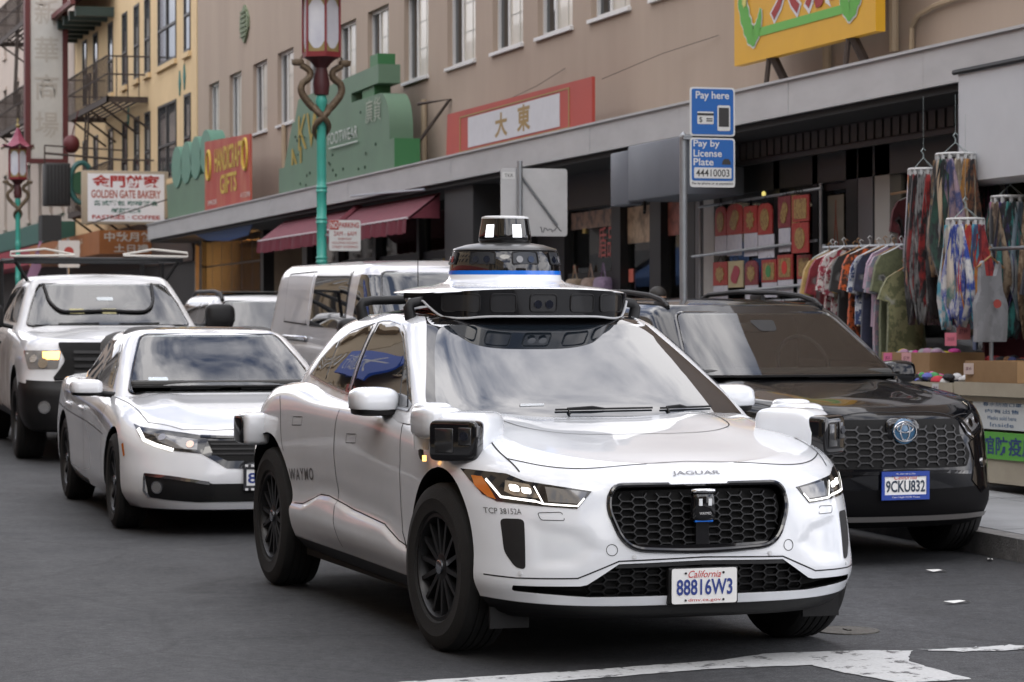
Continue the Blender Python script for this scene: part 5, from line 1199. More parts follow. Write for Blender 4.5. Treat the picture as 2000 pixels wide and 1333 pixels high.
def worn_paint():
    m = bpy.data.materials.new('worn_road_paint'); m.use_nodes = True; t = m.node_tree; b = t.nodes['Principled BSDF']; N = t.nodes.new; L = t.links.new
    tc_ = N('ShaderNodeTexCoord'); n = N('ShaderNodeTexNoise'); n.inputs['Scale'].default_value = 9; n.inputs['Detail'].default_value = 12; n.inputs['Roughness'].default_value = .72; L(tc_.outputs['Object'], n.inputs['Vector'])
    r = N('ShaderNodeValToRGB'); e = r.color_ramp.elements; e[0].position, e[1].position = .40, .46; e[0].color = (.075, .075, .077, 1); e[1].color = (.50, .51, .51, 1)
    L(n.outputs['Fac'], r.inputs['Fac'])
    n2 = N('ShaderNodeTexNoise'); n2.inputs['Scale'].default_value = 60; n2.inputs['Detail'].default_value = 6; L(tc_.outputs['Object'], n2.inputs['Vector'])
    mr = N('ShaderNodeMapRange'); mr.inputs[3].default_value = .72; mr.inputs[4].default_value = 1.15; L(n2.outputs['Fac'], mr.inputs[0])
    mu = N('ShaderNodeMix'); mu.data_type = 'RGBA'; mu.blend_type = 'MULTIPLY'; mu.inputs[0].default_value = 1; L(r.outputs['Color'], mu.inputs[6]); L(mr.outputs[0], mu.inputs[7]); L(mu.outputs[2], b.inputs['Base Color'])
    b.inputs['Roughness'].default_value = .65
    bp = N('ShaderNodeBump'); bp.inputs['Strength'].default_value = .4; bp.inputs['Distance'].default_value = .004; L(n2.outputs['Fac'], bp.inputs['Height']); L(bp.outputs['Normal'], b.inputs['Normal'])
    return m
M_PAINT = worn_paint()
def paint(name, pts, jit=.007, h=.004):
    """a painted marking with a ragged edge"""
    P = []; r_ = random.Random(len(pts) * 7 + int(pts[0][0] * 100))
    for a, b in zip(pts, pts[1:] + pts[:1]):
        k = max(2, int(math.dist(a, b) / .035))
        for i in range(k):
            t = i / k; P.append((a[0] + (b[0] - a[0]) * t + r_.gauss(0, jit) * .6, a[1] + (b[1] - a[1]) * t + r_.gauss(0, jit) * .6))
    vo, eo, fo, *_ = delaunay_2d_cdt([Vector(p) for p in P], [(i, (i + 1) % len(P)) for i in range(len(P))], [], 2, 1e-5)
    if not fo: vo, fo = [Vector(p) for p in P], [tuple(range(len(P)))]
    return tag(mesh(name, [(v[0], v[1], gz(v[0]) + h) for v in vo], [tuple(f) for f in fo], M_PAINT), kind='structure')
paint('crosswalk_line', [(-.98, 1.4), (-.86, .59), (-.75, .04), (-.70, -.20), (-.54, -.48), (-.56, -.95), (-.63, -1.15), (-.95, -.98), (-1.54, -.99), (-1.58, -.66), (-1.23, -.56), (-.95, -.52), (-.95, -.07), (-1.07, .44), (-1.20, 1.0), (-1.25, 1.4)])
paint('crosswalk_line', [(-.60, -1.22), (-.60, -1.75), (-.62, -2.6), (-.78, -2.6), (-.76, -1.7), (-.72, -1.28)], .03)
for y in (-2.35, 1.0, 2.6): paint('crosswalk_bar', [(-1.5, y - .28), (-1.5, y + .28), (-3.4, y + .28), (-3.4, y - .28)])
# manhole lid and scraps of paper
M_IRON = mat('cast_iron', (.10, .095, .085), .55, .5, var=.3, vscale=30, bump=.4, bscale=60)
mh = MB(); mh.lathe([(.155, -.02), (.155, .004), (.135, .006), (.13, .003), (.0, .003)], 28); mo = mh.build('manhole_cover', M_IRON, None, True, 30, (.14, -1.17, gz(.14) + .002), (0, -PITCH, 0))
tag(mo, 'small round iron valve cover in the road near the right front wheel', 'manhole cover')
kn = MB(); kn.rbox(-.03, .03, -.012, .012, .003, .010, .003); kn.build('lifting_bar', M_IRON, mo, True)
for i, (u, v, a, L_, lab) in enumerate(((1.05, -2.2, .4, .10, 'long scrap of white paper lying on the asphalt'), (2.55, -2.8, .1, .07, 'short scrap of white paper nearer the black SUV'), (3.1, -3.42, 1.2, .05, 'tiny white scrap in the gutter by the kerb'))):
    sc_ = MB(); T = Matrix.Translation((u, v, gz(u) + .006)) @ Matrix.Rotation(a + 1.4, 4, 'Z')
    sc_.add([tuple(T @ Vector(p)) for p in ((-L_, -.012, 0), (-L_ * .3, -.02, .012), (L_ * .5, -.014, .004), (L_, .004, .014), (L_ * .4, .016, .002), (-L_ * .5, .012, .010))], [(0, 1, 4, 5), (1, 2, 3, 4)])
    tag(sc_.build('paper_scrap', flat((.62, .62, .6), .8)), lab, 'litter')
# kerb and pavement on the shop side
KY = -3.55
M_KERB = mat('kerb_concrete', (.17, .165, .16), .85, var=.3, vscale=7, bump=.4, bscale=70)
M_SLAB = mat('pavement_concrete', (.235, .24, .245), .85, var=.16, vscale=2.2, bump=.3, bscale=90)
M_BASE = mat('pavement_joint', (.07, .07, .07), .9)
pv = gmesh('pavement', [(-30, 150, -7.5, KY - .16, -.05, .130)], M_BASE); tag(pv, 'grey concrete pavement in front of the shops', 'pavement', kind='structure')
kb = gmesh('kerb', [(-30, -3, KY - .16, KY, -.05, .14), (24, 150, KY - .16, KY, -.05, .14)], M_KERB); tag(kb, 'concrete kerb along the parked cars', 'kerb', kind='structure')
x = -3.0
while x < 24:
    gmesh('kerb_stone', [(x, x + 1.19, KY - .16, KY, -.05, .14)], M_KERB, kb); x += 1.2
gmesh('red_kerb_paint', [(1.2, 2.9, KY - .165, KY + .003, .02, .143)], mat('red_kerb', (.25, .05, .04), .8, var=.3, vscale=12), kb)
for i in range(14):
    for j in range(3):
        xx = 1.2 + i * 1.2; y0 = KY - .165 - j * 1.25
        gmesh('paving_slab', [(xx, xx + 1.19, max(y0 - 1.24, -7.48), y0, .10, .140 + .002 * ((i * 7 + j * 3) % 3))], M_SLAB, pv)
gmesh('far_paving', [(18.0, 150, -7.48, KY - .165, .10, .141), (-30, 1.19, -7.48, KY - .165, .10, .141)], M_SLAB, pv)
pv2 = gmesh('pavement', [(-60, 160, 5.9, 9.2, -.05, .14)], M_SLAB); tag(pv2, 'pavement on the far side of the street behind the camera', 'pavement', kind='structure')
# ------------------------------------------------------------------ tan building with shops
FY = -7.4                                                     # facade plane; signs and canopy stand out towards the street
M_TAN = mat('tan_stucco', (.405, .325, .258), .9, col2=(.325, .258, .205), vscale=.8, bump=.12, bscale=60, stretch=(1, 1, .22), detail=10, thr=(.25, .8))
M_CREAM = mat('cream_stucco', (.68, .51, .29), .9, col2=(.60, .445, .25), vscale=.8, bump=.1, bscale=60, detail=8)
M_PINK = mat('pale_pink_stucco', (.50, .42, .36), .9, var=.06, vscale=.8)
M_FASC = mat('grey_metal_fascia', (.50, .505, .51), .45, .1, col2=(.41, .415, .42), vscale=1.3, stretch=(1, 1, 3), detail=8)
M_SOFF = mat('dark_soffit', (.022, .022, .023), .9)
M_FRAMEW = mat('white_vinyl_frame', (.62, .62, .61), .4)
M_FRAMEB = mat('black_shop_frame', (.012, .012, .013), .4)
M_PANEDK = mat('dark_window_pane', (.012, .016, .018), .03, ior=1.5)
M_CURT = mat('curtained_pane', (.55, .50, .42), .3, coat=.3, col2=(.36, .34, .28), vscale=1.1, stretch=(3, 1, .7))
def shop_glass():
    m = bpy.data.materials.new('shop_glass'); m.use_nodes = True; t = m.node_tree; t.nodes.clear(); N = t.nodes.new
    o_ = N('ShaderNodeOutputMaterial'); mx_ = N('ShaderNodeMixShader'); tr = N('ShaderNodeBsdfTransparent'); gl = N('ShaderNodeBsdfGlossy'); fr_ = N('ShaderNodeFresnel'); fr_.inputs['IOR'].default_value = 1.5
    tr.inputs['Color'].default_value = (.82, .84, .82, 1); gl.inputs['Roughness'].default_value = .02
    t.links.new(fr_.outputs[0], mx_.inputs[0]); t.links.new(tr.outputs[0], mx_.inputs[1]); t.links.new(gl.outputs[0], mx_.inputs[2]); t.links.new(mx_.outputs[0], o_.inputs[0]); return m
M_SHOPGL = shop_glass()
def wall_with_openings(mb, x0, x1, z0, z1, y, th, wins):
    """wins: (xa, xb, za, zb); plain rectangles between openings of one row"""
    rows = sorted({(w_[2], w_[3]) for w_ in wins}); z = z0
    for za, zb in rows:
        mb.box(x0, x1, y - th, y, z, za); xs = sorted((w_[0], w_[1]) for w_ in wins if (w_[2], w_[3]) == (za, zb)); x_ = x0
        for a, b in xs: mb.box(x_, a, y - th, y, za, zb); x_ = b
        mb.box(x_, x1, y - th, y, za, zb); z = zb
    mb.box(x0, x1, y - th, y, z, z1)
tan = empty('tan_building', (0, 0, 0)); tag(tan, 'tan stucco building with a grey metal canopy over a row of shops', 'building')
W0 = [(49.06 - 1.19, 49.06), (46.73 - 1.3, 46.73), (44.24 - 1.4, 44.24), (41.85 - 1.45, 41.85), (39.30 - 1.4, 39.30), (36.75 - 1.4, 36.75), (34.51 - 1.45, 34.51), (32.05 - 1.5, 32.05), (29.42 - 1.55, 29.42), (26.97 - 1.5, 26.97), (24.78 - 1.55, 24.78), (22.46 - 1.55, 22.46), (20.1 - 1.5, 20.1), (17.8 - 1.5, 17.8), (15.4 - 1.5, 15.4), (13.0 - 1.5, 13.0), (10.6 - 1.5, 10.6)]
ZA, ZB = 5.54, 6.97
mb = MB(); wall_with_openings(mb, 3, 50.4, 3.4, 11.5, FY, .30, [(a, b, ZA, ZB) for a, b in W0]); wall = mb.build('wall', M_TAN, tan)
bk = MB(); bk.box(3, 50.4, FY - 9, FY - .9, 3.4, 11.4); bk.build('inner_wall', mat('dim_interior', (.03, .028, .026), .9), tan)
for a, b in W0:                                              # sliding windows: dark half and curtained half
    y = FY - .10; f = MB(); t_ = .055
    f.box(a, b, y - .05, y + .02, ZA, ZA + t_); f.box(a, b, y - .05, y + .02, ZB - t_, ZB); f.box(a, a + t_, y - .05, y + .02, ZA + t_, ZB - t_); f.box(b - t_, b, y - .05, y + .02, ZA + t_, ZB - t_); c = a + (b - a) * .64
    f.box(c - .03, c + .03, y - .045, y + .015, ZA + t_, ZB - t_); f.box(a - .04, b + .04, y + .02, FY + .05, ZA - .05, ZA - .002)
    fo = f.build('window', M_FRAMEW, tan)
    p = MB(); p.box(c + .03, b - t_, y - .03, y - .02, ZA + t_, ZB - t_); p.build('pane', M_PANEDK, fo)
    p = MB(); p.box(a + t_, c - .03, y - .02, y - .01, ZA + t_, ZB - t_); po = p.build('curtained_pane', M_CURT, fo)
    g = MB()
    for k in (1, 2): g.box(a + t_, c - .03, y - .0095, y - .004, ZA + t_ + k * .44 - .006, ZA + t_ + k * .44 + .006)
    g.box((a + c) / 2 - .006, (a + c) / 2 + .006, y - .0095, y - .004, ZA + t_, ZB - t_); g.build('glazing_bar', flat((.40, .40, .36)), po)
v = MB(); v.prism([(45.39, 7.78), (45.2, 7.62), (44.97, 7.49), (44.74, 7.62), (44.55, 7.78), (44.55, 8.0), (44.74, 8.16), (44.97, 8.29), (45.2, 8.16), (45.39, 8.0)], FY, FY + .05)
vo = v.build('wall_vent', mat('weathered_green', (.16, .20, .12), .7, var=.2), tan)
for k in range(6): s_ = MB(); s_.box(44.7, 45.24, FY + .05, FY + .075, 7.62 + k * .1, 7.66 + k * .1); s_.build('vent_slat', MATS['weathered_green'], vo)
for x_, z0, z1 in ((30.6, 4.0, 5.15), (12.95, 4.2, 8.0), (14.6, 4.0, 4.55), (41.0, 4.0, 5.5)):
    d = MB(); d.tube([(x_, FY + .06, z0), (x_, FY + .06, z1)], .05, 8); d.build('drainpipe', mat('tan_pipe', (.36, .28, .19), .7), tan, True)
cd_ = MB(); cd_.tube([(12.6, FY + .04, 4.0), (12.58, FY + .04, 4.4), (12.45, FY + .04, 4.50), (12.1, FY + .04, 4.55), (10.5, FY + .04, 4.62), (8, FY + .04, 4.7)], .028, 6); cd_.build('conduit', MATS['tan_pipe'], tan, True)
wr = MB(); wr.tube([(23.5, FY + .02, 5.0), (24.5, FY + .1, 4.85), (26.3, FY + .4, 4.6)], .004, 4); wr.tube([(17.8, FY + .02, 4.86), (19.2, FY + .2, 4.78), (20.7, FY + .45, 4.6)], .004, 4); wr.build('stay_wire', M_BLACK, tan)
# canopy: panels, edge trim, dark underside
CY = -6.3; fa = empty('canopy', (0, 0, 0), parent=tan)
x_ = 4.0; k = 0
while x_ < 50.6:
    x2 = min(x_ + 3.05, 50.7); p = MB(); p.box(x_, x2 - .008, CY - .05, CY + .002 * (k % 2), 3.57, 3.905); p.build('fascia_panel', M_FASC, fa); x_ += 3.05; k += 1
t = MB(); t.box(4, 50.7, CY - .06, CY + .03, 3.905, 3.93); t.box(4, 50.7, FY, CY - .05, 3.86, 3.90); t.box(50.66, 50.7, FY, CY - .05, 3.57, 3.86); t.build('canopy_edge', M_FASC, fa)
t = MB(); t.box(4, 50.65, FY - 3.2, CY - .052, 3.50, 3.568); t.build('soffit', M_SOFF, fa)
# shop rooms behind glass
M_ROOM = mat('shop_room', (.32, .26, .19), .9, var=.3, vscale=1.2); M_FLOORIN = mat('shop_floor', (.06, .055, .05), .6)
rm = MB(); rm.box(4, 50.3, -10.7, -10.6, .1, 3.5); rm.box(50.2, 50.3, -10.6, FY + .1, .1, 3.5); rm.box(3.9, 4.0, -10.6, FY + .1, .1, 3.5)
for x_ in (13.3, 18.0, 24.6, 38.6, 42.4): rm.box(x_ - .1, x_ + .1, -10.6, FY - .02, .1, 3.5)
rm.build('room_wall', M_ROOM, tan); gmesh('room_floor', [(4, 50.3, -10.6, -7.5, .05, .15)], M_FLOORIN, tan)
# shop fronts: posts, panes, doors
def post(x0, x1, m, y0=-7.42, y1=-7.2, z1=3.5, name='shop_post'):
    mb = MB(); mb.box(x0, x1, y0, y1, gz(x0) + .14, z1); return mb.build(name, m, tan)
M_WTILE = mat('white_tile_column', (.42, .41, .39), .35, var=.1, vscale=5); M_ALU = mat('dull_aluminium', (.16, .16, .165), .45, .6)
post(13.15, 13.50, M_ALU); post(13.52, 13.80, M_FRAMEB); post(12.75, 13.10, mat('pale_post', (.35, .34, .32), .6))
post(17.50, 17.83, M_WTILE); post(17.86, 18.10, M_ALU); post(18.12, 18.52, M_FRAMEB, z1=3.0)
for x0, x1 in ((15.55, 15.72), (14.52, 14.66), (19.27, 19.66), (20.74, 21.08), (23.0, 23.2), (24.5, 24.75), (28.2, 28.4), (30.4, 30.55), (33.2, 33.4), (35.9, 36.1), (38.4, 38.8), (42.3, 42.6), (48.9, 49.2)): post(x0, x1, M_FRAMEB)
for x0, x1, h in ((13.82, 17.48, 2.9), (18.54, 23.0, 3.05), (24.75, 38.4, 2.6)):
    tr = MB(); tr.box(x0, x1, -7.34, -7.26, h, h + .12); tr.build('shop_transom', M_FRAMEB, tan); tr = MB(); tr.box(x0, x1, -7.34, -7.26, gz(x0) + .14, gz(x0) + .45); tr.build('shop_stallriser', M_FRAMEB, tan)
for x0, x1 in ((9.0, 12.7), (13.84, 14.5), (14.68, 15.53), (15.74, 17.48), (18.54, 19.25), (19.68, 20.72), (21.10, 22.98), (24.77, 28.18), (28.42, 30.38), (30.57, 33.18), (33.42, 35.88), (36.12, 38.38)):
    mb = MB(); mb.box(x0, x1, -7.305, -7.297, gz(x0) + .3, 3.5); mb.build('shop_pane', M_SHOPGL, tan)
dr = MB(); dr.box(23.2, 24.5, -7.36, -7.30, .55, 3.5); dr.build('closed_shutter', mat('shutter_grey', (.035, .035, .037), .5, var=.1), tan)
dt = MB(); dt.box(21.1, 22.98, -7.29, -7.24, 2.12, 2.22); dt.build('door_rail', M_FRAMEB, tan)
# rolled mesh shutter above the calendar window
sb = MB(); sb.box(9.9, 17.4, -7.35, -6.95, 3.28, 3.50); sbo = sb.build('shutter_box', mat('dark_grille', (.03, .029, .028), .6), tan)
for i in range(38):
    s_ = MB(); s_.box(10.0 + i * .195, 10.14 + i * .195, -6.948, -6.93, 3.31, 3.48); s_.build('shutter_slat', mat('grille_slat', (.055, .053, .05), .5), sbo)
s_ = MB(); s_.box(9.9, 17.4, -6.96, -6.90, 3.24, 3.285); s_.build('shutter_bar', M_FRAMEB, sbo)
hd = MB(); hd.box(9.9, 17.45, -7.33, -7.20, 2.98, 3.28); hd.build('shop_header', mat('bronze_header', (.05, .048, .046), .5), tan)
hd = MB(); hd.box(18.55, 24.7, -7.33, -7.15, 3.06, 3.5); hd.build('shop_header', MATS['bronze_header'], tan)
hd = MB(); hd.box(24.75, 26.2, -7.30, -6.45, 2.35, 3.5); hd.build('shop_header', mat('charcoal_panel', (.03, .03, .032), .6), tan)
bkb = MB(); bkb.box(13.85, 17.45, -7.75, -7.7, .5, 3.2); bkb.build('lit_room_backing', mat('cream_board', (.45, .42, .34), .8), tan)  # pale board added behind the panes to read as a lit interior
for x0, x1 in ((24.9, 27.9), (28.6, 30.2), (31.0, 33.0), (33.6, 35.7), (36.3, 38.2)): cu = MB(); cu.box(x0, x1, -7.62, -7.58, .6, 2.7); cu.build('display_curtain', mat('beige_curtain', (.42, .36, .26), .9, col2=(.26, .20, .13), vscale=3, stretch=(5, 1, .4)), tan)
# goods inside the shops, too small to pick apart
def goods(name, n, x0, x1, y0, y1, z0, z1, cols, seed, shelves=True):
    r_ = random.Random(seed); mb = MB(); mats = [flat(c, .7, 'goods') for c in cols]
    for i in range(n):
        x_, y_ = r_.uniform(x0, x1), r_.uniform(y0, y1); z_ = r_.uniform(z0, z1)
        if shelves: z_ = z0 + int((z_ - z0) / .32) * .32
        a, b, c = r_.uniform(.05, .2), r_.uniform(.05, .15), r_.uniform(.1, .28); mb.box(x_, x_ + a, y_, y_ + b, z_ + gz(x_), z_ + gz(x_) + c, r_.randrange(len(mats)))
    o = mb.build(name, mats, tan); o['kind'] = 'stuff'; return o
WARM = [(.45, .36, .24), (.5, .12, .08), (.35, .25, .15), (.55, .5, .42), (.15, .18, .3), (.5, .38, .1), (.25, .08, .12), (.2, .3, .2)]
goods('shelved_goods', 420, 18.6, 24.4, -9.6, -7.6, .35, 2.6, WARM, 1); goods('window_goods', 330, 18.6, 22.9, -7.60, -7.42, .45, 2.55, [(.55, .45, .32), (.55, .14, .10), (.5, .38, .26), (.62, .58, .5), (.2, .24, .4), (.6, .45, .15), (.35, .12, .16), (.3, .4, .3)], 11); goods('window_goods', 120, 9.2, 12.6, -7.60, -7.42, .45, 2.7, [(.4, .1, .12), (.1, .12, .2), (.5, .46, .4), (.15, .3, .32), (.45, .3, .15)], 12); goods('shelved_goods', 300, 24.8, 38.3, -7.56, -7.40, .35, 2.4, WARM, 2)
goods('shelved_goods', 200, 13.6, 17.6, -9.5, -8.2, .35, 2.6, WARM, 3); goods('shelved_goods', 200, 5.0, 13.0, -9.8, -8.2, .35, 2.7, [(.05, .06, .1), (.2, .05, .07), (.1, .15, .3), (.3, .28, .26), (.05, .2, .22)], 4)
# added ceiling tubes, unseen fixtures that brighten the shop interiors
M_TUBE = mat('added_tube_glow', (1, 1, 1), .4, emit=(1., .90, .74), estr=22)
for i, x_ in enumerate((10.2, 12.2, 14.4, 16.4, 19.2, 20.6, 22.1, 26.0, 28.0, 29.6, 32.0, 34.6, 37.2)):
    f = MB(); f.box(x_ - .65, x_ + .65, -8.42, -8.22, 3.40, 3.46); fo = f.build('added_ceiling_lamp', M_FRAMEW, tan); t_ = MB(); t_.cyl((x_ - .6, -8.32, 3.375), (x_ + .6, -8.32, 3.375), .02, n=8); t_.build('added_lamp_tube', M_TUBE, fo)
# posters on the panes
def poster(x0, x1, z0, z1, m, y=-7.29, parent=tan, name='window_poster'):
    mb = MB(); mb.box(x0, x1, y, y + .006, z0, z1); return mb.build(name, m, parent)
p_ = poster(21.15, 22.95, 2.80, 3.02, mat('poster_strip', (.35, .24, .18), .5, col2=(.12, .1, .1), vscale=6, thr=(.45, .6))); text_on('poster_lettering', '盾品', frame((21.5, -7.282, 2.6), (-1, 0, 0), (0, 0, 1)), .4, flat((.45, .1, .09)), p_, width=.62, height=.4)
for x0, x1, z0, z1, c in ((19.7, 20.7, 2.55, 3.0, (.45, .33, .22)), (18.56, 19.24, 2.6, 3.0, (.35, .12, .09)), (24.9, 25.6, 1.5, 2.3, (.28, .2, .14)), (26.6, 27.6, 1.2, 2.3, (.22, .12, .1)), (29.2, 30.2, 1.3, 2.4, (.3, .26, .2)), (31.0, 32.8, 1.4, 2.4, (.33, .29, .2)), (37.0, 37.6, 1.7, 2.3, (.5, .5, .48))): poster(x0, x1, z0, z1, mat('poster_%d' % int(x0 * 10), c, .5, col2=tuple(v_ * .45 for v_ in c), vscale=5, thr=(.45, .6)))
cf = poster(14.05, 14.45, 2.05, 2.85, flat((.30, .27, .22), .5)); text_on('poster_figure', '人', frame((14.24, -7.282, 2.5), (-1, 0, 0), (0, 0, 1)), .4, flat((.38, .09, .05)), cf, width=.26, height=.6)
# lit doorway with folding gate
lt = bpy.data.lights.new('shop_lamp', 'POINT'); lt.energy = 900; lt.color = (1., .52, .16); lt.shadow_soft_size = .12; lo = bpy.data.objects.new('shop_lamp', lt); COL.objects.link(lo); lo.location = (45.2, -8.6, 2.7); lo.parent = tan
gw = MB(); gw.box(42.7, 48.8, -9.4, -9.3, .8, 3.5); gw.build('warm_back_wall', mat('ochre_wall', (.55, .33, .10), .8), tan)
bl = MB(); bl.lathe([(.0, 0), (.07, .03), (.09, .1), (.05, .18), (0, .2)], 14, o=(45.2, -8.2, 2.40)); bl.build('hanging_lamp', mat('lamp_bulb', (1, .7, .3), .4, emit=(1, .55, .15), estr=14), tan, True)
gt = empty('folding_gate', (0, 0, 0), parent=tan)
for i in range(46):
    b_ = MB(); x_ = 42.75 + i * .135; b_.box(x_, x_ + (.06 if i % 8 == 0 else .022), -7.32, -7.30, gz(x_) + .14, 3.5); b_.build('gate_bar', M_FRAMEB, gt)
for z_ in (1.5, 2.2, 2.9): b_ = MB(); b_.box(42.7, 48.9, -7.30, -7.285, z_, z_ + .03); b_.build('gate_rail', M_FRAMEB, gt)
bt = MB(); bt.add([(39.6, -6.42, 3.52), (45.6, -6.42, 3.52), (44.6, -6.5, 3.36), (42.5, -6.52, 3.28), (40.4, -6.5, 3.33)], [(0, 1, 2, 3, 4)]); bt.add([(39.6, -6.44, 3.52), (45.6, -6.44, 3.52), (44.6, -6.52, 3.36), (42.5, -6.54, 3.28), (40.4, -6.52, 3.33)], [(4, 3, 2, 1, 0)]); tag(bt.build('blue_tarpaulin', mat('blue_tarp', (.02, .07, .22), .5)), 'dark blue tarpaulin slung under the canopy above the lit gate', 'tarpaulin')
# ------------------------------------------------------------------ cream building with fire escape
cream = empty('cream_building', (0, 0, 0)); tag(cream, 'cream stucco building with dark windows and an iron fire escape', 'building')
wins = []
for za, zb in ((5.15, 6.98), (7.95, 9.85)):
    for a, b in ((51.15, 51.95), (53.0, 55.5), (56.65, 57.45), (58.3, 59.1), (60.2, 61.0), (62.6, 63.4), (65.3, 66.1), (67.4, 68.2)): wins.append((a, b, za, zb))
mb = MB(); wall_with_openings(mb, 50.42, 69.8, 4.2, 13, FY + .02, .28, wins); cw = mb.build('wall', M_CREAM, cream)
bk = MB(); bk.box(50.42, 69.8, FY - 6, FY - .7, 3.6, 12.9); bk.build('inner_wall', MATS['dim_interior'], cream)
for a, b, za, zb in wins:
    y = FY + .045; f = MB(); t_ = .06; zm = za + (zb - za) * .45
    f.box(a, b, y - .05, y, za, za + t_); f.box(a, b, y - .05, y, zb - t_, zb); f.box(a, a + t_, y - .05, y, za + t_, zb - t_); f.box(b - t_, b, y - .05, y, za + t_, zb - t_); f.box(a + t_, b - t_, y - .045, y + .005, zm - .03, zm + .03)
    if b - a > 1.5: f.box((a + b) / 2 - .04, (a + b) / 2 + .04, y - .045, y + .006, za + t_, zb - t_)
    fo = f.build('window', mat('dark_sash', (.035, .032, .03), .5), cream)
    p = MB(); p.box(a + t_, b - t_, y - .035, y - .03, za + t_, zb - t_); p.build('pane', mat('grey_pane', (.05, .055, .06), .08), fo)
    s_ = MB(); s_.box(a - .08, b + .08, FY + .02, FY + .10, za - .14, za - .02); s_.build('sill', M_CREAM, fo)
for x_, z_ in ((52.5, 7.3), (60.0, 7.1), (51.9, 7.4)): d = MB(); d.prism([(x_ - .12, z_), (x_, z_ - .3), (x_ + .12, z_), (x_, z_ + .3)], FY + .02, FY + .05); d.build('wall_ornament', flat((.03, .16, .14)), cream)
rf = MB(); rf.add([(62.2, FY + 1.2, 10.35), (69.8, FY + 1.2, 10.35), (69.8, FY, 11.1), (62.2, FY, 11.1)], [(0, 1, 2, 3)]); rf.box(62.2, 69.8, FY + 1.1, FY + 1.22, 10.22, 10.36); ro_ = rf.build('tiled_eave', mat('maroon_tile', (.12, .03, .03), .6), cream)
for k in range(7): b_ = MB(); b_.box(62.4 + k * 1.15, 62.65 + k * 1.15, FY + .02, FY + 1.05, 9.95, 10.2); b_.build('eave_bracket', mat('dark_green_wood', (.02, .04, .035), .6), ro_)
M_RUST = mat('rusty_iron', (.055, .04, .033), .8, var=.3, vscale=8)
def fire_escape(x0, x1, z, y1, parent, lad=None):
    e = empty('fire_escape', (0, 0, 0), parent=parent)
    p = MB(); 
    for i in range(6): p.box(x0, x1, FY + .05 + i * (y1 - FY) / 6, FY + .13 + i * (y1 - FY) / 6, z - .03, z)
    p.box(x0, x1, y1 - .05, y1, z - .14, z + .02); p.box(x0, x0 + .08, FY, y1, z - .14, z); p.box(x1 - .08, x1, FY, y1, z - .14, z)
    for x_ in np.arange(x0, x1 + .1, (x1 - x0) / 4): p.tube([(x_, FY, z - .8), (x_, y1 - .1, z - .1)], .03, 5)
    p.build('platform', M_RUST, e)
    for zz in (z + 1.0, z + .55): r_ = MB(); r_.tube([(x0, FY, zz), (x0, y1, zz), (x1, y1, zz), (x1, FY, zz)], .022, 5); r_.build('rail', M_RUST, e)
    for x_ in np.arange(x0, x1 + .01, .26): b_ = MB(); b_.tube([(x_, y1, z), (x_, y1, z + 1.0)], .017, 4); b_.build('baluster', M_RUST, e)
    for y_ in np.arange(FY + .25, y1, .28):
        b_ = MB(); b_.tube([(x0, y_, z), (x0, y_, z + 1.0)], .017, 4); b_.build('baluster', M_RUST, e)
    if lad:
        xl, z0 = lad; l_ = MB()
        for dx in (0, .5): l_.tube([(xl + dx, y1 - .12, z + .9), (xl + dx + .35, y1 - .02, z0)], .03, 5)
        n_ = int((z - z0 + .9) / .4)
        for i in range(n_): t_ = i / n_; l_.tube([(xl + .35 * t_, y1 - .12 + .1 * t_, z + .9 + (z0 - z - .9) * t_), (xl + .5 + .35 * t_, y1 - .12 + .1 * t_, z + .9 + (z0 - z - .9) * t_)], .014, 4)
        l_.build('ladder', M_RUST, e)
    return e
fire_escape(57.0, 63.9, 7.35, -6.35, cream, (60.6, 4.6)); fire_escape(56.2, 64.0, 4.72, -6.35, cream)
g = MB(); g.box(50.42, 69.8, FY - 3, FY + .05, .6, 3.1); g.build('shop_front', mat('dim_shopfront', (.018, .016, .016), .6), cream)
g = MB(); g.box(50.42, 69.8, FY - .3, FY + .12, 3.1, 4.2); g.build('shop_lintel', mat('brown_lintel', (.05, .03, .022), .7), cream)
# ------------------------------------------------------------------ pale pink building beyond
pink = empty('pink_building', (0, 0, 0)); tag(pink, 'pale pink building with balconies at the far left edge of the view', 'building')
wins = [(a, a + .8, za, zb) for za, zb in ((5.2, 7.0), (8.2, 10.0), (11.2, 13.0)) for a in (72.0, 74.6, 77.2, 80.0, 83.0, 86.5, 90, 94, 98, 103)]
mb = MB(); wall_with_openings(mb, 69.82, 120, 4.2, 16, FY + .04, .28, wins); mb.build('wall', M_PINK, pink)
for a, b, za, zb in wins:
    p = MB(); p.box(a, b, FY - .2, FY - .15, za, zb); fo = p.build('window', MATS['grey_pane'], pink)
    s_ = MB(); s_.box(a - .1, b + .1, FY + .04, FY + .12, za - .12, za); s_.box(a - .1, b + .1, FY + .04, FY + .10, zb, zb + .12); s_.build('sill', M_PINK, fo)
fire_escape(72, 80, 11.0, -6.3, pink, (75, 8.6)); fire_escape(72, 80, 8.0, -6.3, pink, (75, 6.0))
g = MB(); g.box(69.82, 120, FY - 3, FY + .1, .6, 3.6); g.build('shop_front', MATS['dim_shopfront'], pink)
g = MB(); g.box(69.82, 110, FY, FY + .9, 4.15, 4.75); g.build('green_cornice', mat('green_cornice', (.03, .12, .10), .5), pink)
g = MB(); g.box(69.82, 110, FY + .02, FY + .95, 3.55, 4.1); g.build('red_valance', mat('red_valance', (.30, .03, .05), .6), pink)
end = MB(); end.box(120, 126, -7.4, 40, 0, 14); end.box(119, 127, -7.4, 41, 14, 14.4); eo = end.build('wall', M_PINK)
tag(eo, 'plain far building closing the end of the street', 'building')
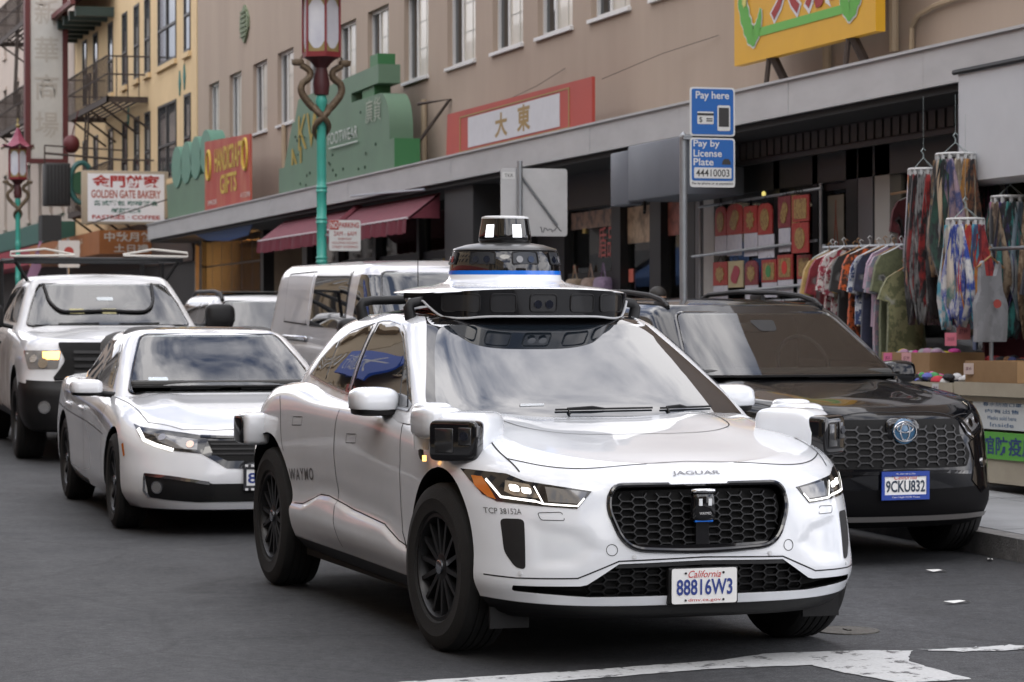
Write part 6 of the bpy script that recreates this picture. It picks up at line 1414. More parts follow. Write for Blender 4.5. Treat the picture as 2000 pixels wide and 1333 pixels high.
for i in range(9):
    for j in range(4): p = MB(); p.box(119.93, 120.0, -5 + i * 2.6, -3.8 + i * 2.6, 3 + j * 2.8, 4.7 + j * 2.8); p.build('window', MATS['grey_pane'], eo)
# ------------------------------------------------------------------ the street behind the camera, seen in the reflections only
def behind(x0, x1, y0, y1, h, m, lab):
    b = empty('cross_street_building', (0, 0, 0)); tag(b, lab, 'building', 'buildings behind the camera'); mb = MB(); mb.box(x0, x1, y0, y1, -3, h); mb.build('wall', m, b)
    n = int((y1 - y0) / 2.6)
    for j in range(int((h - 3) / 3)):
        for i in range(n): f = MB(); f.box(x1, x1 + .04, y0 + .7 + i * 2.6, y0 + 1.9 + i * 2.6, 3.4 + j * 3, 5.2 + j * 3); f.build('window', M_PANEDK, b)
    f = MB(); f.box(x1, x1 + .05, y0 + .3, y1 - .3, -.6, 2.6); f.build('shop_front', MATS['dim_shopfront'], b)
behind(-60, -44, -24, -5.5, 12, mat('umber_stucco', (.22, .16, .11), .9, var=.1), 'umber corner building across the junction on the right')
behind(-60, -44, 9.5, 30, 13, mat('slate_stucco', (.20, .20, .20), .9, var=.1), 'slate grey corner building across the junction on the left')
behind(-130, -110, -30, 34, 16, mat('clay_stucco', (.25, .18, .14), .9, var=.1), 'clay coloured building closing the street far behind the camera')
# ------------------------------------------------------------------ the far side of the street, seen in the reflections only
OY = 9.2
def opposite(name, x0, x1, h, m, lab, awn):
    b = empty(name, (0, 0, 0)); tag(b, lab, 'building', 'buildings behind the camera'); mb = MB(); mb.box(x0, x1, OY, OY + 8, 0, h); mb.box(x0 - .05, x1 + .05, OY - .5, OY, h - .6, h); w_ = mb.build('wall', m, b)
    nx = int((x1 - x0) / 2.4)
    for j in range(int((h - 4.6) / 3)):
        for i in range(nx):
            x_ = x0 + .8 + i * (x1 - x0 - .8) / nx; z_ = 4.9 + j * 3.0
            f = MB(); f.box(x_, x_ + 1.1, OY - .04, OY + .02, z_, z_ + 1.8); fo = f.build('window', M_PANEDK, b)
            s_ = MB(); s_.box(x_ - .1, x_ + 1.2, OY - .14, OY - .041, z_ - .15, z_); s_.box(x_ - .08, x_, OY - .1, OY - .041, z_, z_ + 1.8); s_.box(x_ + 1.1, x_ + 1.18, OY - .1, OY - .041, z_, z_ + 1.8); s_.box(x_ - .1, x_ + 1.2, OY - .1, OY - .041, z_ + 1.8, z_ + 1.95); s_.build('window_frame', m, fo)
    s_ = MB(); s_.box(x0 + .2, x1 - .2, OY - .06, OY, .3, 3.3); s_.build('shop_front', MATS['dim_shopfront'], b)
    a_ = MB(); a_.add([(x0 + .3, OY, 3.9), (x1 - .3, OY, 3.9), (x1 - .3, OY - 1.4, 3.0), (x0 + .3, OY - 1.4, 3.0)], [(0, 1, 2, 3)]); a_.box(x0 + .3, x1 - .3, OY - 1.41, OY - 1.39, 2.75, 3.0); a_.build('awning', flat(awn, .7), b)
opposite('opposite_building', -24, -8, 13, mat('ochre_stucco', (.50, .38, .22), .9, var=.08), 'ochre building behind the camera left of the crossing', (.10, .2, .12))
opposite('opposite_building', -6, 14, 14, mat('sand_stucco', (.56, .45, .30), .9, var=.08), 'sand coloured building facing the parked black SUV', (.35, .05, .04))
opposite('opposite_building', 14.2, 36, 13.5, mat('beige_stucco', (.52, .43, .31), .9, var=.08), 'beige building facing the tan building across the street', (.4, .06, .04))
opposite('opposite_building', 36.2, 64, 13, mat('buff_stucco', (.54, .43, .29), .9, var=.1), 'buff building across the street near the far lamp', (.05, .12, .3))
opposite('opposite_building', 64.2, 118, 12, mat('grey_stucco', (.40, .38, .36), .9, var=.08), 'grey building across the street at its far end', (.1, .1, .1))
bn = MB(); bn.box(30.0, 41.0, OY - .45, OY - .35, 7.0, 9.4); bo = bn.build('blue_banner', flat(srgb(10, 80, 190), .5)); tag(bo, 'long blue shop banner with white characters across the street', 'banner')
text_on('banner_lettering', '大通旅行', frame((35.5, OY - .46, 8.2), (1, 0, 0), (0, 0, 1)), 1., flat((.75, .75, .75)), bo, width=9., height=1.6)
bn = MB(); bn.box(24.0, 34.0, OY - .75, OY - .65, 3.9, 6.4); bo = bn.build('red_banner', flat(srgb(185, 45, 20), .5)); tag(bo, 'red shop banner with yellow characters across the street', 'banner')
text_on('banner_lettering', '福祿', frame((29.0, OY - .76, 5.2), (1, 0, 0), (0, 0, 1)), 1., flat((.7, .45, .05)), bo, width=6., height=1.6)
# ------------------------------------------------------------------ signs on the canopy
FR = lambda x, y, z: frame((x, y, z), (-1, 0, 0), (0, 0, 1))          # faces the street
FC = lambda x, y, z: frame((x, y, z), (0, -1, 0), (0, 0, 1))          # faces down the street towards the camera
M_GREEN = mat('faded_green_sign', (.115, .205, .13), .6, col2=(.10, .17, .115), vscale=1.2, detail=8); M_GREEND = mat('deep_green_sign', (.03, .15, .05), .5)
g = empty('green_sign', (0, 0, 0)); tag(g, 'green shop sign with a scalloped wavy top at the far end of the canopy', 'sign')
mb = MB(); mb.prism([(45.4, 3.95), (50.6, 3.95), (50.8, 4.82), (45.4, 4.84)], -7.0, -6.75); mb.build('base_panel', M_GREEN, g)
for i, (cx, cz) in enumerate(((49.35, 5.15), (48.2, 5.18), (47.05, 5.22), (45.9, 5.28))):
    mb = MB(); mb.prism(circle(cx, cz, .62, 24, .46), -7.05, -6.72); mb.build('scallop', mat('sea_green_sign', (.10, .235, .17), .55), g, True, 40)
mb = MB(); mb.box(45.4, 49.9, -7.2, -7.08, 4.6, 5.1); mb.build('back_panel', M_GREEND, g)
g = empty('red_gift_banner', (0, 0, 0)); tag(g, 'red banner with yellow lettering for handicraft gifts beside the green signs', 'banner')
mb = MB(); mb.prism([(41.06, 4.0), (45.76, 4.0), (45.76, 5.47), (41.06, 5.32)], -6.72, -6.68); mb.build('panel', mat('red_banner_cloth', (.36, .045, .03), .6, col2=(.42, .13, .07), vscale=1.2, stretch=(1.5, 1, .5), thr=(.45, .7)), g)
YEL = flat((.55, .38, .05), .6)
text_on('lettering', 'HANDICRAFT', FR(43.2, -6.67, 5.0), .4, YEL, g, width=2.9, height=.50, bold=.02); text_on('lettering', 'GIFTS', FR(43.2, -6.67, 4.48), .4, YEL, g, width=1.7, height=.40, bold=.02)
for x_, s_ in ((45.2, '899-0288'), (41.8, '415-398')): text_on('phone_number', s_.replace('-', ''), FR(x_ - .3, -6.67, 4.16), .2, flat((.6, .55, .5)), g, width=.95, height=.10)
for x_, z_ in ((45.3, 4.95), (41.5, 4.95)):
    mb = MB(); mb.tube([(x_ + .22 * math.cos(a), -6.67, z_ + .3 * math.sin(a)) for a in np.linspace(0, 6.28, 21)[:-1]], .035, 5, closed=True); mb.build('emblem', YEL, g)
g = empty('green_footwear_sign', (0, 0, 0)); tag(g, 'stepped green neon footwear sign standing on the canopy behind the lamp post', 'sign')
Y0, Y1 = -7.0, -6.62
mb = MB(); mb.box(29.6, 38.0, Y0, Y1 + .03, 3.93, 4.46); mb.build('base_panel', M_GREEN, g)
mb = MB(); mb.prism([(37.7, 4.46)] + [(37.0, 5.22)] + [(36.9, 5.24)] + [(30.6 - .6 * math.sin(t), 4.66 + .58 * math.cos(t)) for t in np.linspace(0, math.pi / 2, 8)] + [(30.0, 4.46)], Y0, Y1); mb.build('main_panel', M_GREEN, g, True, 40)
mb = MB(); mb.prism([(36.9, 5.24), (36.6, 5.62), (30.78, 5.72), (30.78, 5.42), (32.6, 5.40), (32.6, 5.24)], Y0, Y1 - .02); mb.build('upper_panel', M_GREEN, g)
mb = MB(); mb.box(30.9, 31.4, Y0 + .05, Y1 - .04, 5.72, 5.9); mb.box(31.2, 32.0, Y0 + .05, Y1 - .06, 5.24, 5.42); mb.build('crown_block', M_GREEND, g)
mb = MB(); mb.box(29.585, 29.6, Y0, Y1 + .03, 3.93, 4.46); mb.build('end_panel', M_GREEND, g)
text_on('yellow_lettering', 'KW', FR(35.5, Y1 + .015, 5.0), .5, flat((.35, .25, .03)), g, width=1.9, height=.62); text_on('yellow_lettering', 'N', FR(36.6, Y1 + .015, 4.45), .5, flat((.35, .25, .03)), g, width=.8, height=.62)
text_on('neon_lettering', 'FOOTWEAR', FR(33.1, Y1 + .015, 4.74), .3, flat((.50, .54, .50)), g, width=2.1, height=.20)
mb = MB(); mb.tube([(34.0, Y1 + .03, 4.57), (32.0, Y1 + .03, 4.57)], .012, 5); mb.build('neon_underline', flat((.50, .54, .50)), g)
text_on('neon_characters', '廣貨', FR(31.0, Y1 + .015, 5.0), .5, flat((.33, .38, .30)), g, width=1.0, height=.38)
rv_ = MB(); r_ = random.Random(4)
for i in range(24):
    x_, z_ = r_.uniform(30.3, 37.0), r_.uniform(4.0, 5.1); rv_.cyl((x_, Y1 + .03, z_), (x_, Y1 + .05, z_), .025, n=6)
rv_.build('neon_clip', mat('clip_green', (.03, .06, .035), .6), g)['kind'] = 'stuff'
mb = MB(); mb.tube([(29.7, -7.0, 5.0), (29.2, -7.38, 5.05), (29.7, -7.0, 4.4)], .03, 5); mb.build('stay', M_RUST, g)
g = empty('red_white_banner', (0, 0, 0)); tag(g, 'red banner with a white panel and two gold characters above the canopy', 'banner')
mb = MB(); mb.prism([(20.70, 3.94), (27.45, 3.94), (27.37, 4.66), (20.70, 4.63)], -6.86, -6.82); mb.build('panel', mat('red_cloth', (.40, .055, .035), .55, col2=(.33, .04, .03), vscale=1.5), g)
mb = MB(); mb.box(22.0, 26.25, -6.82, -6.812, 4.10, 4.53); mb.build('white_panel', mat('white_vinyl', (.52, .53, .56), .4, var=.05), g)
GOLD = flat((.28, .18, .05), .5)
text_on('characters', '大', FR(24.6, -6.81, 4.31), .4, GOLD, g, width=.60, height=.34, bold=.03); text_on('characters', '東', FR(23.55, -6.81, 4.33), .4, GOLD, g, width=.60, height=.36, bold=.03)
mb = MB()
for x0, x1, z0, z1 in ((21.6, 26.7, 4.555, 4.575), (21.6, 26.7, 4.05, 4.07), (21.6, 21.64, 4.07, 4.555), (26.66, 26.7, 4.07, 4.555)): mb.box(x0, x1, -6.82, -6.813, z0, z1)
mb.build('gold_border', GOLD, g)
g = empty('yellow_dragon_sign', (0, 0, 0)); tag(g, 'yellow sign with red characters and green dragons over the right-hand shop', 'sign')
mb = MB(); mb.box(12.30, 15.97, -6.95, -6.85, 4.32, 6.25); mb.build('panel', mat('yellow_sign', (.62, .335, .012), .5, var=.04, vscale=2), g)
for ch, x_ in (('大', 14.52), ('东', 13.62)):
    text_on('character_outline', ch, FR(x_, -6.845, 5.05), 1., flat((.62, .62, .64)), g, width=.86, height=.80, bold=.075); text_on('character', ch, FR(x_, -6.840, 5.05), 1., flat((.30, .025, .022)), g, width=.76, height=.70, bold=.03)
mb = MB(); mb.box(13.0, 15.25, -6.85, -6.842, 4.57, 4.66); mb.build('green_stripe', flat((.13, .40, .07)), g)
def dragon(cx, s):
    P = spl([(cx + s * .10, 5.95), (cx - s * .12, 5.6), (cx + s * .12, 5.3), (cx + s * .16, 5.0), (cx + s * .02, 4.72), (cx - s * .14, 4.58), (cx - s * .30, 4.70), (cx - s * .36, 4.86)], 8); n = len(P)
    for nm, k, c, y in (('dragon_outline', 1.45, (.60, .62, .56), -6.843), ('dragon', 1., (.10, .36, .05), -6.838)):
        mb = MB(); V = []
        for i, p in enumerate(P):
            q0, q1 = P[max(i - 1, 0)], P[min(i + 1, n - 1)]; d = Vector((q1[0] - q0[0], q1[1] - q0[1])).normalized(); w_ = (.02 + .085 * math.sin(math.pi * min(1, (i + 2) / n)) ** .7 * (1 + .22 * (i % 4 < 2))) * (k if nm == 'dragon' else 1) + (.022 if nm != 'dragon' else 0)
            V += [(p[0] - d.y * w_, y, p[1] + d.x * w_), (p[0] + d.y * w_, y, p[1] - d.x * w_)]
        mb.add(V, [(2 * i, 2 * i + 1, 2 * i + 3, 2 * i + 2) for i in range(n - 1)]); mb.build(nm, flat(c), g)
    for (dx, dz, c, r_) in ((.05, 5.28, (.50, .20, .04), .11), (.09, 5.0, (.55, .52, .14), .07), (.0, 5.45, (.55, .52, .14), .06)):
        mb = MB(); mb.prism([(cx + s * dx + r_ * (1 + .3 * (i % 2)) * math.cos(t) * .8, dz + r_ * (1 + .3 * (i % 2)) * math.sin(t)) for i, t in enumerate(np.linspace(0, 6.28, 15)[:-1])], -6.836, -6.832); mb.build('dragon_scale', flat(c), g)
dragon(15.55, 1); dragon(12.75, -1)
for x_ in (15.0, 12.95):
    mb = MB(); mb.tube([(x_, -6.9, 4.34), (x_ - .05, -7.1, 3.92)], .05, 6); mb.tube([(x_ + .05, -6.88, 4.34), (x_ + .1, -6.85, 3.92)], .03, 6); mb.build('support', M_RUST, g)
# ------------------------------------------------------------------ awnings and boxes under the canopy
M_MAROON = mat('maroon_canvas', (.155, .026, .042), .8, col2=(.115, .02, .032), vscale=2.0, stretch=(3, 1, 1))
g = empty('maroon_awning', (0, 0, 0)); tag(g, 'maroon fabric awning with white edge and fringed valance below the canopy', 'awning')
def slope(x0, x1): return [(x0, -6.5, 3.47), (x1, -6.5, 3.47), (x1, -6.02, 3.10), (x0, -6.02, 3.10)]
for a, b in ((26.65, 31.3), (31.5, 37.1)):
    mb = MB(); V = slope(a, b); W = [(x_, y_ - .02, z_ - .02) for x_, y_, z_ in V]; mb.add(V + W, [(0, 1, 2, 3), (7, 6, 5, 4), (0, 4, 5, 1), (1, 5, 6, 2), (2, 6, 7, 3), (3, 7, 4, 0)]); mb.build('canvas', M_MAROON, g)
    mb = MB(); mb.tube([(a, -6.01, 3.10), (b, -6.01, 3.10)], .018, 6); mb.build('white_edge', flat((.5, .45, .47)), g)
    n = int((b - a) / .12); V = []
    for i in range(n + 1):
        x_ = a + (b - a) * i / n; d = .025 * math.sin(i * 2.4); V += [(x_, -6.0 + d, 3.09), (x_, -5.99 + d * 1.6, 2.88 + .012 * math.sin(i * 1.7))]
    mb = MB(); mb.add(V, [(2 * i, 2 * i + 2, 2 * i + 3, 2 * i + 1) for i in range(n)]); mb.build('valance', M_MAROON, g, True)
mb = MB(); mb.add([(26.65, -6.5, 3.47), (26.65, -6.02, 3.10), (26.65, -6.5, 3.10)], [(0, 1, 2)]); mb.build('side_panel', M_MAROON, g); mb = MB(); mb.tube([(31.4, -6.5, 3.5), (31.4, -6.02, 3.08)], .07, 6); mb.build('centre_arm', M_MAROON, g)
mb = MB(); mb.tube([(30.9, -6.22, 3.62), (26.4, -6.2, 3.50)], .018, 6); mb.build('crank_rod', flat((.2, .22, .26), .4), g)
M_BLUEG = mat('blue_grey_metal', (.135, .15, .175), .5, .1, var=.08, vscale=2)
g = empty('box_sign', (0, 0, 0)); tag(g, 'blank blue-grey box sign hung below the canopy beside the parking sign pole', 'sign')
mb = MB(); mb.rbox(16.05, 17.75, -7.0, -6.25, 2.93, 3.56, .02); mb.build('cabinet', M_BLUEG, g, True, 40); mb = MB(); mb.rbox(17.80, 18.42, -6.45, -6.27, 2.90, 3.52, .02); mb.build('side_panel', M_BLUEG, g, True, 40)
mb = MB(); mb.tube([(17.6, -6.4, 2.95), (17.6, -6.4, 2.82), (17.55, -6.38, 2.80)], .02, 6); mb.build('bracket', M_BLACK, g)
g = empty('canvas_blind', (0, 0, 0)); tag(g, 'pale grey canvas blind rolled down at the top right corner', 'blind')
V = []; F = []; n = 10
for i in range(n + 1):
    t = math.pi * i / n
    for x_ in (9.18, 6.0): V.append((x_, -6.35 + .16 * math.cos(t) * (1 if i < 5 else 1), 3.62 if i == 0 else 2.72 - .06 * math.sin(t)))
V += [(9.18, -6.51, 3.62), (6.0, -6.51, 3.62)]; m_ = len(V) // 2
F = [(2 * i, 2 * i + 1, 2 * i + 3, 2 * i + 2) for i in range(m_ - 1)] + [tuple(2 * i for i in range(m_))]
mb = MB(); mb.add(V, F); mb.build('canvas', mat('grey_canvas', (.55, .565, .59), .8, col2=(.49, .505, .53), vscale=1.4), g, False)
mb = MB(); mb.tube([(9.24, -6.18, 3.63), (6.0, -6.18, 3.63)], .025, 6); mb.build('rail', M_GREYP, g)
mb = MB(); mb.box(9.28, 9.72, -6.6, -6.45, 2.90, 3.55); mb.build('side_board', M_BLUEG, g)
# ------------------------------------------------------------------ street signs
def rsign(name, parent, x, y0, y1, z0, z1, m, r=.03, th=.006):
    pl = rpoly([(y0, z0), (y1, z0), (y1, z1), (y0, z1)], r, 4); mb = MB(); mb.prism(pl, x - th, x, 'x'); return mb.build(name, m, parent)
M_GALV = mat('galvanised_steel', (.30, .32, .34), .4, .6, var=.1, vscale=8)
ps = empty('parking_payment_sign', (9.8, -3.95, gz(9.8) + .14)); tag(ps, 'two blue pay-for-parking signs on a galvanised pole by the kerb', 'sign')
O = lambda x, y, z: (x - 9.8, y + 3.95, z - gz(9.8) - .14)
mb = MB(); mb.tube([(0, 0, 0), (0, 0, 2.78)], .033, 12); mb.lathe([(.033, 2.76), (.03, 2.80), (.0, 2.83)], 12); mb.build('pole', M_GALV, ps, True, 50)
SB = flat(srgb(18, 92, 168), .35); SW = flat((.62, .63, .62), .35); SD = flat((.03, .03, .03), .5)
def S2(nm, z0, z1): 
    bd = rsign(nm, ps, -.06, -.44, -.035, z0, z1, SW, .03); rsign('blue_field', bd, -.0665, -.425, -.05, z0 + .014 if nm == 'pay_here_sign' else z0 + .055, z1 - .014, SB, .022, .003); return bd
zz = gz(9.8) + .14
b1 = S2('pay_here_sign', 3.09 - zz, 3.50 - zz); b2 = S2('pay_by_plate_sign', 2.66 - zz, 3.075 - zz)
TC = lambda y, z: frame((-.0705, y, z - zz), (0, -1, 0), (0, 0, 1))
text_on('lettering', 'Pay here', TC(-.236, 3.425), .1, SW, b1, width=.30, height=.082, bold=.018)
rsign('phone', b1, -.0705, -.395, -.28, 3.135 - zz, 3.35 - zz, SW, .015, .002); ph = rsign('phone_screen', b1, -.0725, -.383, -.292, 3.17 - zz, 3.33 - zz, SD, .004, .002)
rsign('bank_card', b1, -.0705, -.245, -.10, 3.19 - zz, 3.295 - zz, SW, .01, .002); rsign('card_stripe', b1, -.0725, -.245, -.10, 3.262 - zz, 3.282 - zz, SD, .001, .002); rsign('card_mark', b1, -.0725, -.235, -.18, 3.212 - zz, 3.222 - zz, SD, .001, .002); rsign('card_mark', b1, -.0725, -.235, -.18, 3.23 - zz, 3.24 - zz, SD, .001, .002); text_on('card_symbol', '$', frame((-.0735, -.13, 3.225 - zz), (0, -1, 0), (0, 0, 1)), .05, SD, b1, width=.03, height=.05)
for s_, z_, w_ in (('Pay by', 3.02, .235), ('License', 2.945, .255), ('Plate', 2.872, .18)): text_on('lettering', s_, TC(-.055 - w_ / 2 - .01, z_), .07, SW, b2, width=w_, height=.075 if s_ == 'Pay by' else .060, bold=.015)
rsign('number_field', b2, -.0705, -.405, -.07, 2.735 - zz, 2.825 - zz, SW, .01, .002); text_on('sign_number', '44410003', frame((-.0735, -.237, 2.78 - zz), (0, -1, 0), (0, 0, 1)), .06, SD, b2, width=.30, height=.062, bold=.012)
text_on('small_print', 'Pay by phone or at paystation', frame((-.0685, -.237, 2.69 - zz), (0, -1, 0), (0, 0, 1)), .03, SD, b2, width=.37, height=.024, bold=.012)
mb = MB(); mb.prism(rpoly([(-.40, 2.852 - zz), (-.32, 2.852 - zz), (-.325, 2.88 - zz), (-.34, 2.90 - zz), (-.38, 2.90 - zz), (-.395, 2.88 - zz)], .006), -.0725, -.0705, 'x'); mb.build('car_symbol', SD, b2)
mb = MB()
for z_ in (3.09, 3.07): mb.box(-.062, .0, -.06, .02, z_ - zz - .008, z_ - zz + .008)
mb.build('clamp', M_GALV, ps)
bs = empty('road_sign_back', (14.5, -3.95, gz(14.5) + .14)); tag(bs, 'back of a square grey road sign on a post seen behind the sensor dome', 'sign'); zz = gz(14.5) + .14
rsign('plate', bs, .0, -.51, .19, 2.41 - zz, 3.09 - zz, mat('sign_back_grey', (.50, .505, .51), .5, .2, var=.08, vscale=4), .035)
mb = MB(); mb.tube([(-.04, 0, 0), (-.04, 0, 3.16 - zz)], .028, 10); mb.build('post', M_GALV, bs, True); mb = MB(); mb.tube([(-.02, -.03, 3.0 - zz), (-.02, -.40, 2.52 - zz)], .014, 6); mb.build('brace', M_GALV, bs, True)
st = rsign('sticker', bs, -.007, .04, .175, 2.98 - zz, 3.05 - zz, SW, .004, .002); text_on('sticker_lettering', 'TKR', frame((-.0105, .105, 3.015 - zz), (0, -1, 0), (0, 0, 1)), .05, SD, st, width=.09, height=.035)
mb = MB(); r_ = random.Random(2); P = [(-.008, -.22 - .012 * i, 2.475 - zz + r_.uniform(-.03, .03)) for i in range(20)]; mb.tube(P, .004, 4); mb.build('graffiti', flat((.06, .06, .07)), bs)
np_ = empty('no_parking_sign', (23.1, -3.98, 2.3)); tag(np_, 'white no-parking sign with red lettering fixed to the near lamp post', 'sign')
pl = rsign('plate', np_, -.02, -.46, -.04, .21, .61, SW, .03); RD = flat((.38, .05, .04)); rsign('red_field', np_, -.0275, -.165, -.045, .485, .605, RD, .004, .001)
TN = lambda y, z: frame((-.030, y, z), (0, -1, 0), (0, 0, 1))
text_on('lettering', 'NO', TN(-.105, .545), .1, SW, np_, width=.095, height=.085, bold=.02); text_on('lettering', 'PARKING', TN(-.305, .545), .08, RD, np_, width=.26, height=.07, bold=.02)
text_on('lettering', '2AM - 6AM', TN(-.25, .435), .08, RD, np_, width=.30, height=.06)
for s_, z_, w_ in (('EVERYDAY', .365, .18), ('INCLUDING HOLIDAYS', .315, .34), ('STREET SWEEPING', .262, .34)): text_on('lettering', s_, TN(-.25, z_), .05, RD, np_, width=w_, height=.030)
mb = MB(); mb.box(-.02, .06, -.05, .0, .4, .43); mb.build('bracket', M_GALV, np_)
fs = empty('far_street_sign', (50, -4.4, gz(50) + .14)); tag(fs, 'small white sign with a red disc far along the pavement', 'sign')
mb = MB(); mb.tube([(0, 0, 0), (0, 0, 2.6)], .03, 8); mb.build('pole', M_GALV, fs); rsign('plate', fs, -.04, -.25, .22, 1.95, 2.55, SW, .03); mb = MB(); mb.lathe([(.0, -.045), (.11, -.045), (.11, -.05), (0, -.05)], 18, axis='x', o=(0, -.01, 2.30)); mb.build('red_disc', RD, fs)
# ------------------------------------------------------------------ signs farther up the street
bk_ = empty('bakery_sign', (54, -6.3, 4.05)); tag(bk_, 'white projecting bakery sign with red Chinese characters and English lettering', 'sign')
mb = MB(); mb.rbox(-.02, .22, -1.06, 1.0, 0, 1.27, .02); mb.build('cabinet', mat('aged_cream_frame', (.40, .33, .24), .6), bk_, True, 40)
mb = MB(); mb.box(-.028, -.021, -.95, .88, .06, 1.20); fp = mb.build('face', mat('sign_white', (.80, .80, .82), .4), bk_)
TB = lambda z: frame((-.034, -.035, z), (0, -1, 0), (0, 0, 1)); RD2 = flat((.42, .03, .025)); GN = flat((.02, .14, .10))
text_on('characters', '金門餅家', TB(1.02), .3, RD2, fp, width=1.62, height=.30, bold=.03); text_on('lettering', 'GOLDEN GATE BAKERY', TB(.715), .2, flat((.40, .07, .03)), fp, width=1.66, height=.19, bold=.02)
text_on('characters', '各式麵包 咖啡餅食', TB(.50), .2, GN, fp, width=1.55, height=.125, bold=.02); text_on('characters', '鹹甜糕點', TB(.325), .2, GN, fp, width=.70, height=.115, bold=.02); text_on('lettering', 'PASTRIES · COFFEE', TB(.165), .2, RD2, fp, width=1.62, height=.095, bold=.02)
for q_, r_ in (([(.1, -1.1, 1.1), (.1, -1.4, 1.15)], .03), ([(.1, -1.1, .2), (.1, -1.4, .2)], .03), ([(.1, .9, -.02), (-3.0, -.95, .60)], .015)): mb = MB(); mb.tube(q_, r_, 6); mb.build('bracket', M_RUST, bk_)
vs = empty('vertical_market_sign', (66, -6.05, 6.33)); tag(vs, 'tall grey vertical sign with faded characters and a maroon frame', 'sign')
mb = MB(); mb.box(0, .3, -.44, .45, 0, 7.0); mb.build('panel', mat('weathered_grey_sign', (.52, .515, .48), .8, var=.08, vscale=2), vs); mb = MB(); mb.box(-.04, .34, .45, .60, -.1, 7.1); mb.box(-.04, .34, -.59, -.44, -.1, 7.1); mb.box(-.04, .34, -.44, .45, -.12, 0); mb.build('frame', mat('maroon_frame', (.10, .02, .02), .6), vs)
for i, ch in enumerate('場商華新'): text_on('faded_character', ch, frame((-.006, 0, .95 + i * 1.05), (0, -1, 0), (0, 0, 1)), .8, mat('faded_paint', (.43, .405, .36), .8), vs, width=.66, height=.72, bold=.012)
oa = empty('orange_awning', (0, 0, 0)); tag(oa, 'orange bakery awning with white characters below the projecting sign', 'awning'); OR = mat('orange_canvas', (.36, .13, .035), .7, col2=(.28, .10, .03), vscale=1.5)
mb = MB(); mb.box(56, 69.5, FY + .1, -6.0, 3.40, 3.98); mb.build('canvas_box', OR, oa)
text_on('characters', '中秋月餅', frame((55.99, -6.72, 3.82), (0, -1, 0), (0, 0, 1)), .3, flat((.55, .52, .48)), oa, width=1.2, height=.24, bold=.02); text_on('characters', '土日禮', frame((55.99, -6.78, 3.54), (0, -1, 0), (0, 0, 1)), .3, flat((.55, .52, .48)), oa, width=.85, height=.2, bold=.02)
text_on('characters', '金門餅', FR(61.5, -5.995, 3.68), .3, flat((.45, .34, .25)), oa, width=5.5, height=.4, bold=.02)
ns = empty('neon_lantern_sign', (60, -5.7, 4.6)); tag(ns, 'dark caged neon sign with a green ring beside the bakery sign', 'sign')
mb = MB(); mb.rbox(-.1, .5, -.15, .5, .15, 1.25, .03); mb.build('cabinet', mat('sooty_metal', (.03, .03, .03), .6), ns, True, 40)
for i in range(7): b_ = MB(); b_.box(-.125, -.105, -.12 + i * .09, -.09 + i * .09, .2, 1.2); b_.build('cage_bar', M_GREYP, ns)
mb = MB(); mb.tube([(0, -.45 + .30 * math.cos(a), .75 + .52 * math.sin(a)) for a in np.linspace(0, 6.28, 25)[:-1]], .07, 8, closed=True); mb.build('green_ring', mat('ring_green', (.03, .12, .11), .5), ns, True)
mb = MB(); mb.lathe([(0, 0), (.30, .0), (.30, .2), (0, .2)], 20, axis='x', o=(0, -.45, .75)); mb.build('disc', mat('disc_green', (.02, .09, .04), .5), ns)
for q_, r_ in (([(0, -.3, .15), (0, -.6, -.1), (0, -1.6, -.1)], .06), ([(0, .5, 1.5), (0, -1.6, 1.35)], .03), ([(0, .5, 1.7), (0, .5, 1.2)], .02), ([(0, .5, 1.7), (0, -1.6, 1.6)], .02)): mb = MB(); mb.tube(q_, r_, 6); mb.build('bracket', M_RUST, ns)
mb = MB(); blob(mb, (.1, -.2, 1.75), (.22, .22, .24), 1, 1); mb.tube([(.1, -.2, 1.9), (-.1, -.35, 2.6)], .015, 5); mb.build('red_lantern', mat('red_lantern', (.10, .014, .016), .6), ns, True)
mb = MB(); mb.box(-.2, .5, .1, .6, -.75, -.1); mb.build('lower_cabinet', MATS['sooty_metal'], ns)
pf = empty('pink_flag', (62, -5.2, 2.6)); tag(pf, 'limp lilac flag hanging below the neon sign', 'flag'); mb = MB(); mb.add([(0, -.35, 1.6), (0, -.12, 1.75), (.03, -.1, 1.2), (-.02, -.16, .6), (0, .02, .2), (.03, .22, .35), (-.02, .02, .9)], [(0, 1, 2, 6), (6, 2, 3), (6, 3, 4, 5)]); mb.build('cloth', flat((.36, .20, .30), .8), pf)
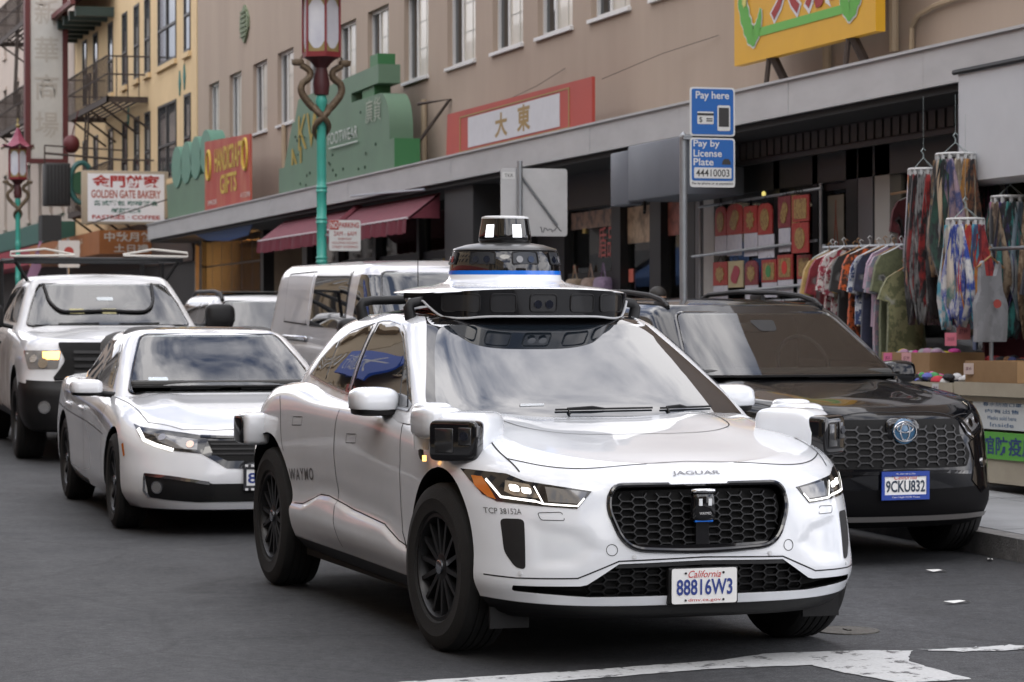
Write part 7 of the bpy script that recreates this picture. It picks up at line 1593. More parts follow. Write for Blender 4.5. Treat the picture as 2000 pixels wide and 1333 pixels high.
# ------------------------------------------------------------------ dragon lamp posts
M_TURQ = mat('turquoise_paint', (.045, .36, .29), .45, coat=.3, var=.12, vscale=3); M_BRONZE = mat('old_bronze', (.13, .095, .06), .55, .4, var=.35, vscale=14, bump=.4, bscale=40)
M_LRED = mat('lantern_red', (.20, .018, .025), .45, coat=.3); M_LGLASS = mat('frosted_pane', (.80, .82, .82), .3, col2=(.45, .47, .55), vscale=.9, stretch=(1, 1, .8)); M_GILT = mat('gilt_fret', (.30, .24, .10), .5, .3)
def lamp(x, y, lab, k_):
    e = empty('dragon_lamp_post', (x, y, gz(x) + .14)); e.scale = (k_, k_, k_); tag(e, lab, 'street lamp', 'dragon lamp posts'); mb = MB()
    prof = [(.20, 0), (.20, .08), (.16, .12), (.14, .5), (.17, .55), (.12, .62)]
    for z_ in (1.35, 1.98, 2.52, 2.95): prof += [(.105, z_ - .05), (.125, z_ - .03), (.108, z_), (.125, z_ + .03), (.102, z_ + .05)]
    prof += [(.10, 3.1), (.10, 4.1), (.13, 4.16), (.10, 4.24), (0, 4.26)]
    mb.lathe([(r_ * (.66 if z_ > .6 else .9), z_) for r_, z_ in prof], 20); mb.build('post', M_TURQ, e, True, 40)
    for s in (1, -1):
        P = []; R_ = []
        for t in np.linspace(0, 1, 40):                       # body wound round the post, then the neck curling outwards
            if t < .55: a = s * (1 - t / .55) * math.pi * 1.5 + s * math.pi / 2; z_ = 3.58 + .50 * (t / .55) ** .8; P.append((.10 * math.cos(a), .10 * math.sin(a), z_)); R_.append(.014 + .042 * (t / .55) ** .7)
            else:
                u = (t - .55) / .45; q = spl([(.0, .10, 4.05), (.0, .20, 4.16), (0, .28, 4.28), (0, .27, 4.40), (0, .17, 4.48), (0, .16, 4.57), (0, .24, 4.63), (0, .30, 4.66)], 6); k = min(int(u * (len(q) - 1)), len(q) - 1); P.append((q[k][0], s * q[k][1], q[k][2])); R_.append(.056 - .010 * u)
        mb = MB(); mb.tube(P, R_, 8); d = mb.build('dragon', M_BRONZE, e, True, 60)
        mb = MB(); blob(mb, (0, s * .33, 4.69), (.05, .09, .05), .7, .7, 12, 8); mb.tube([(0, s * .30, 4.72), (0, s * .26, 4.80)], [.02, .006], 5); mb.tube([(0, s * .38, 4.67), (0, s * .42, 4.73)], [.02, .008], 5); mb.build('dragon_head', M_BRONZE, d, True)
    mb = MB(); mb.lathe([(.10, 4.25), (.12, 4.4), (.08, 4.62), (.17, 4.72), (.24, 4.76)], 12); mb.build('neck', mat('dark_maroon', (.06, .012, .015), .5), e, True, 50)
    mb = MB(); n = 6; r0 = .265
    for z0, z1, rr in ((4.76, 4.83, r0 + .015), (5.60, 5.66, r0 + .015)):
        mb.prism([(rr * math.cos(2 * math.pi * i / n), rr * math.sin(2 * math.pi * i / n)) for i in range(n)], z0, z1, 'z')
    for i in range(n): a = 2 * math.pi * i / n; mb.box(-.014, .014, -.014, .014, 4.83, 5.60, T=Matrix.Translation((r0 * math.cos(a), r0 * math.sin(a), 0)))
    lan = mb.build('lantern_frame', M_LRED, e)
    for i in range(n):
        a, b = 2 * math.pi * i / n, 2 * math.pi * (i + 1) / n; q = [(.252 * math.cos(t), .252 * math.sin(t)) for t in (a, b)]
        p = MB(); p.add([(*q[0], 4.83), (*q[1], 4.83), (*q[1], 5.60), (*q[0], 5.60)], [(0, 1, 2, 3)]); p.build('lantern_pane', M_LGLASS, lan)
        for z0, sg in ((4.83, 1), (5.60, -1)):
            f = MB(); V = []; m_ = 8
            for k in range(m_ + 1):
                t = k / m_; x_, y_ = (q[0][0] * (1 - t) + q[1][0] * t) * 1.012, (q[0][1] * (1 - t) + q[1][1] * t) * 1.012; hh = (.17 if k in (0, m_) else .12 if k in (1, m_ - 1) else .07 if k in (2, m_ - 2) else .045); V += [(x_, y_, z0), (x_, y_, z0 + sg * hh)]
            f.add(V, [(2 * k, 2 * k + 2, 2 * k + 3, 2 * k + 1) for k in range(m_)]); f.build('gilt_fret', M_GILT, lan)
    mb = MB(); V = []; prof = [(.44, 5.66), (.36, 5.70), (.24, 5.82), (.13, 5.98), (.06, 6.16), (.03, 6.22)]
    for j, (rr, z_) in enumerate(prof):
        for i in range(12):
            a = math.pi * i / 6; k = 1.16 if (i % 2 == 0 and j == 0) else (1.04 if i % 2 == 0 else .92); V.append((rr * k * math.cos(a), rr * k * math.sin(a), z_ + (.09 if (i % 2 == 0 and j == 0) else 0)))
    mb.add(V, [(j * 12 + i, j * 12 + (i + 1) % 12, (j + 1) * 12 + (i + 1) % 12, (j + 1) * 12 + i) for j in range(len(prof) - 1) for i in range(12)] + [tuple(range(11, -1, -1)), tuple(60 + i for i in range(12))]); rf_ = mb.build('pagoda_roof', mat('raspberry_tile', (.22, .03, .07), .5, coat=.2), e, False)
    mb = MB(); mb.lathe([(.03, 6.2), (.06, 6.28), (.02, 6.34), (.035, 6.42), (0, 6.5)], 10); mb.build('finial', M_GILT, rf_, True)
    for i in range(6): a = math.pi * i / 3; b_ = MB(); b_.lathe([(.0, 0), (.02, -.02), (.028, -.09), (0, -.09)], 8, o=(.48 * math.cos(a), .48 * math.sin(a), 5.70)); b_.build('roof_bell', M_BRONZE, rf_)
lamp(23.2, -3.95, 'turquoise dragon lamp post with red lantern behind the silver van', .945); lamp(55.4, -3.95, 'smaller looking dragon lamp post with raspberry pagoda roof at far left', .86)
# ------------------------------------------------------------------ calendars in the window of the right-hand shop
CY_ = -6.95
M_CRED = mat('calendar_red', (.30, .018, .016), .45, col2=(.36, .10, .05), vscale=26, thr=(.52, .75)); M_CDK = mat('calendar_maroon', (.17, .015, .028), .45, col2=(.26, .09, .05), vscale=26, thr=(.52, .75)); M_CGOLD = mat('calendar_gold', (.36, .25, .08), .45, .2, col2=(.20, .10, .04), vscale=30, thr=(.45, .6)); M_CPALE = mat('calendar_pale_gold', (.38, .32, .18), .5, var=.1)
SHEET = mat('calendar_sheet', (.48, .48, .53), .7, col2=(.42, .42, .49), vscale=14, thr=(.5, .62))
ORD = ['first', 'second', 'third', 'fourth', 'fifth', 'sixth', 'seventh']
def motif(kind, cx, cz, w_, h):
    if kind == 'oval': return circle(cx, cz, w_ * .30, 20, h * .36)
    if kind == 'gourd': return [(cx + w_ * .26 * math.cos(t) * (1 + .35 * math.cos(2 * t + 1.57)), cz + h * .34 * math.sin(t)) for t in np.linspace(0, 6.28, 25)[:-1]]
    if kind == 'frame': return rpoly([(cx - w_ * .38, cz - h * .38), (cx + w_ * .38, cz - h * .38), (cx + w_ * .38, cz + h * .38), (cx - w_ * .38, cz + h * .38)], .03)
    return [(cx + w_ * .33 * math.cos(t) * (1 - .25 * (i % 2)), cz + h * .37 * math.sin(t) * (1 - .25 * (i % 2))) for i, t in enumerate(np.linspace(0, 6.28, 17)[:-1])]
def calendar(b, sheet, m, kind, lab, arched=False, inner=None, mg=None):
    x0, x1, z0, z1 = b; e = empty('calendar', ((x0 + x1) / 2, CY_, z1)); tag(e, lab, 'calendar', 'hanging red calendars'); w_, h = x1 - x0 - .02, z1 - z0
    pl = [(-w_ / 2, -h), (w_ / 2, -h), (w_ / 2, -h * .25), (w_ * .42, -h * .08), (w_ * .2, 0), (-w_ * .2, 0), (-w_ * .42, -h * .08), (-w_ / 2, -h * .25)] if arched else [(-w_ / 2, -h), (w_ / 2, -h), (w_ / 2, 0), (-w_ / 2, 0)]
    mb = MB(); mb.prism(pl, -.005, .008); mb.build('backing', m, e)
    mb = MB(); mb.prism(motif(kind, 0, -h * .52, w_, h), .0085, .014); mo_ = mb.build('gold_motif', mg or M_CGOLD, e)
    if inner: mb = MB(); mb.prism(motif('oval', 0, -h * .52, w_ * .6, h * .75), .0145, .017); mb.build('motif_centre', flat(inner), mo_)
    mb = MB(); mb.tube([(-w_ * .2, .004, 0), (0, 0, .07), (w_ * .2, .004, 0)], .004, 4); mb.build('cord', M_BLACK, e)
    if sheet:
        sx0, sx1, sz0, sz1 = sheet; mb = MB(); mb.box(sx0 - (x0 + x1) / 2 + .01, sx1 - (x0 + x1) / 2 - .01, -.004, .004, sz0 - z1, min(sz1, z0) - z1 - .003); mb.build('date_sheet', SHEET, e)
A_ = [(16.45, 16.81, 2.51, 2.83), (15.97, 16.45, 2.51, 2.84), (15.55, 15.95, 2.51, 2.8), (15.12, 15.55, 2.48, 2.81), (14.62, 14.98, 2.53, 2.86), (14.4, 14.61, 2.52, 2.86)]
WA = [(16.45, 16.83, 2.29, 2.53), (16.0, 16.45, 2.28, 2.51), (15.54, 15.95, 2.26, 2.51), (15.08, 15.54, 2.23, 2.49), (14.64, 14.97, 2.28, 2.53), (14.39, 14.62, 2.27, 2.52)]
for i, (a, s_) in enumerate(zip(A_, WA)): calendar(a, s_, (M_CRED, M_CRED, M_CRED, M_CRED, M_CDK, M_CGOLD)[i], ('oval', 'gourd', 'star', 'oval', 'gourd', 'star')[i], '%s from the left in the top row of red and gold calendars' % ORD[i].capitalize(), i in (0, 1, 3))
B_ = [(16.42, 16.87, 1.96, 2.22), (15.95, 16.41, 1.93, 2.22), (15.53, 15.92, 1.95, 2.21), (15.01, 15.44, 1.97, 2.21), (14.57, 15.0, 1.99, 2.25), (14.09, 14.47, 1.99, 2.235)]
for i, a in enumerate(B_): calendar(a, (a[0], a[1], a[2] - .16, a[2]) if i != 1 else None, (M_CRED, M_CPALE, M_CDK, M_CRED, M_CRED, M_CRED)[i], ('star', 'gourd', 'star', 'frame', 'frame', 'frame')[i], '%s from the left in the lower row of calendars' % ORD[i].capitalize(), i == 2, (None, None, None, (.04, .2, .06), (.5, .03, .02), None)[i], flat((.28, .03, .05)) if i == 1 else None)
CY_ = -6.86
calendar((13.93, 14.38, 2.57, 2.84), None, M_CRED, 'frame', 'Red and gold wall hanging in front of the top calendar row, upper one'); calendar((13.94, 14.40, 2.25, 2.56), None, M_CRED, 'oval', 'Plain red wall hanging with gold ring, below the gold one')
CY_ = -6.95
for i, a in enumerate([(15.1, 15.48, 1.50, 1.74), (14.64, 15.07, 1.50, 1.74), (14.17, 14.63, 1.50, 1.74), (16.3, 16.84, 1.50, 1.74)]): calendar(a, None, (M_CDK, M_CGOLD, M_CRED, M_CRED)[i], 'frame', ('Maroon', 'Golden', 'Red framed', 'Bright red')[i] + ' calendar just above the black SUV roof, lowest row')
ck = empty('calendar_rack', (0, 0, 0)); tag(ck, 'grey rails carrying the rows of red calendars', 'rack')
for x0, x1, z0, z1, y in ((13.9, 17.4, 2.90, 2.86, -6.98), (13.9, 17.45, 2.37, 2.30, -6.92), (14.1, 16.95, 1.93, 1.87, -6.92), (13.9, 17.4, 1.78, 1.76, -6.98)): mb = MB(); mb.tube([(x0, y, z0), (x1, y, z1)], .016, 6); mb.build('rail', M_GALV, ck)
for x_ in (13.95, 17.38): mb = MB(); mb.tube([(x_, -6.99, gz(x_) + .14), (x_, -6.99, 2.95)], .02, 6); mb.build('upright', M_GALV, ck)
bb = MB(); blob(bb, (15.75, -7.1, 2.93), (.022, .022, .032), 1, 1, 12, 8); bo_ = tag(bb.build('light_bulb', mat('yellow_bulb', (.8, .7, .2), .3, emit=(1, .85, .25), estr=2.0), None, True), 'small yellow light bulb above the calendars', 'light bulb')
# ------------------------------------------------------------------ clothes rack
def cloth(cols, sc=9, thr=(.47, .53), st=(1, 1, 1)):
    k = 'cloth_' + '_'.join('%02x' % int(v_ * 255) for c in cols for v_ in c)
    return mat(k, cols[0], .85, col2=cols[1] if len(cols) > 1 else tuple(v_ * .8 for v_ in cols[0]), vscale=sc, thr=thr, stretch=st, sheen=.2)
M_WOOD = mat('hanger_wood', (.28, .15, .06), .5); M_WIRE = mat('white_hanger', (.55, .56, .56), .4)
def shirt(x, y, zt, L, w_, m, lab, sleeve=.22, mh=None, lean=0., seed=0, name='shirt', cat_='shirt', group='shirts on the clothes rack'):
    """garment hung square to its rail, facing down the street"""
    r_ = random.Random(seed); e = empty(name, (x, y, zt), (0, 0, lean)); tag(e, lab, cat_, group)
    hw = w_ / 2; sl = sleeve; out_ = [(-.07, -.02), (-hw * .92, -.075), (-hw - .035, -.16), (-hw - .075, -.16 - sl), (-hw + .045, -.19 - sl), (-hw * .90, -.26), (-hw * .96, -L * .6), (-hw, -L), (hw, -L), (hw * .96, -L * .6), (hw * .90, -.26), (hw - .045, -.19 - sl), (hw + .075, -.16 - sl), (hw + .035, -.16), (hw * .92, -.075), (.07, -.02)]
    if sleeve == 0: out_ = [(-.10, -.02), (-hw * .62, -.05), (-hw * .7, -.26), (-hw, -.36), (-hw, -L), (hw, -L), (hw, -.36), (hw * .7, -.26), (hw * .62, -.05), (.10, -.02), (.07, -.14), (-.07, -.14)]
    P = []
    for a, b in zip(out_, out_[1:] + out_[:1]):
        k = max(1, int(math.dist(a, b) / .07)); P += [(a[0] + (b[0] - a[0]) * i / k, a[1] + (b[1] - a[1]) * i / k) for i in range(k)]
    n = len(P); G_ = [(u, v_) for u in np.arange(-hw, hw, .06) for v_ in np.arange(-L, 0, .07)]; G_ = [p for p in G_ if pip(p, out_)]; sd_, _ = sdf(np.array(G_), out_); G_ = [p for p, d in zip(G_, sd_) if d < -.025]
    vo, eo, fo, *_ = delaunay_2d_cdt([Vector(p) for p in P + G_], [(i, (i + 1) % n) for i in range(n)], [list(range(n))], 1, 1e-5); ph = r_.uniform(0, 6)
    fx = lambda u, v_: .016 * math.sin(u * 26 + ph + v_ * 3) * min(1, -v_ * 2) + .01 * math.sin(v_ * 9 + ph)
    V = [(-.018 + fx(*v_), v_[0], v_[1]) for v_ in vo]; V2 = [(.018 + fx(*v_), v_[0], v_[1]) for v_ in vo]; k = len(V); F = [tuple(f) for f in fo] + [tuple(k + i for i in f[::-1]) for f in fo] + [(i, (i + 1) % n, k + (i + 1) % n, k + i) for i in range(n)]
    mb = MB(); mb.add(V + V2, F); mb.build('cloth', m, e, True, 60)
    mb = MB(); mb.tube([(0, -hw * .85, -.075), (0, 0, .015), (0, hw * .85, -.075)], .009, 6); mb.tube([(0, 0, .01), (0, 0, .05), (0, .02, .075), (0, .0, .095), (0, -.02, .08)], .004, 5); mb.build('hanger', mh or M_WIRE, e, True)
rk = empty('clothes_rack', (0, 0, 0)); tag(rk, 'metal clothes rack on the pavement full of coloured shirts', 'rack')
mb = MB(); mb.tube([(9.82, -6, 2.19), (11.6, -6, 2.22)], .016, 8); mb.build('rail', M_GALV, rk, True)
for x_ in (9.84, 11.58): mb = MB(); mb.tube([(x_, -6, gz(x_) + .14), (x_, -6, 2.25)], .018, 8); mb.tube([(x_, -6.3, gz(x_) + .17), (x_, -5.7, gz(x_) + .17)], .018, 8); mb.build('upright', M_GALV, rk, True)
SH = [('pale teal', [(.30, .38, .34)], .62), ('mustard edged', [(.45, .30, .10)], .66), ('dark red', [(.22, .02, .03)], .70), ('white and pink', [(.55, .50, .52)], .72), ('maroon and white patterned', [(.25, .02, .04), (.5, .47, .45)], .78), ('maroon floral', [(.20, .02, .04), (.45, .42, .42)], .84), ('bright yellow', [(.60, .42, .03)], .90), ('black and cream', [(.02, .02, .02), (.02, .02, .02)], .74), ('orange patterned', [(.55, .10, .02), (.06, .02, .01)], 1.0), ('beige', [(.42, .34, .24)], .62), ('navy and white floral', [(.03, .05, .14), (.5, .52, .55)], .62), ('dark navy', [(.025, .03, .06)], .98), ('lilac pink', [(.42, .30, .40)], .66), ('pink floral', [(.32, .22, .27), (.18, .2, .24)], 1.04), ('plain olive green', [(.13, .145, .075)], .98)]
for i, (nm, c, L) in enumerate(SH):
    x_ = 11.50 - i * .115 + .02 * ((i * 7) % 5 - 2); shirt(x_, -6.0 + .03 * ((i * 5) % 3 - 1), 2.20 - .012 * ((i * 3) % 4), L * 1.08, .40 + .03 * ((i * 4) % 3), cloth(c, 22), '%s shirt on the clothes rack, %s from its left end' % (nm.capitalize(), (ORD + ['eighth', 'ninth', 'tenth', 'eleventh', 'twelfth', 'thirteenth', 'fourteenth', 'fifteenth'])[i]), mh=(M_WOOD if i % 2 else M_WIRE), seed=i, lean=.12 * ((i * 11) % 5 - 2) * .5)
shirt(9.70, -5.93, 1.98, .80, .34, cloth([(.20, .20, .10), (.10, .11, .05)], 14), 'Olive patterned blouse on a wooden hanger at the right end of the rack', .10, M_WOOD, seed=40)
# ------------------------------------------------------------------ scarves on hanging rings
def scarf(x, y, z, L, w_, m, lab, seed, ang, tip=.5):
    r_ = random.Random(seed); n, k = 14, 7; V = []; ph = r_.uniform(0, 6)
    for i in range(n + 1):
        t = i / n; ww = w_ * (.22 + .78 * min(1, t * 1.8)) * (1 - .75 * max(0, t - .72) / .28)
        for j in range(k + 1):
            u = j / k - .5; fold = .034 * math.sin(u * 21 + ph + t * 2.2) * (.4 + .6 * t); zz = -L * t - (.10 * (abs(u) if tip > .3 else u) * t * (1 if tip > .3 else -1)) * .6
            V.append((math.cos(ang) * fold - math.sin(ang) * u * ww, math.sin(ang) * fold + math.cos(ang) * u * ww, zz))
    F = [(i * (k + 1) + j, i * (k + 1) + j + 1, (i + 1) * (k + 1) + j + 1, (i + 1) * (k + 1) + j) for i in range(n) for j in range(k)]
    me = mesh('scarf', V, F, m, None, None, True); md = me.modifiers.new('thickness', 'SOLIDIFY'); md.thickness = .006
    me.location = (x, y, z); tag(me, lab, 'scarf', 'scarves on the hanging rings'); return me
def carousel(x, y, z, r, top, cols, lens, lab, which, seed, wmul=1.):
    e = empty('scarf_ring', (x, y, z)); tag(e, lab, 'hanger'); mb = MB(); mb.tube([(r * math.cos(a), r * math.sin(a), 0) for a in np.linspace(0, 6.28, 29)[:-1]], .013, 6, closed=True); mb.tube([(r * .55 * math.cos(a), r * .55 * math.sin(a), 0) for a in np.linspace(0, 6.28, 21)[:-1]], .008, 5, closed=True)
    for k in range(4): a = k * math.pi / 2 + .4; mb.tube([(r * math.cos(a), r * math.sin(a), 0), (0, 0, 0)], .008, 5)
    mb.build('ring', M_WIRE, e, True)
    mb = MB()
    for k in range(4): a = k * math.pi / 2 + .4; mb.tube([(r * math.cos(a), r * math.sin(a), 0), (0, 0, .10)], .003, 4)
    mb.tube([(0, 0, .09), (0, 0, .13), (.0, .02, .155), (0, .0, .18), (0, -.02, .16)], .006, 5); mb.tube([(0, 0, .175), (0, 0, top)], .0015, 4); mb.build('hook', mat('pale_blue_hook', (.25, .30, .30), .5), e, True)
    cols = cols + [('second ' + nm, [tuple(v_ * .6 for v_ in q) for q in c[::-1]]) for nm, c in cols[:6]]; n = len(cols)
    for k, (nm, c) in enumerate(cols):
        a = 2 * math.pi * ((k * 5) % n if n % 5 else k) / n + .3; px, py = x + r * math.cos(a), y + r * math.sin(a)
        p = MB(); p.box(-.008, .008, -.012, .012, -.055, .0); po = p.build('peg', M_WIRE, e, False, 35, (r * math.cos(a), r * math.sin(a), 0))
        scarf(px, py, z - .045, lens[k % len(lens)], (.15 + .045 * (k % 3)) * wmul, cloth(c, 9 + 4 * (k % 3), thr=(.42, .58), st=(1, 1, .55)), '%s scarf on the %s' % (nm.capitalize(), which), seed + k, a + .8 * ((k * 7) % 5 - 2) * .3)
BK, WH, NV, RD_, OC, TL, CY2, BE = (.015, .015, .018), (.5, .5, .5), (.03, .04, .12), (.35, .03, .03), (.40, .18, .03), (.03, .18, .17), (.04, .30, .42), (.36, .27, .18)
carousel(9.42, -5.98, 2.82, .12, .62, [('pink striped', [(.45, .30, .36), WH]), ('black and grey', [BK, (.2, .2, .2)]), ('dark navy speckled', [NV, BK]), ('lilac checked', [(.40, .32, .44), (.5, .45, .5)]), ('black red-edged', [BK, RD_]), ('white dotted', [WH, (.1, .1, .1)]), ('brick red', [RD_, OC]), ('charcoal', [(.05, .05, .055), BK])], [1.1, 1.25, .98, 1.2], 'white ring hanger with long dark and pink scarves, leftmost', 'leftmost ring hanger', 100)
carousel(8.95, -6.05, 2.92, .155, .50, [('beige and blue-grey', [BE, (.18, .22, .25)]), ('sage green', [(.18, .22, .17), TL]), ('brown leopard', [(.20, .12, .06), BK]), ('slate printed', [(.16, .18, .21), BE]), ('dark green', [(.02, .07, .05), BK]), ('mauve printed', [(.24, .17, .2), NV]), ('cream map-print', [(.42, .36, .28), (.2, .16, .12)]), ('black and gold', [BK, OC]), ('rust brown', [(.18, .07, .03), BK])], [1.0, .85, .95, .75], 'white ring hanger at the top with beige and green scarves', 'topmost ring hanger', 120, 1.3)
carousel(8.30, -5.82, 2.35, .145, .85, [('multicoloured red and blue', [RD_, (.1, .12, .4)]), ('leopard brown', [(.22, .11, .05), BK]), ('turquoise and white', [CY2, WH]), ('teal and cream', [TL, (.45, .4, .34)]), ('white blue-edged', [WH, (.03, .06, .3)]), ('royal blue', [(.02, .05, .28), WH]), ('orange flowered', [OC, RD_]), ('sky blue checked', [CY2, NV]), ('crimson', [RD_, (.1, .01, .02)])], [.80, .72, .82, .68, .75], 'white ring hanger in front carrying bright turquoise scarves', 'front ring hanger', 140, 1.15)
GREY_ = (.10, .10, .11)
carousel(9.18, -6.45, 2.78, .15, .60, [('smoke grey', [GREY_, BK]), ('plum', [(.12, .03, .08), BK]), ('bottle green', [(.02, .08, .05), GREY_]), ('ginger', [OC, BK]), ('cream fringed', [(.4, .36, .3), GREY_]), ('ink blue', [NV, GREY_]), ('scarlet', [RD_, BK])], [1.25, 1.1, 1.3], 'rear ring hanger half hidden by the other scarves', 'half hidden rear ring hanger', 160, 1.6)
carousel(8.55, -6.35, 2.55, .15, .72, [('amber', [OC, (.2, .1, .03)]), ('jade', [TL, BK]), ('pale blue', [(.2, .28, .34), WH]), ('fuchsia', [(.3, .03, .15), BK]), ('chocolate', [(.08, .04, .02), BE]), ('silver grey', [(.28, .28, .3), GREY_]), ('indigo', [(.05, .03, .16), BK])], [.95, 1.1, .9], 'ring hanger behind the front one with dark bright scarves', 'second row ring hanger', 180, 1.6)
# garments farther right and behind
rr_ = MB(); rr_.tube([(5.5, -6.05, 2.09), (8.35, -6.05, 2.11)], .016, 8); rr_.tube([(8.3, -6.05, gz(8.3) + .14), (8.3, -6.05, 2.15)], .018, 8); tag(rr_.build('garment_rail', M_GALV, None, True), 'second metal garment rail at the right edge of the view', 'rack')
shirt(7.72, -5.75, 2.02, .66, .40, cloth([(.22, .225, .24)], 6), 'Grey sleeveless tank top with a small red drink print', 0, M_WOOD, lean=.45, seed=50, group=None, name='tank_top', cat_='tank top')
tp = MB(); tp.lathe([(.0, 0), (.035, 0), (.03, .003), (0, .003)], 16, axis='x', o=(7.66, -5.78, 1.66)); tag(tp.build('shirt_print', flat((.3, .05, .04))), 'small red print on the grey tank top', 'print')
for i, (x_, y_, z_, L, c, nm) in enumerate(((8.0, -6.45, 2.1, .95, (.02, .02, .03), 'black dress hanging behind the front scarves'), (8.6, -6.9, 2.75, .8, (.02, .13, .15), 'teal quilted jacket hanging high behind the scarves'), (7.3, -6.4, 2.1, .9, (.03, .02, .05), 'dark violet dress at the right edge'), (9.3, -6.7, 2.1, .9, (.12, .02, .03), 'wine red dress behind the scarves'), (11.9, -7.1, 2.75, .95, (.10, .015, .02), 'wine red coat inside the doorway'), (10.6, -7.05, 2.85, .7, (.10, .14, .04), 'lime green top high in the doorway'))):
    shirt(x_, y_, z_, L, .44, cloth([c]), nm.capitalize(), .2, seed=60 + i, group='garments hung at the shop door', name='garment', cat_='garment')
cp_ = MB(); cp_.box(10.9, 11.5, -7.24, -7.22, 2.62, 3.0); tag(cp_.build('cardboard_notice', mat('brown_card', (.30, .21, .12), .8, var=.1)), 'blank brown cardboard notice high in the shop doorway', 'notice')
pr = MB(); pr.tube([(9.3, -6.9, 2.80), (12.6, -7.15, 2.78)], .014, 6); tag(pr.build('wooden_pole', M_WOOD, None, True), 'thin wooden pole across the shop doorway', 'pole')
# ------------------------------------------------------------------ table of small goods
TZ = lambda x: gz(x) + .14
M_CARD = mat('cardboard', (.30, .185, .09), .85, col2=(.25, .15, .07), vscale=5); M_BEIGE = mat('beige_board', (.40, .36, .28), .75, col2=(.34, .30, .23), vscale=4)
tb = empty('goods_table', (7.0, -5.6, TZ(7.0))); tag(tb, 'beige board table with open compartments loaded with small goods', 'table')
h0 = .30; B0 = lambda x: x - 7.0
mb = MB(); mb.box(-2.2, 1.60, -.45, .42, .66, .70); mb.build('table_top', M_BEIGE, tb)
mb = MB(); mb.box(-2.2, .20, .36, .40, .06, .44); mb.build('front_panel', M_BEIGE, tb)
for x_ in (1.56, 1.0, .45, -.2): mb = MB(); mb.prism([(-.44, .10), (.20, .10), (.40, .44), (.30, .66), (-.44, .66)], x_, x_ + .03, 'x'); mb.build('divider', M_BEIGE, tb)
mb = MB(); mb.box(-2.2, 1.6, -.46, -.43, .06, .66); mb.box(-2.2, 1.6, -.43, .30, .36, .38); mb.build('shelf', M_BEIGE, tb)
for x_ in (-2.0, 1.4): mb = MB(); mb.box(x_, x_ + .05, -.4, -.35, 0, .66); mb.box(x_, x_ + .05, .3, .35, 0, .66); mb.build('leg', M_ALU, tb)
sg = MB(); sg.box(-1.40, .04, .402, .415, .24, .44); so_ = sg.build('notice_board', flat((.10, .36, .05), .5), tb); text_on('characters', '餐馆防疫用品', frame((-.68, .417, .34), (-1, 0, 0), (0, 0, 1)), .2, flat((.02, .05, .16)), so_, width=1.28, height=.14, bold=.02)
wn_ = MB(); wn_.box(-1.05, -.10, .405, .412, .46, .68); wo_ = wn_.build('paper_notice', flat((.55, .58, .58), .7), tb)
for k, s_ in enumerate(('春水防疫口罩', '内有出售', 'Masks sold here', 'Inside')): text_on('notice_lettering', s_, frame((-.58, .414, .645 - k * .05), (-1, 0, 0), (0, 0, 1)), .05, flat((.04, .12, .25)), wo_, width=.62 - .08 * k, height=.03)
def tray(name, x0, x1, y0, y1, z0, h, m, lab, cat_='tray'):
    e = empty(name, ((x0 + x1) / 2, (y0 + y1) / 2, z0)); tag(e, lab, cat_); a, b = (x1 - x0) / 2, (y1 - y0) / 2; mb = MB(); mb.box(-a, a, -b, b, 0, .012); mb.build('bottom', m, e)
    for q in ((-a, a, b - .012, b), (-a, a, -b, -b + .012), (-a, -a + .012, -b + .012, b - .012), (a - .012, a, -b + .012, b - .012)): mb = MB(); mb.box(*q, .012, h); mb.build('side', m, e)
    return e
zt_ = TZ(7.0) + .705
tray('goods_tray', 7.15, 8.58, -5.6, -5.14, zt_, .09, M_BEIGE, 'long shallow beige tray holding pink and rainbow goods'); tray('goods_tray', 5.6, 7.12, -5.6, -5.14, zt_, .10, M_BEIGE, 'shallow beige tray at the right edge under the carton')
cx_ = tray('carton', 8.72, 9.66, -6.2, -5.7, TZ(9) + .50, .48, M_CARD, 'brown cardboard carton behind the black SUV mirror', 'box'); tray('carton', 6.2, 7.05, -5.68, -5.2, zt_ + .10, .16, M_CARD, 'open brown carton at the right edge of the table', 'box')
tray('plastic_tub', 7.10, 7.42, -5.42, -5.20, TZ(7) + .385, .10, flat((.55, .57, .58), .4), 'white plastic tub in a table compartment', 'tub')
st_ = MB(); st_.box(8.7, 9.7, -6.2, -5.7, TZ(9), TZ(9) + .495); tag(st_.build('crate', M_CARD), 'large cardboard box standing on the pavement under the carton', 'box')
def pile(x0, x1, y0, y1, z, cols, n, seed, lab, nm='goods_pile'):
    r_ = random.Random(seed); mb = MB(); ms = [flat(c, .8, 'fluff') for c in cols]
    for i in range(n): blob(mb, (r_.uniform(x0, x1), r_.uniform(y0, y1), z + r_.uniform(0, .06)), (r_.uniform(.035, .08), r_.uniform(.03, .06), r_.uniform(.02, .045)), 1, 1, 8, 6, r_.randrange(len(ms)))
    o = mb.build(nm, ms, None, True); tag(o, lab, 'goods', kind='stuff')
PK = (.50, .05, .26)
pile(8.12, 8.52, -5.55, -5.2, zt_ + .06, [PK, (.60, .10, .35), PK, (.1, .02, .05)], 34, 5, 'heap of hot pink socks in the long tray'); pile(7.72, 8.12, -5.55, -5.2, zt_ + .07, [(.5, .05, .03), (.55, .40, .03), (.05, .25, .08), BK, BK, (.1, .12, .4)], 36, 6, 'heap of black and rainbow goods in the long tray'); pile(7.2, 7.70, -5.55, -5.2, zt_ + .07, [BK, WH, (.40, .02, .04), BK], 36, 7, 'heap of black, white and red goods in the long tray')
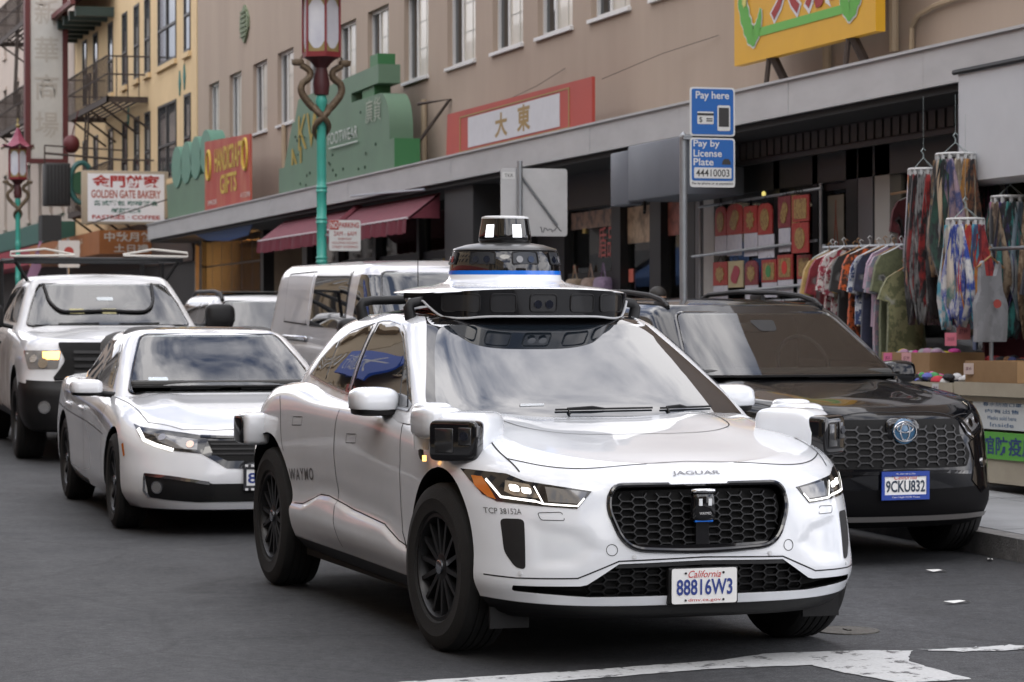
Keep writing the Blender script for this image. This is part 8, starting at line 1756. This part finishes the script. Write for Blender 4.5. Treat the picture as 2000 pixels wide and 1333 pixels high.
pile(8.8, 9.6, -6.1, -5.8, TZ(9) + .93, [PK, (.5, .4, .05), (.3, .3, .3), (.35, .2, .3)], 40, 8, 'mixed bright trinkets inside the brown carton'); pile(8.3, 9.7, -6.6, -6.2, 1.15, [(.1, .02, .03), BK, NV, (.2, .1, .05), RD_], 90, 9, 'dark folded clothes stacked behind the cartons')
for i, (x_, y_, z_, w_, c, lab, txt) in enumerate(((8.16, -5.62, 1.38, .125, (.55, .16, .22), 'large pink price card below the front scarves', '3 for $10'), (8.40, -5.85, 1.44, .15, (.50, .20, .22), 'rear pink price card partly hidden by scarves', '$7.99'), (9.49, -5.68, 1.22, .10, (.58, .14, .28), 'pink price card at the left corner of the carton', '$5'), (9.12, -5.68, 1.22, .11, (.55, .30, .32), 'pale pink price card on the middle of the carton', '$2.99'), (8.36, -5.13, zt_ + .04, .08, (.50, .38, .40), 'left price card on the long tray', '$3'), (7.93, -5.13, zt_ + .045, .07, (.52, .36, .42), 'middle price card on the long tray', '$2'), (7.42, -5.13, zt_ + .05, .07, (.5, .5, .52), 'white price card on the long tray', '$4'), (6.95, -5.18, zt_ + .20, .10, (.52, .42, .38), 'price card on the open carton', '$6'))):
    e = empty('price_card', (x_, y_, z_), (0, 0, .35)); tag(e, lab, 'price card', 'handwritten price cards'); mb = MB(); mb.box(-w_ / 2, w_ / 2, -.002, .002, -w_ * .42, w_ * .42); mb.build('card', flat(c, .8), e); text_on('handwriting', txt, frame((0, .003, 0), (-1, 0, 0), (0, 0, 1)), .04, flat((.12, .03, .06)), e, width=w_ * .62, height=w_ * .28, shear=.2)
# bags in the middle window
for i, (x_, c) in enumerate(((22.4, (.38, .29, .20)), (21.75, (.33, .24, .19)), (21.25, (.30, .22, .34)))):
    mb = MB(); blob(mb, (x_, -7.15, 1.98), (.22, .10, .17), .5, .6, 16, 10); mb.tube([(x_ - .12, -7.15, 2.1), (x_, -7.15, 2.32), (x_ + .12, -7.15, 2.1)], .012, 5); tag(mb.build('handbag', cloth([c]), None, True), ('tan handbag hanging left in the shop window', 'brown handbag hanging in the middle of the shop window', 'lilac handbag hanging right in the shop window')[i], 'bag', 'bags in the shop window')
# ------------------------------------------------------------------ two people
def person(x, y, h, face, mats, lab, hair=(.02, .018, .016), arms='down', zbase=None):
    e = empty('person', (x, y, gz(x) + .14 if zbase is None else zbase), (0, 0, face)); tag(e, lab, 'person'); k = h / 1.7
    me = bpy.data.meshes.new('body'); V = [(0, 0, .93)]; E_ = []; Rr = [.15]
    def chain(st_, pts):
        p = st_
        for c, r_ in pts: V.append(c); Rr.append(r_); E_.append((p, len(V) - 1)); p = len(V) - 1
        return p
    ch = chain(0, [((0, 0, 1.08), .13), ((0, 0, 1.26), .15), ((0, 0, 1.38), .13)]); chain(ch, [((0, 0, 1.46), .055), ((-.01, 0, 1.54), .075), ((-.01, 0, 1.62), .088), ((0, 0, 1.68), .05)])
    for s in (1, -1):
        w_ = chain(ch, [((0, s * .17, 1.37), .062), ((.02, s * .23, 1.12), .048), ((-.06, s * .25, .90), .036), ((-.09, s * .25, .84), .03)])
        for f in range(5): chain(w_, [((-.10 - .012 * (f - 2) - (.02 if f == 0 else 0), s * (.25 + .018 * (f - 2)), .80), .009), ((-.11 - .012 * (f - 2), s * (.25 + .02 * (f - 2)), .775 if f else .80), .0085), ((-.11 - .012 * (f - 2), s * (.25 + .02 * (f - 2)), .75 if f else .785), .008)])
        chain(0, [((0, s * .09, .86), .09), ((-.01, s * .10, .50), .062), ((.02, s * .11, .10), .042), ((-.08, s * .12, .04), .038), ((-.15, s * .12, .03), .03)])
    me.from_pydata([(a * k, b * k, c * k) for a, b, c in V], E_, []); o = link('body', me, e); sk = o.modifiers.new('skin', 'SKIN'); o.modifiers.new('smooth', 'SUBSURF').levels = 1
    for v_, r_ in zip(me.skin_vertices[0].data, Rr): v_.radius = (r_ * k, r_ * k)
    me.skin_vertices[0].data[0].use_root = True
    dg = bpy.context.evaluated_depsgraph_get(); ev = o.evaluated_get(dg); nm = bpy.data.meshes.new_from_object(ev); o.modifiers.clear(); o.data = nm
    for m in mats: nm.materials.append(m)
    for p in nm.polygons:
        p.use_smooth = True; z_ = p.center.z / k; p.material_index = 2 if (z_ > 1.43 or (abs(p.center.y) / k > .2 and z_ < .88 and z_ > .7)) else (1 if z_ > .9 else 0)
    mb = MB(); blob(mb, (.015 * k, 0, 1.635 * k), (.10 * k, .088 * k, .10 * k), 1, 1, 16, 10, mod=lambda a, b, c: (a, b, c if (c > -.1 or a > 0) else -.1)); mb.build('hair', flat(hair, .6), e, True)
    mb = MB(); mb.tube([(-.10 * k, 0, 1.60 * k), (-.118 * k, 0, 1.565 * k)], [.008, .016], 6); mb.build('nose', mats[2], e, True)
    for s in (1, -1):
        mb = MB(); blob(mb, (-.088 * k, s * .032 * k, 1.602 * k), (.008, .013, .008), 1, 1, 8, 6); mb.build('eye', M_BLACK, e, True); mb = MB(); blob(mb, (0, s * .09 * k, 1.59 * k), (.018, .008, .03), 1, 1, 8, 6); mb.build('ear', mats[2], e, True)
    mb = MB(); mb.tube([(-.092 * k, -.025 * k, 1.535 * k), (-.10 * k, 0, 1.532 * k), (-.092 * k, .025 * k, 1.535 * k)], .006, 5); mb.build('mouth', flat((.25, .08, .07)), e, True)
SKIN = mat('skin', (.42, .25, .17), .5)
person(12.6, -4.75, 1.50, .9, [cloth([(.03, .03, .04)]), cloth([(.05, .05, .06)]), SKIN], 'person whose forehead shows above the black SUV roof rail')
person(44.2, -7.9, 1.75, -1.2, [cloth([(.02, .02, .02)]), cloth([(.03, .025, .02)]), SKIN], 'person in dark clothes standing behind the lit folding gate')
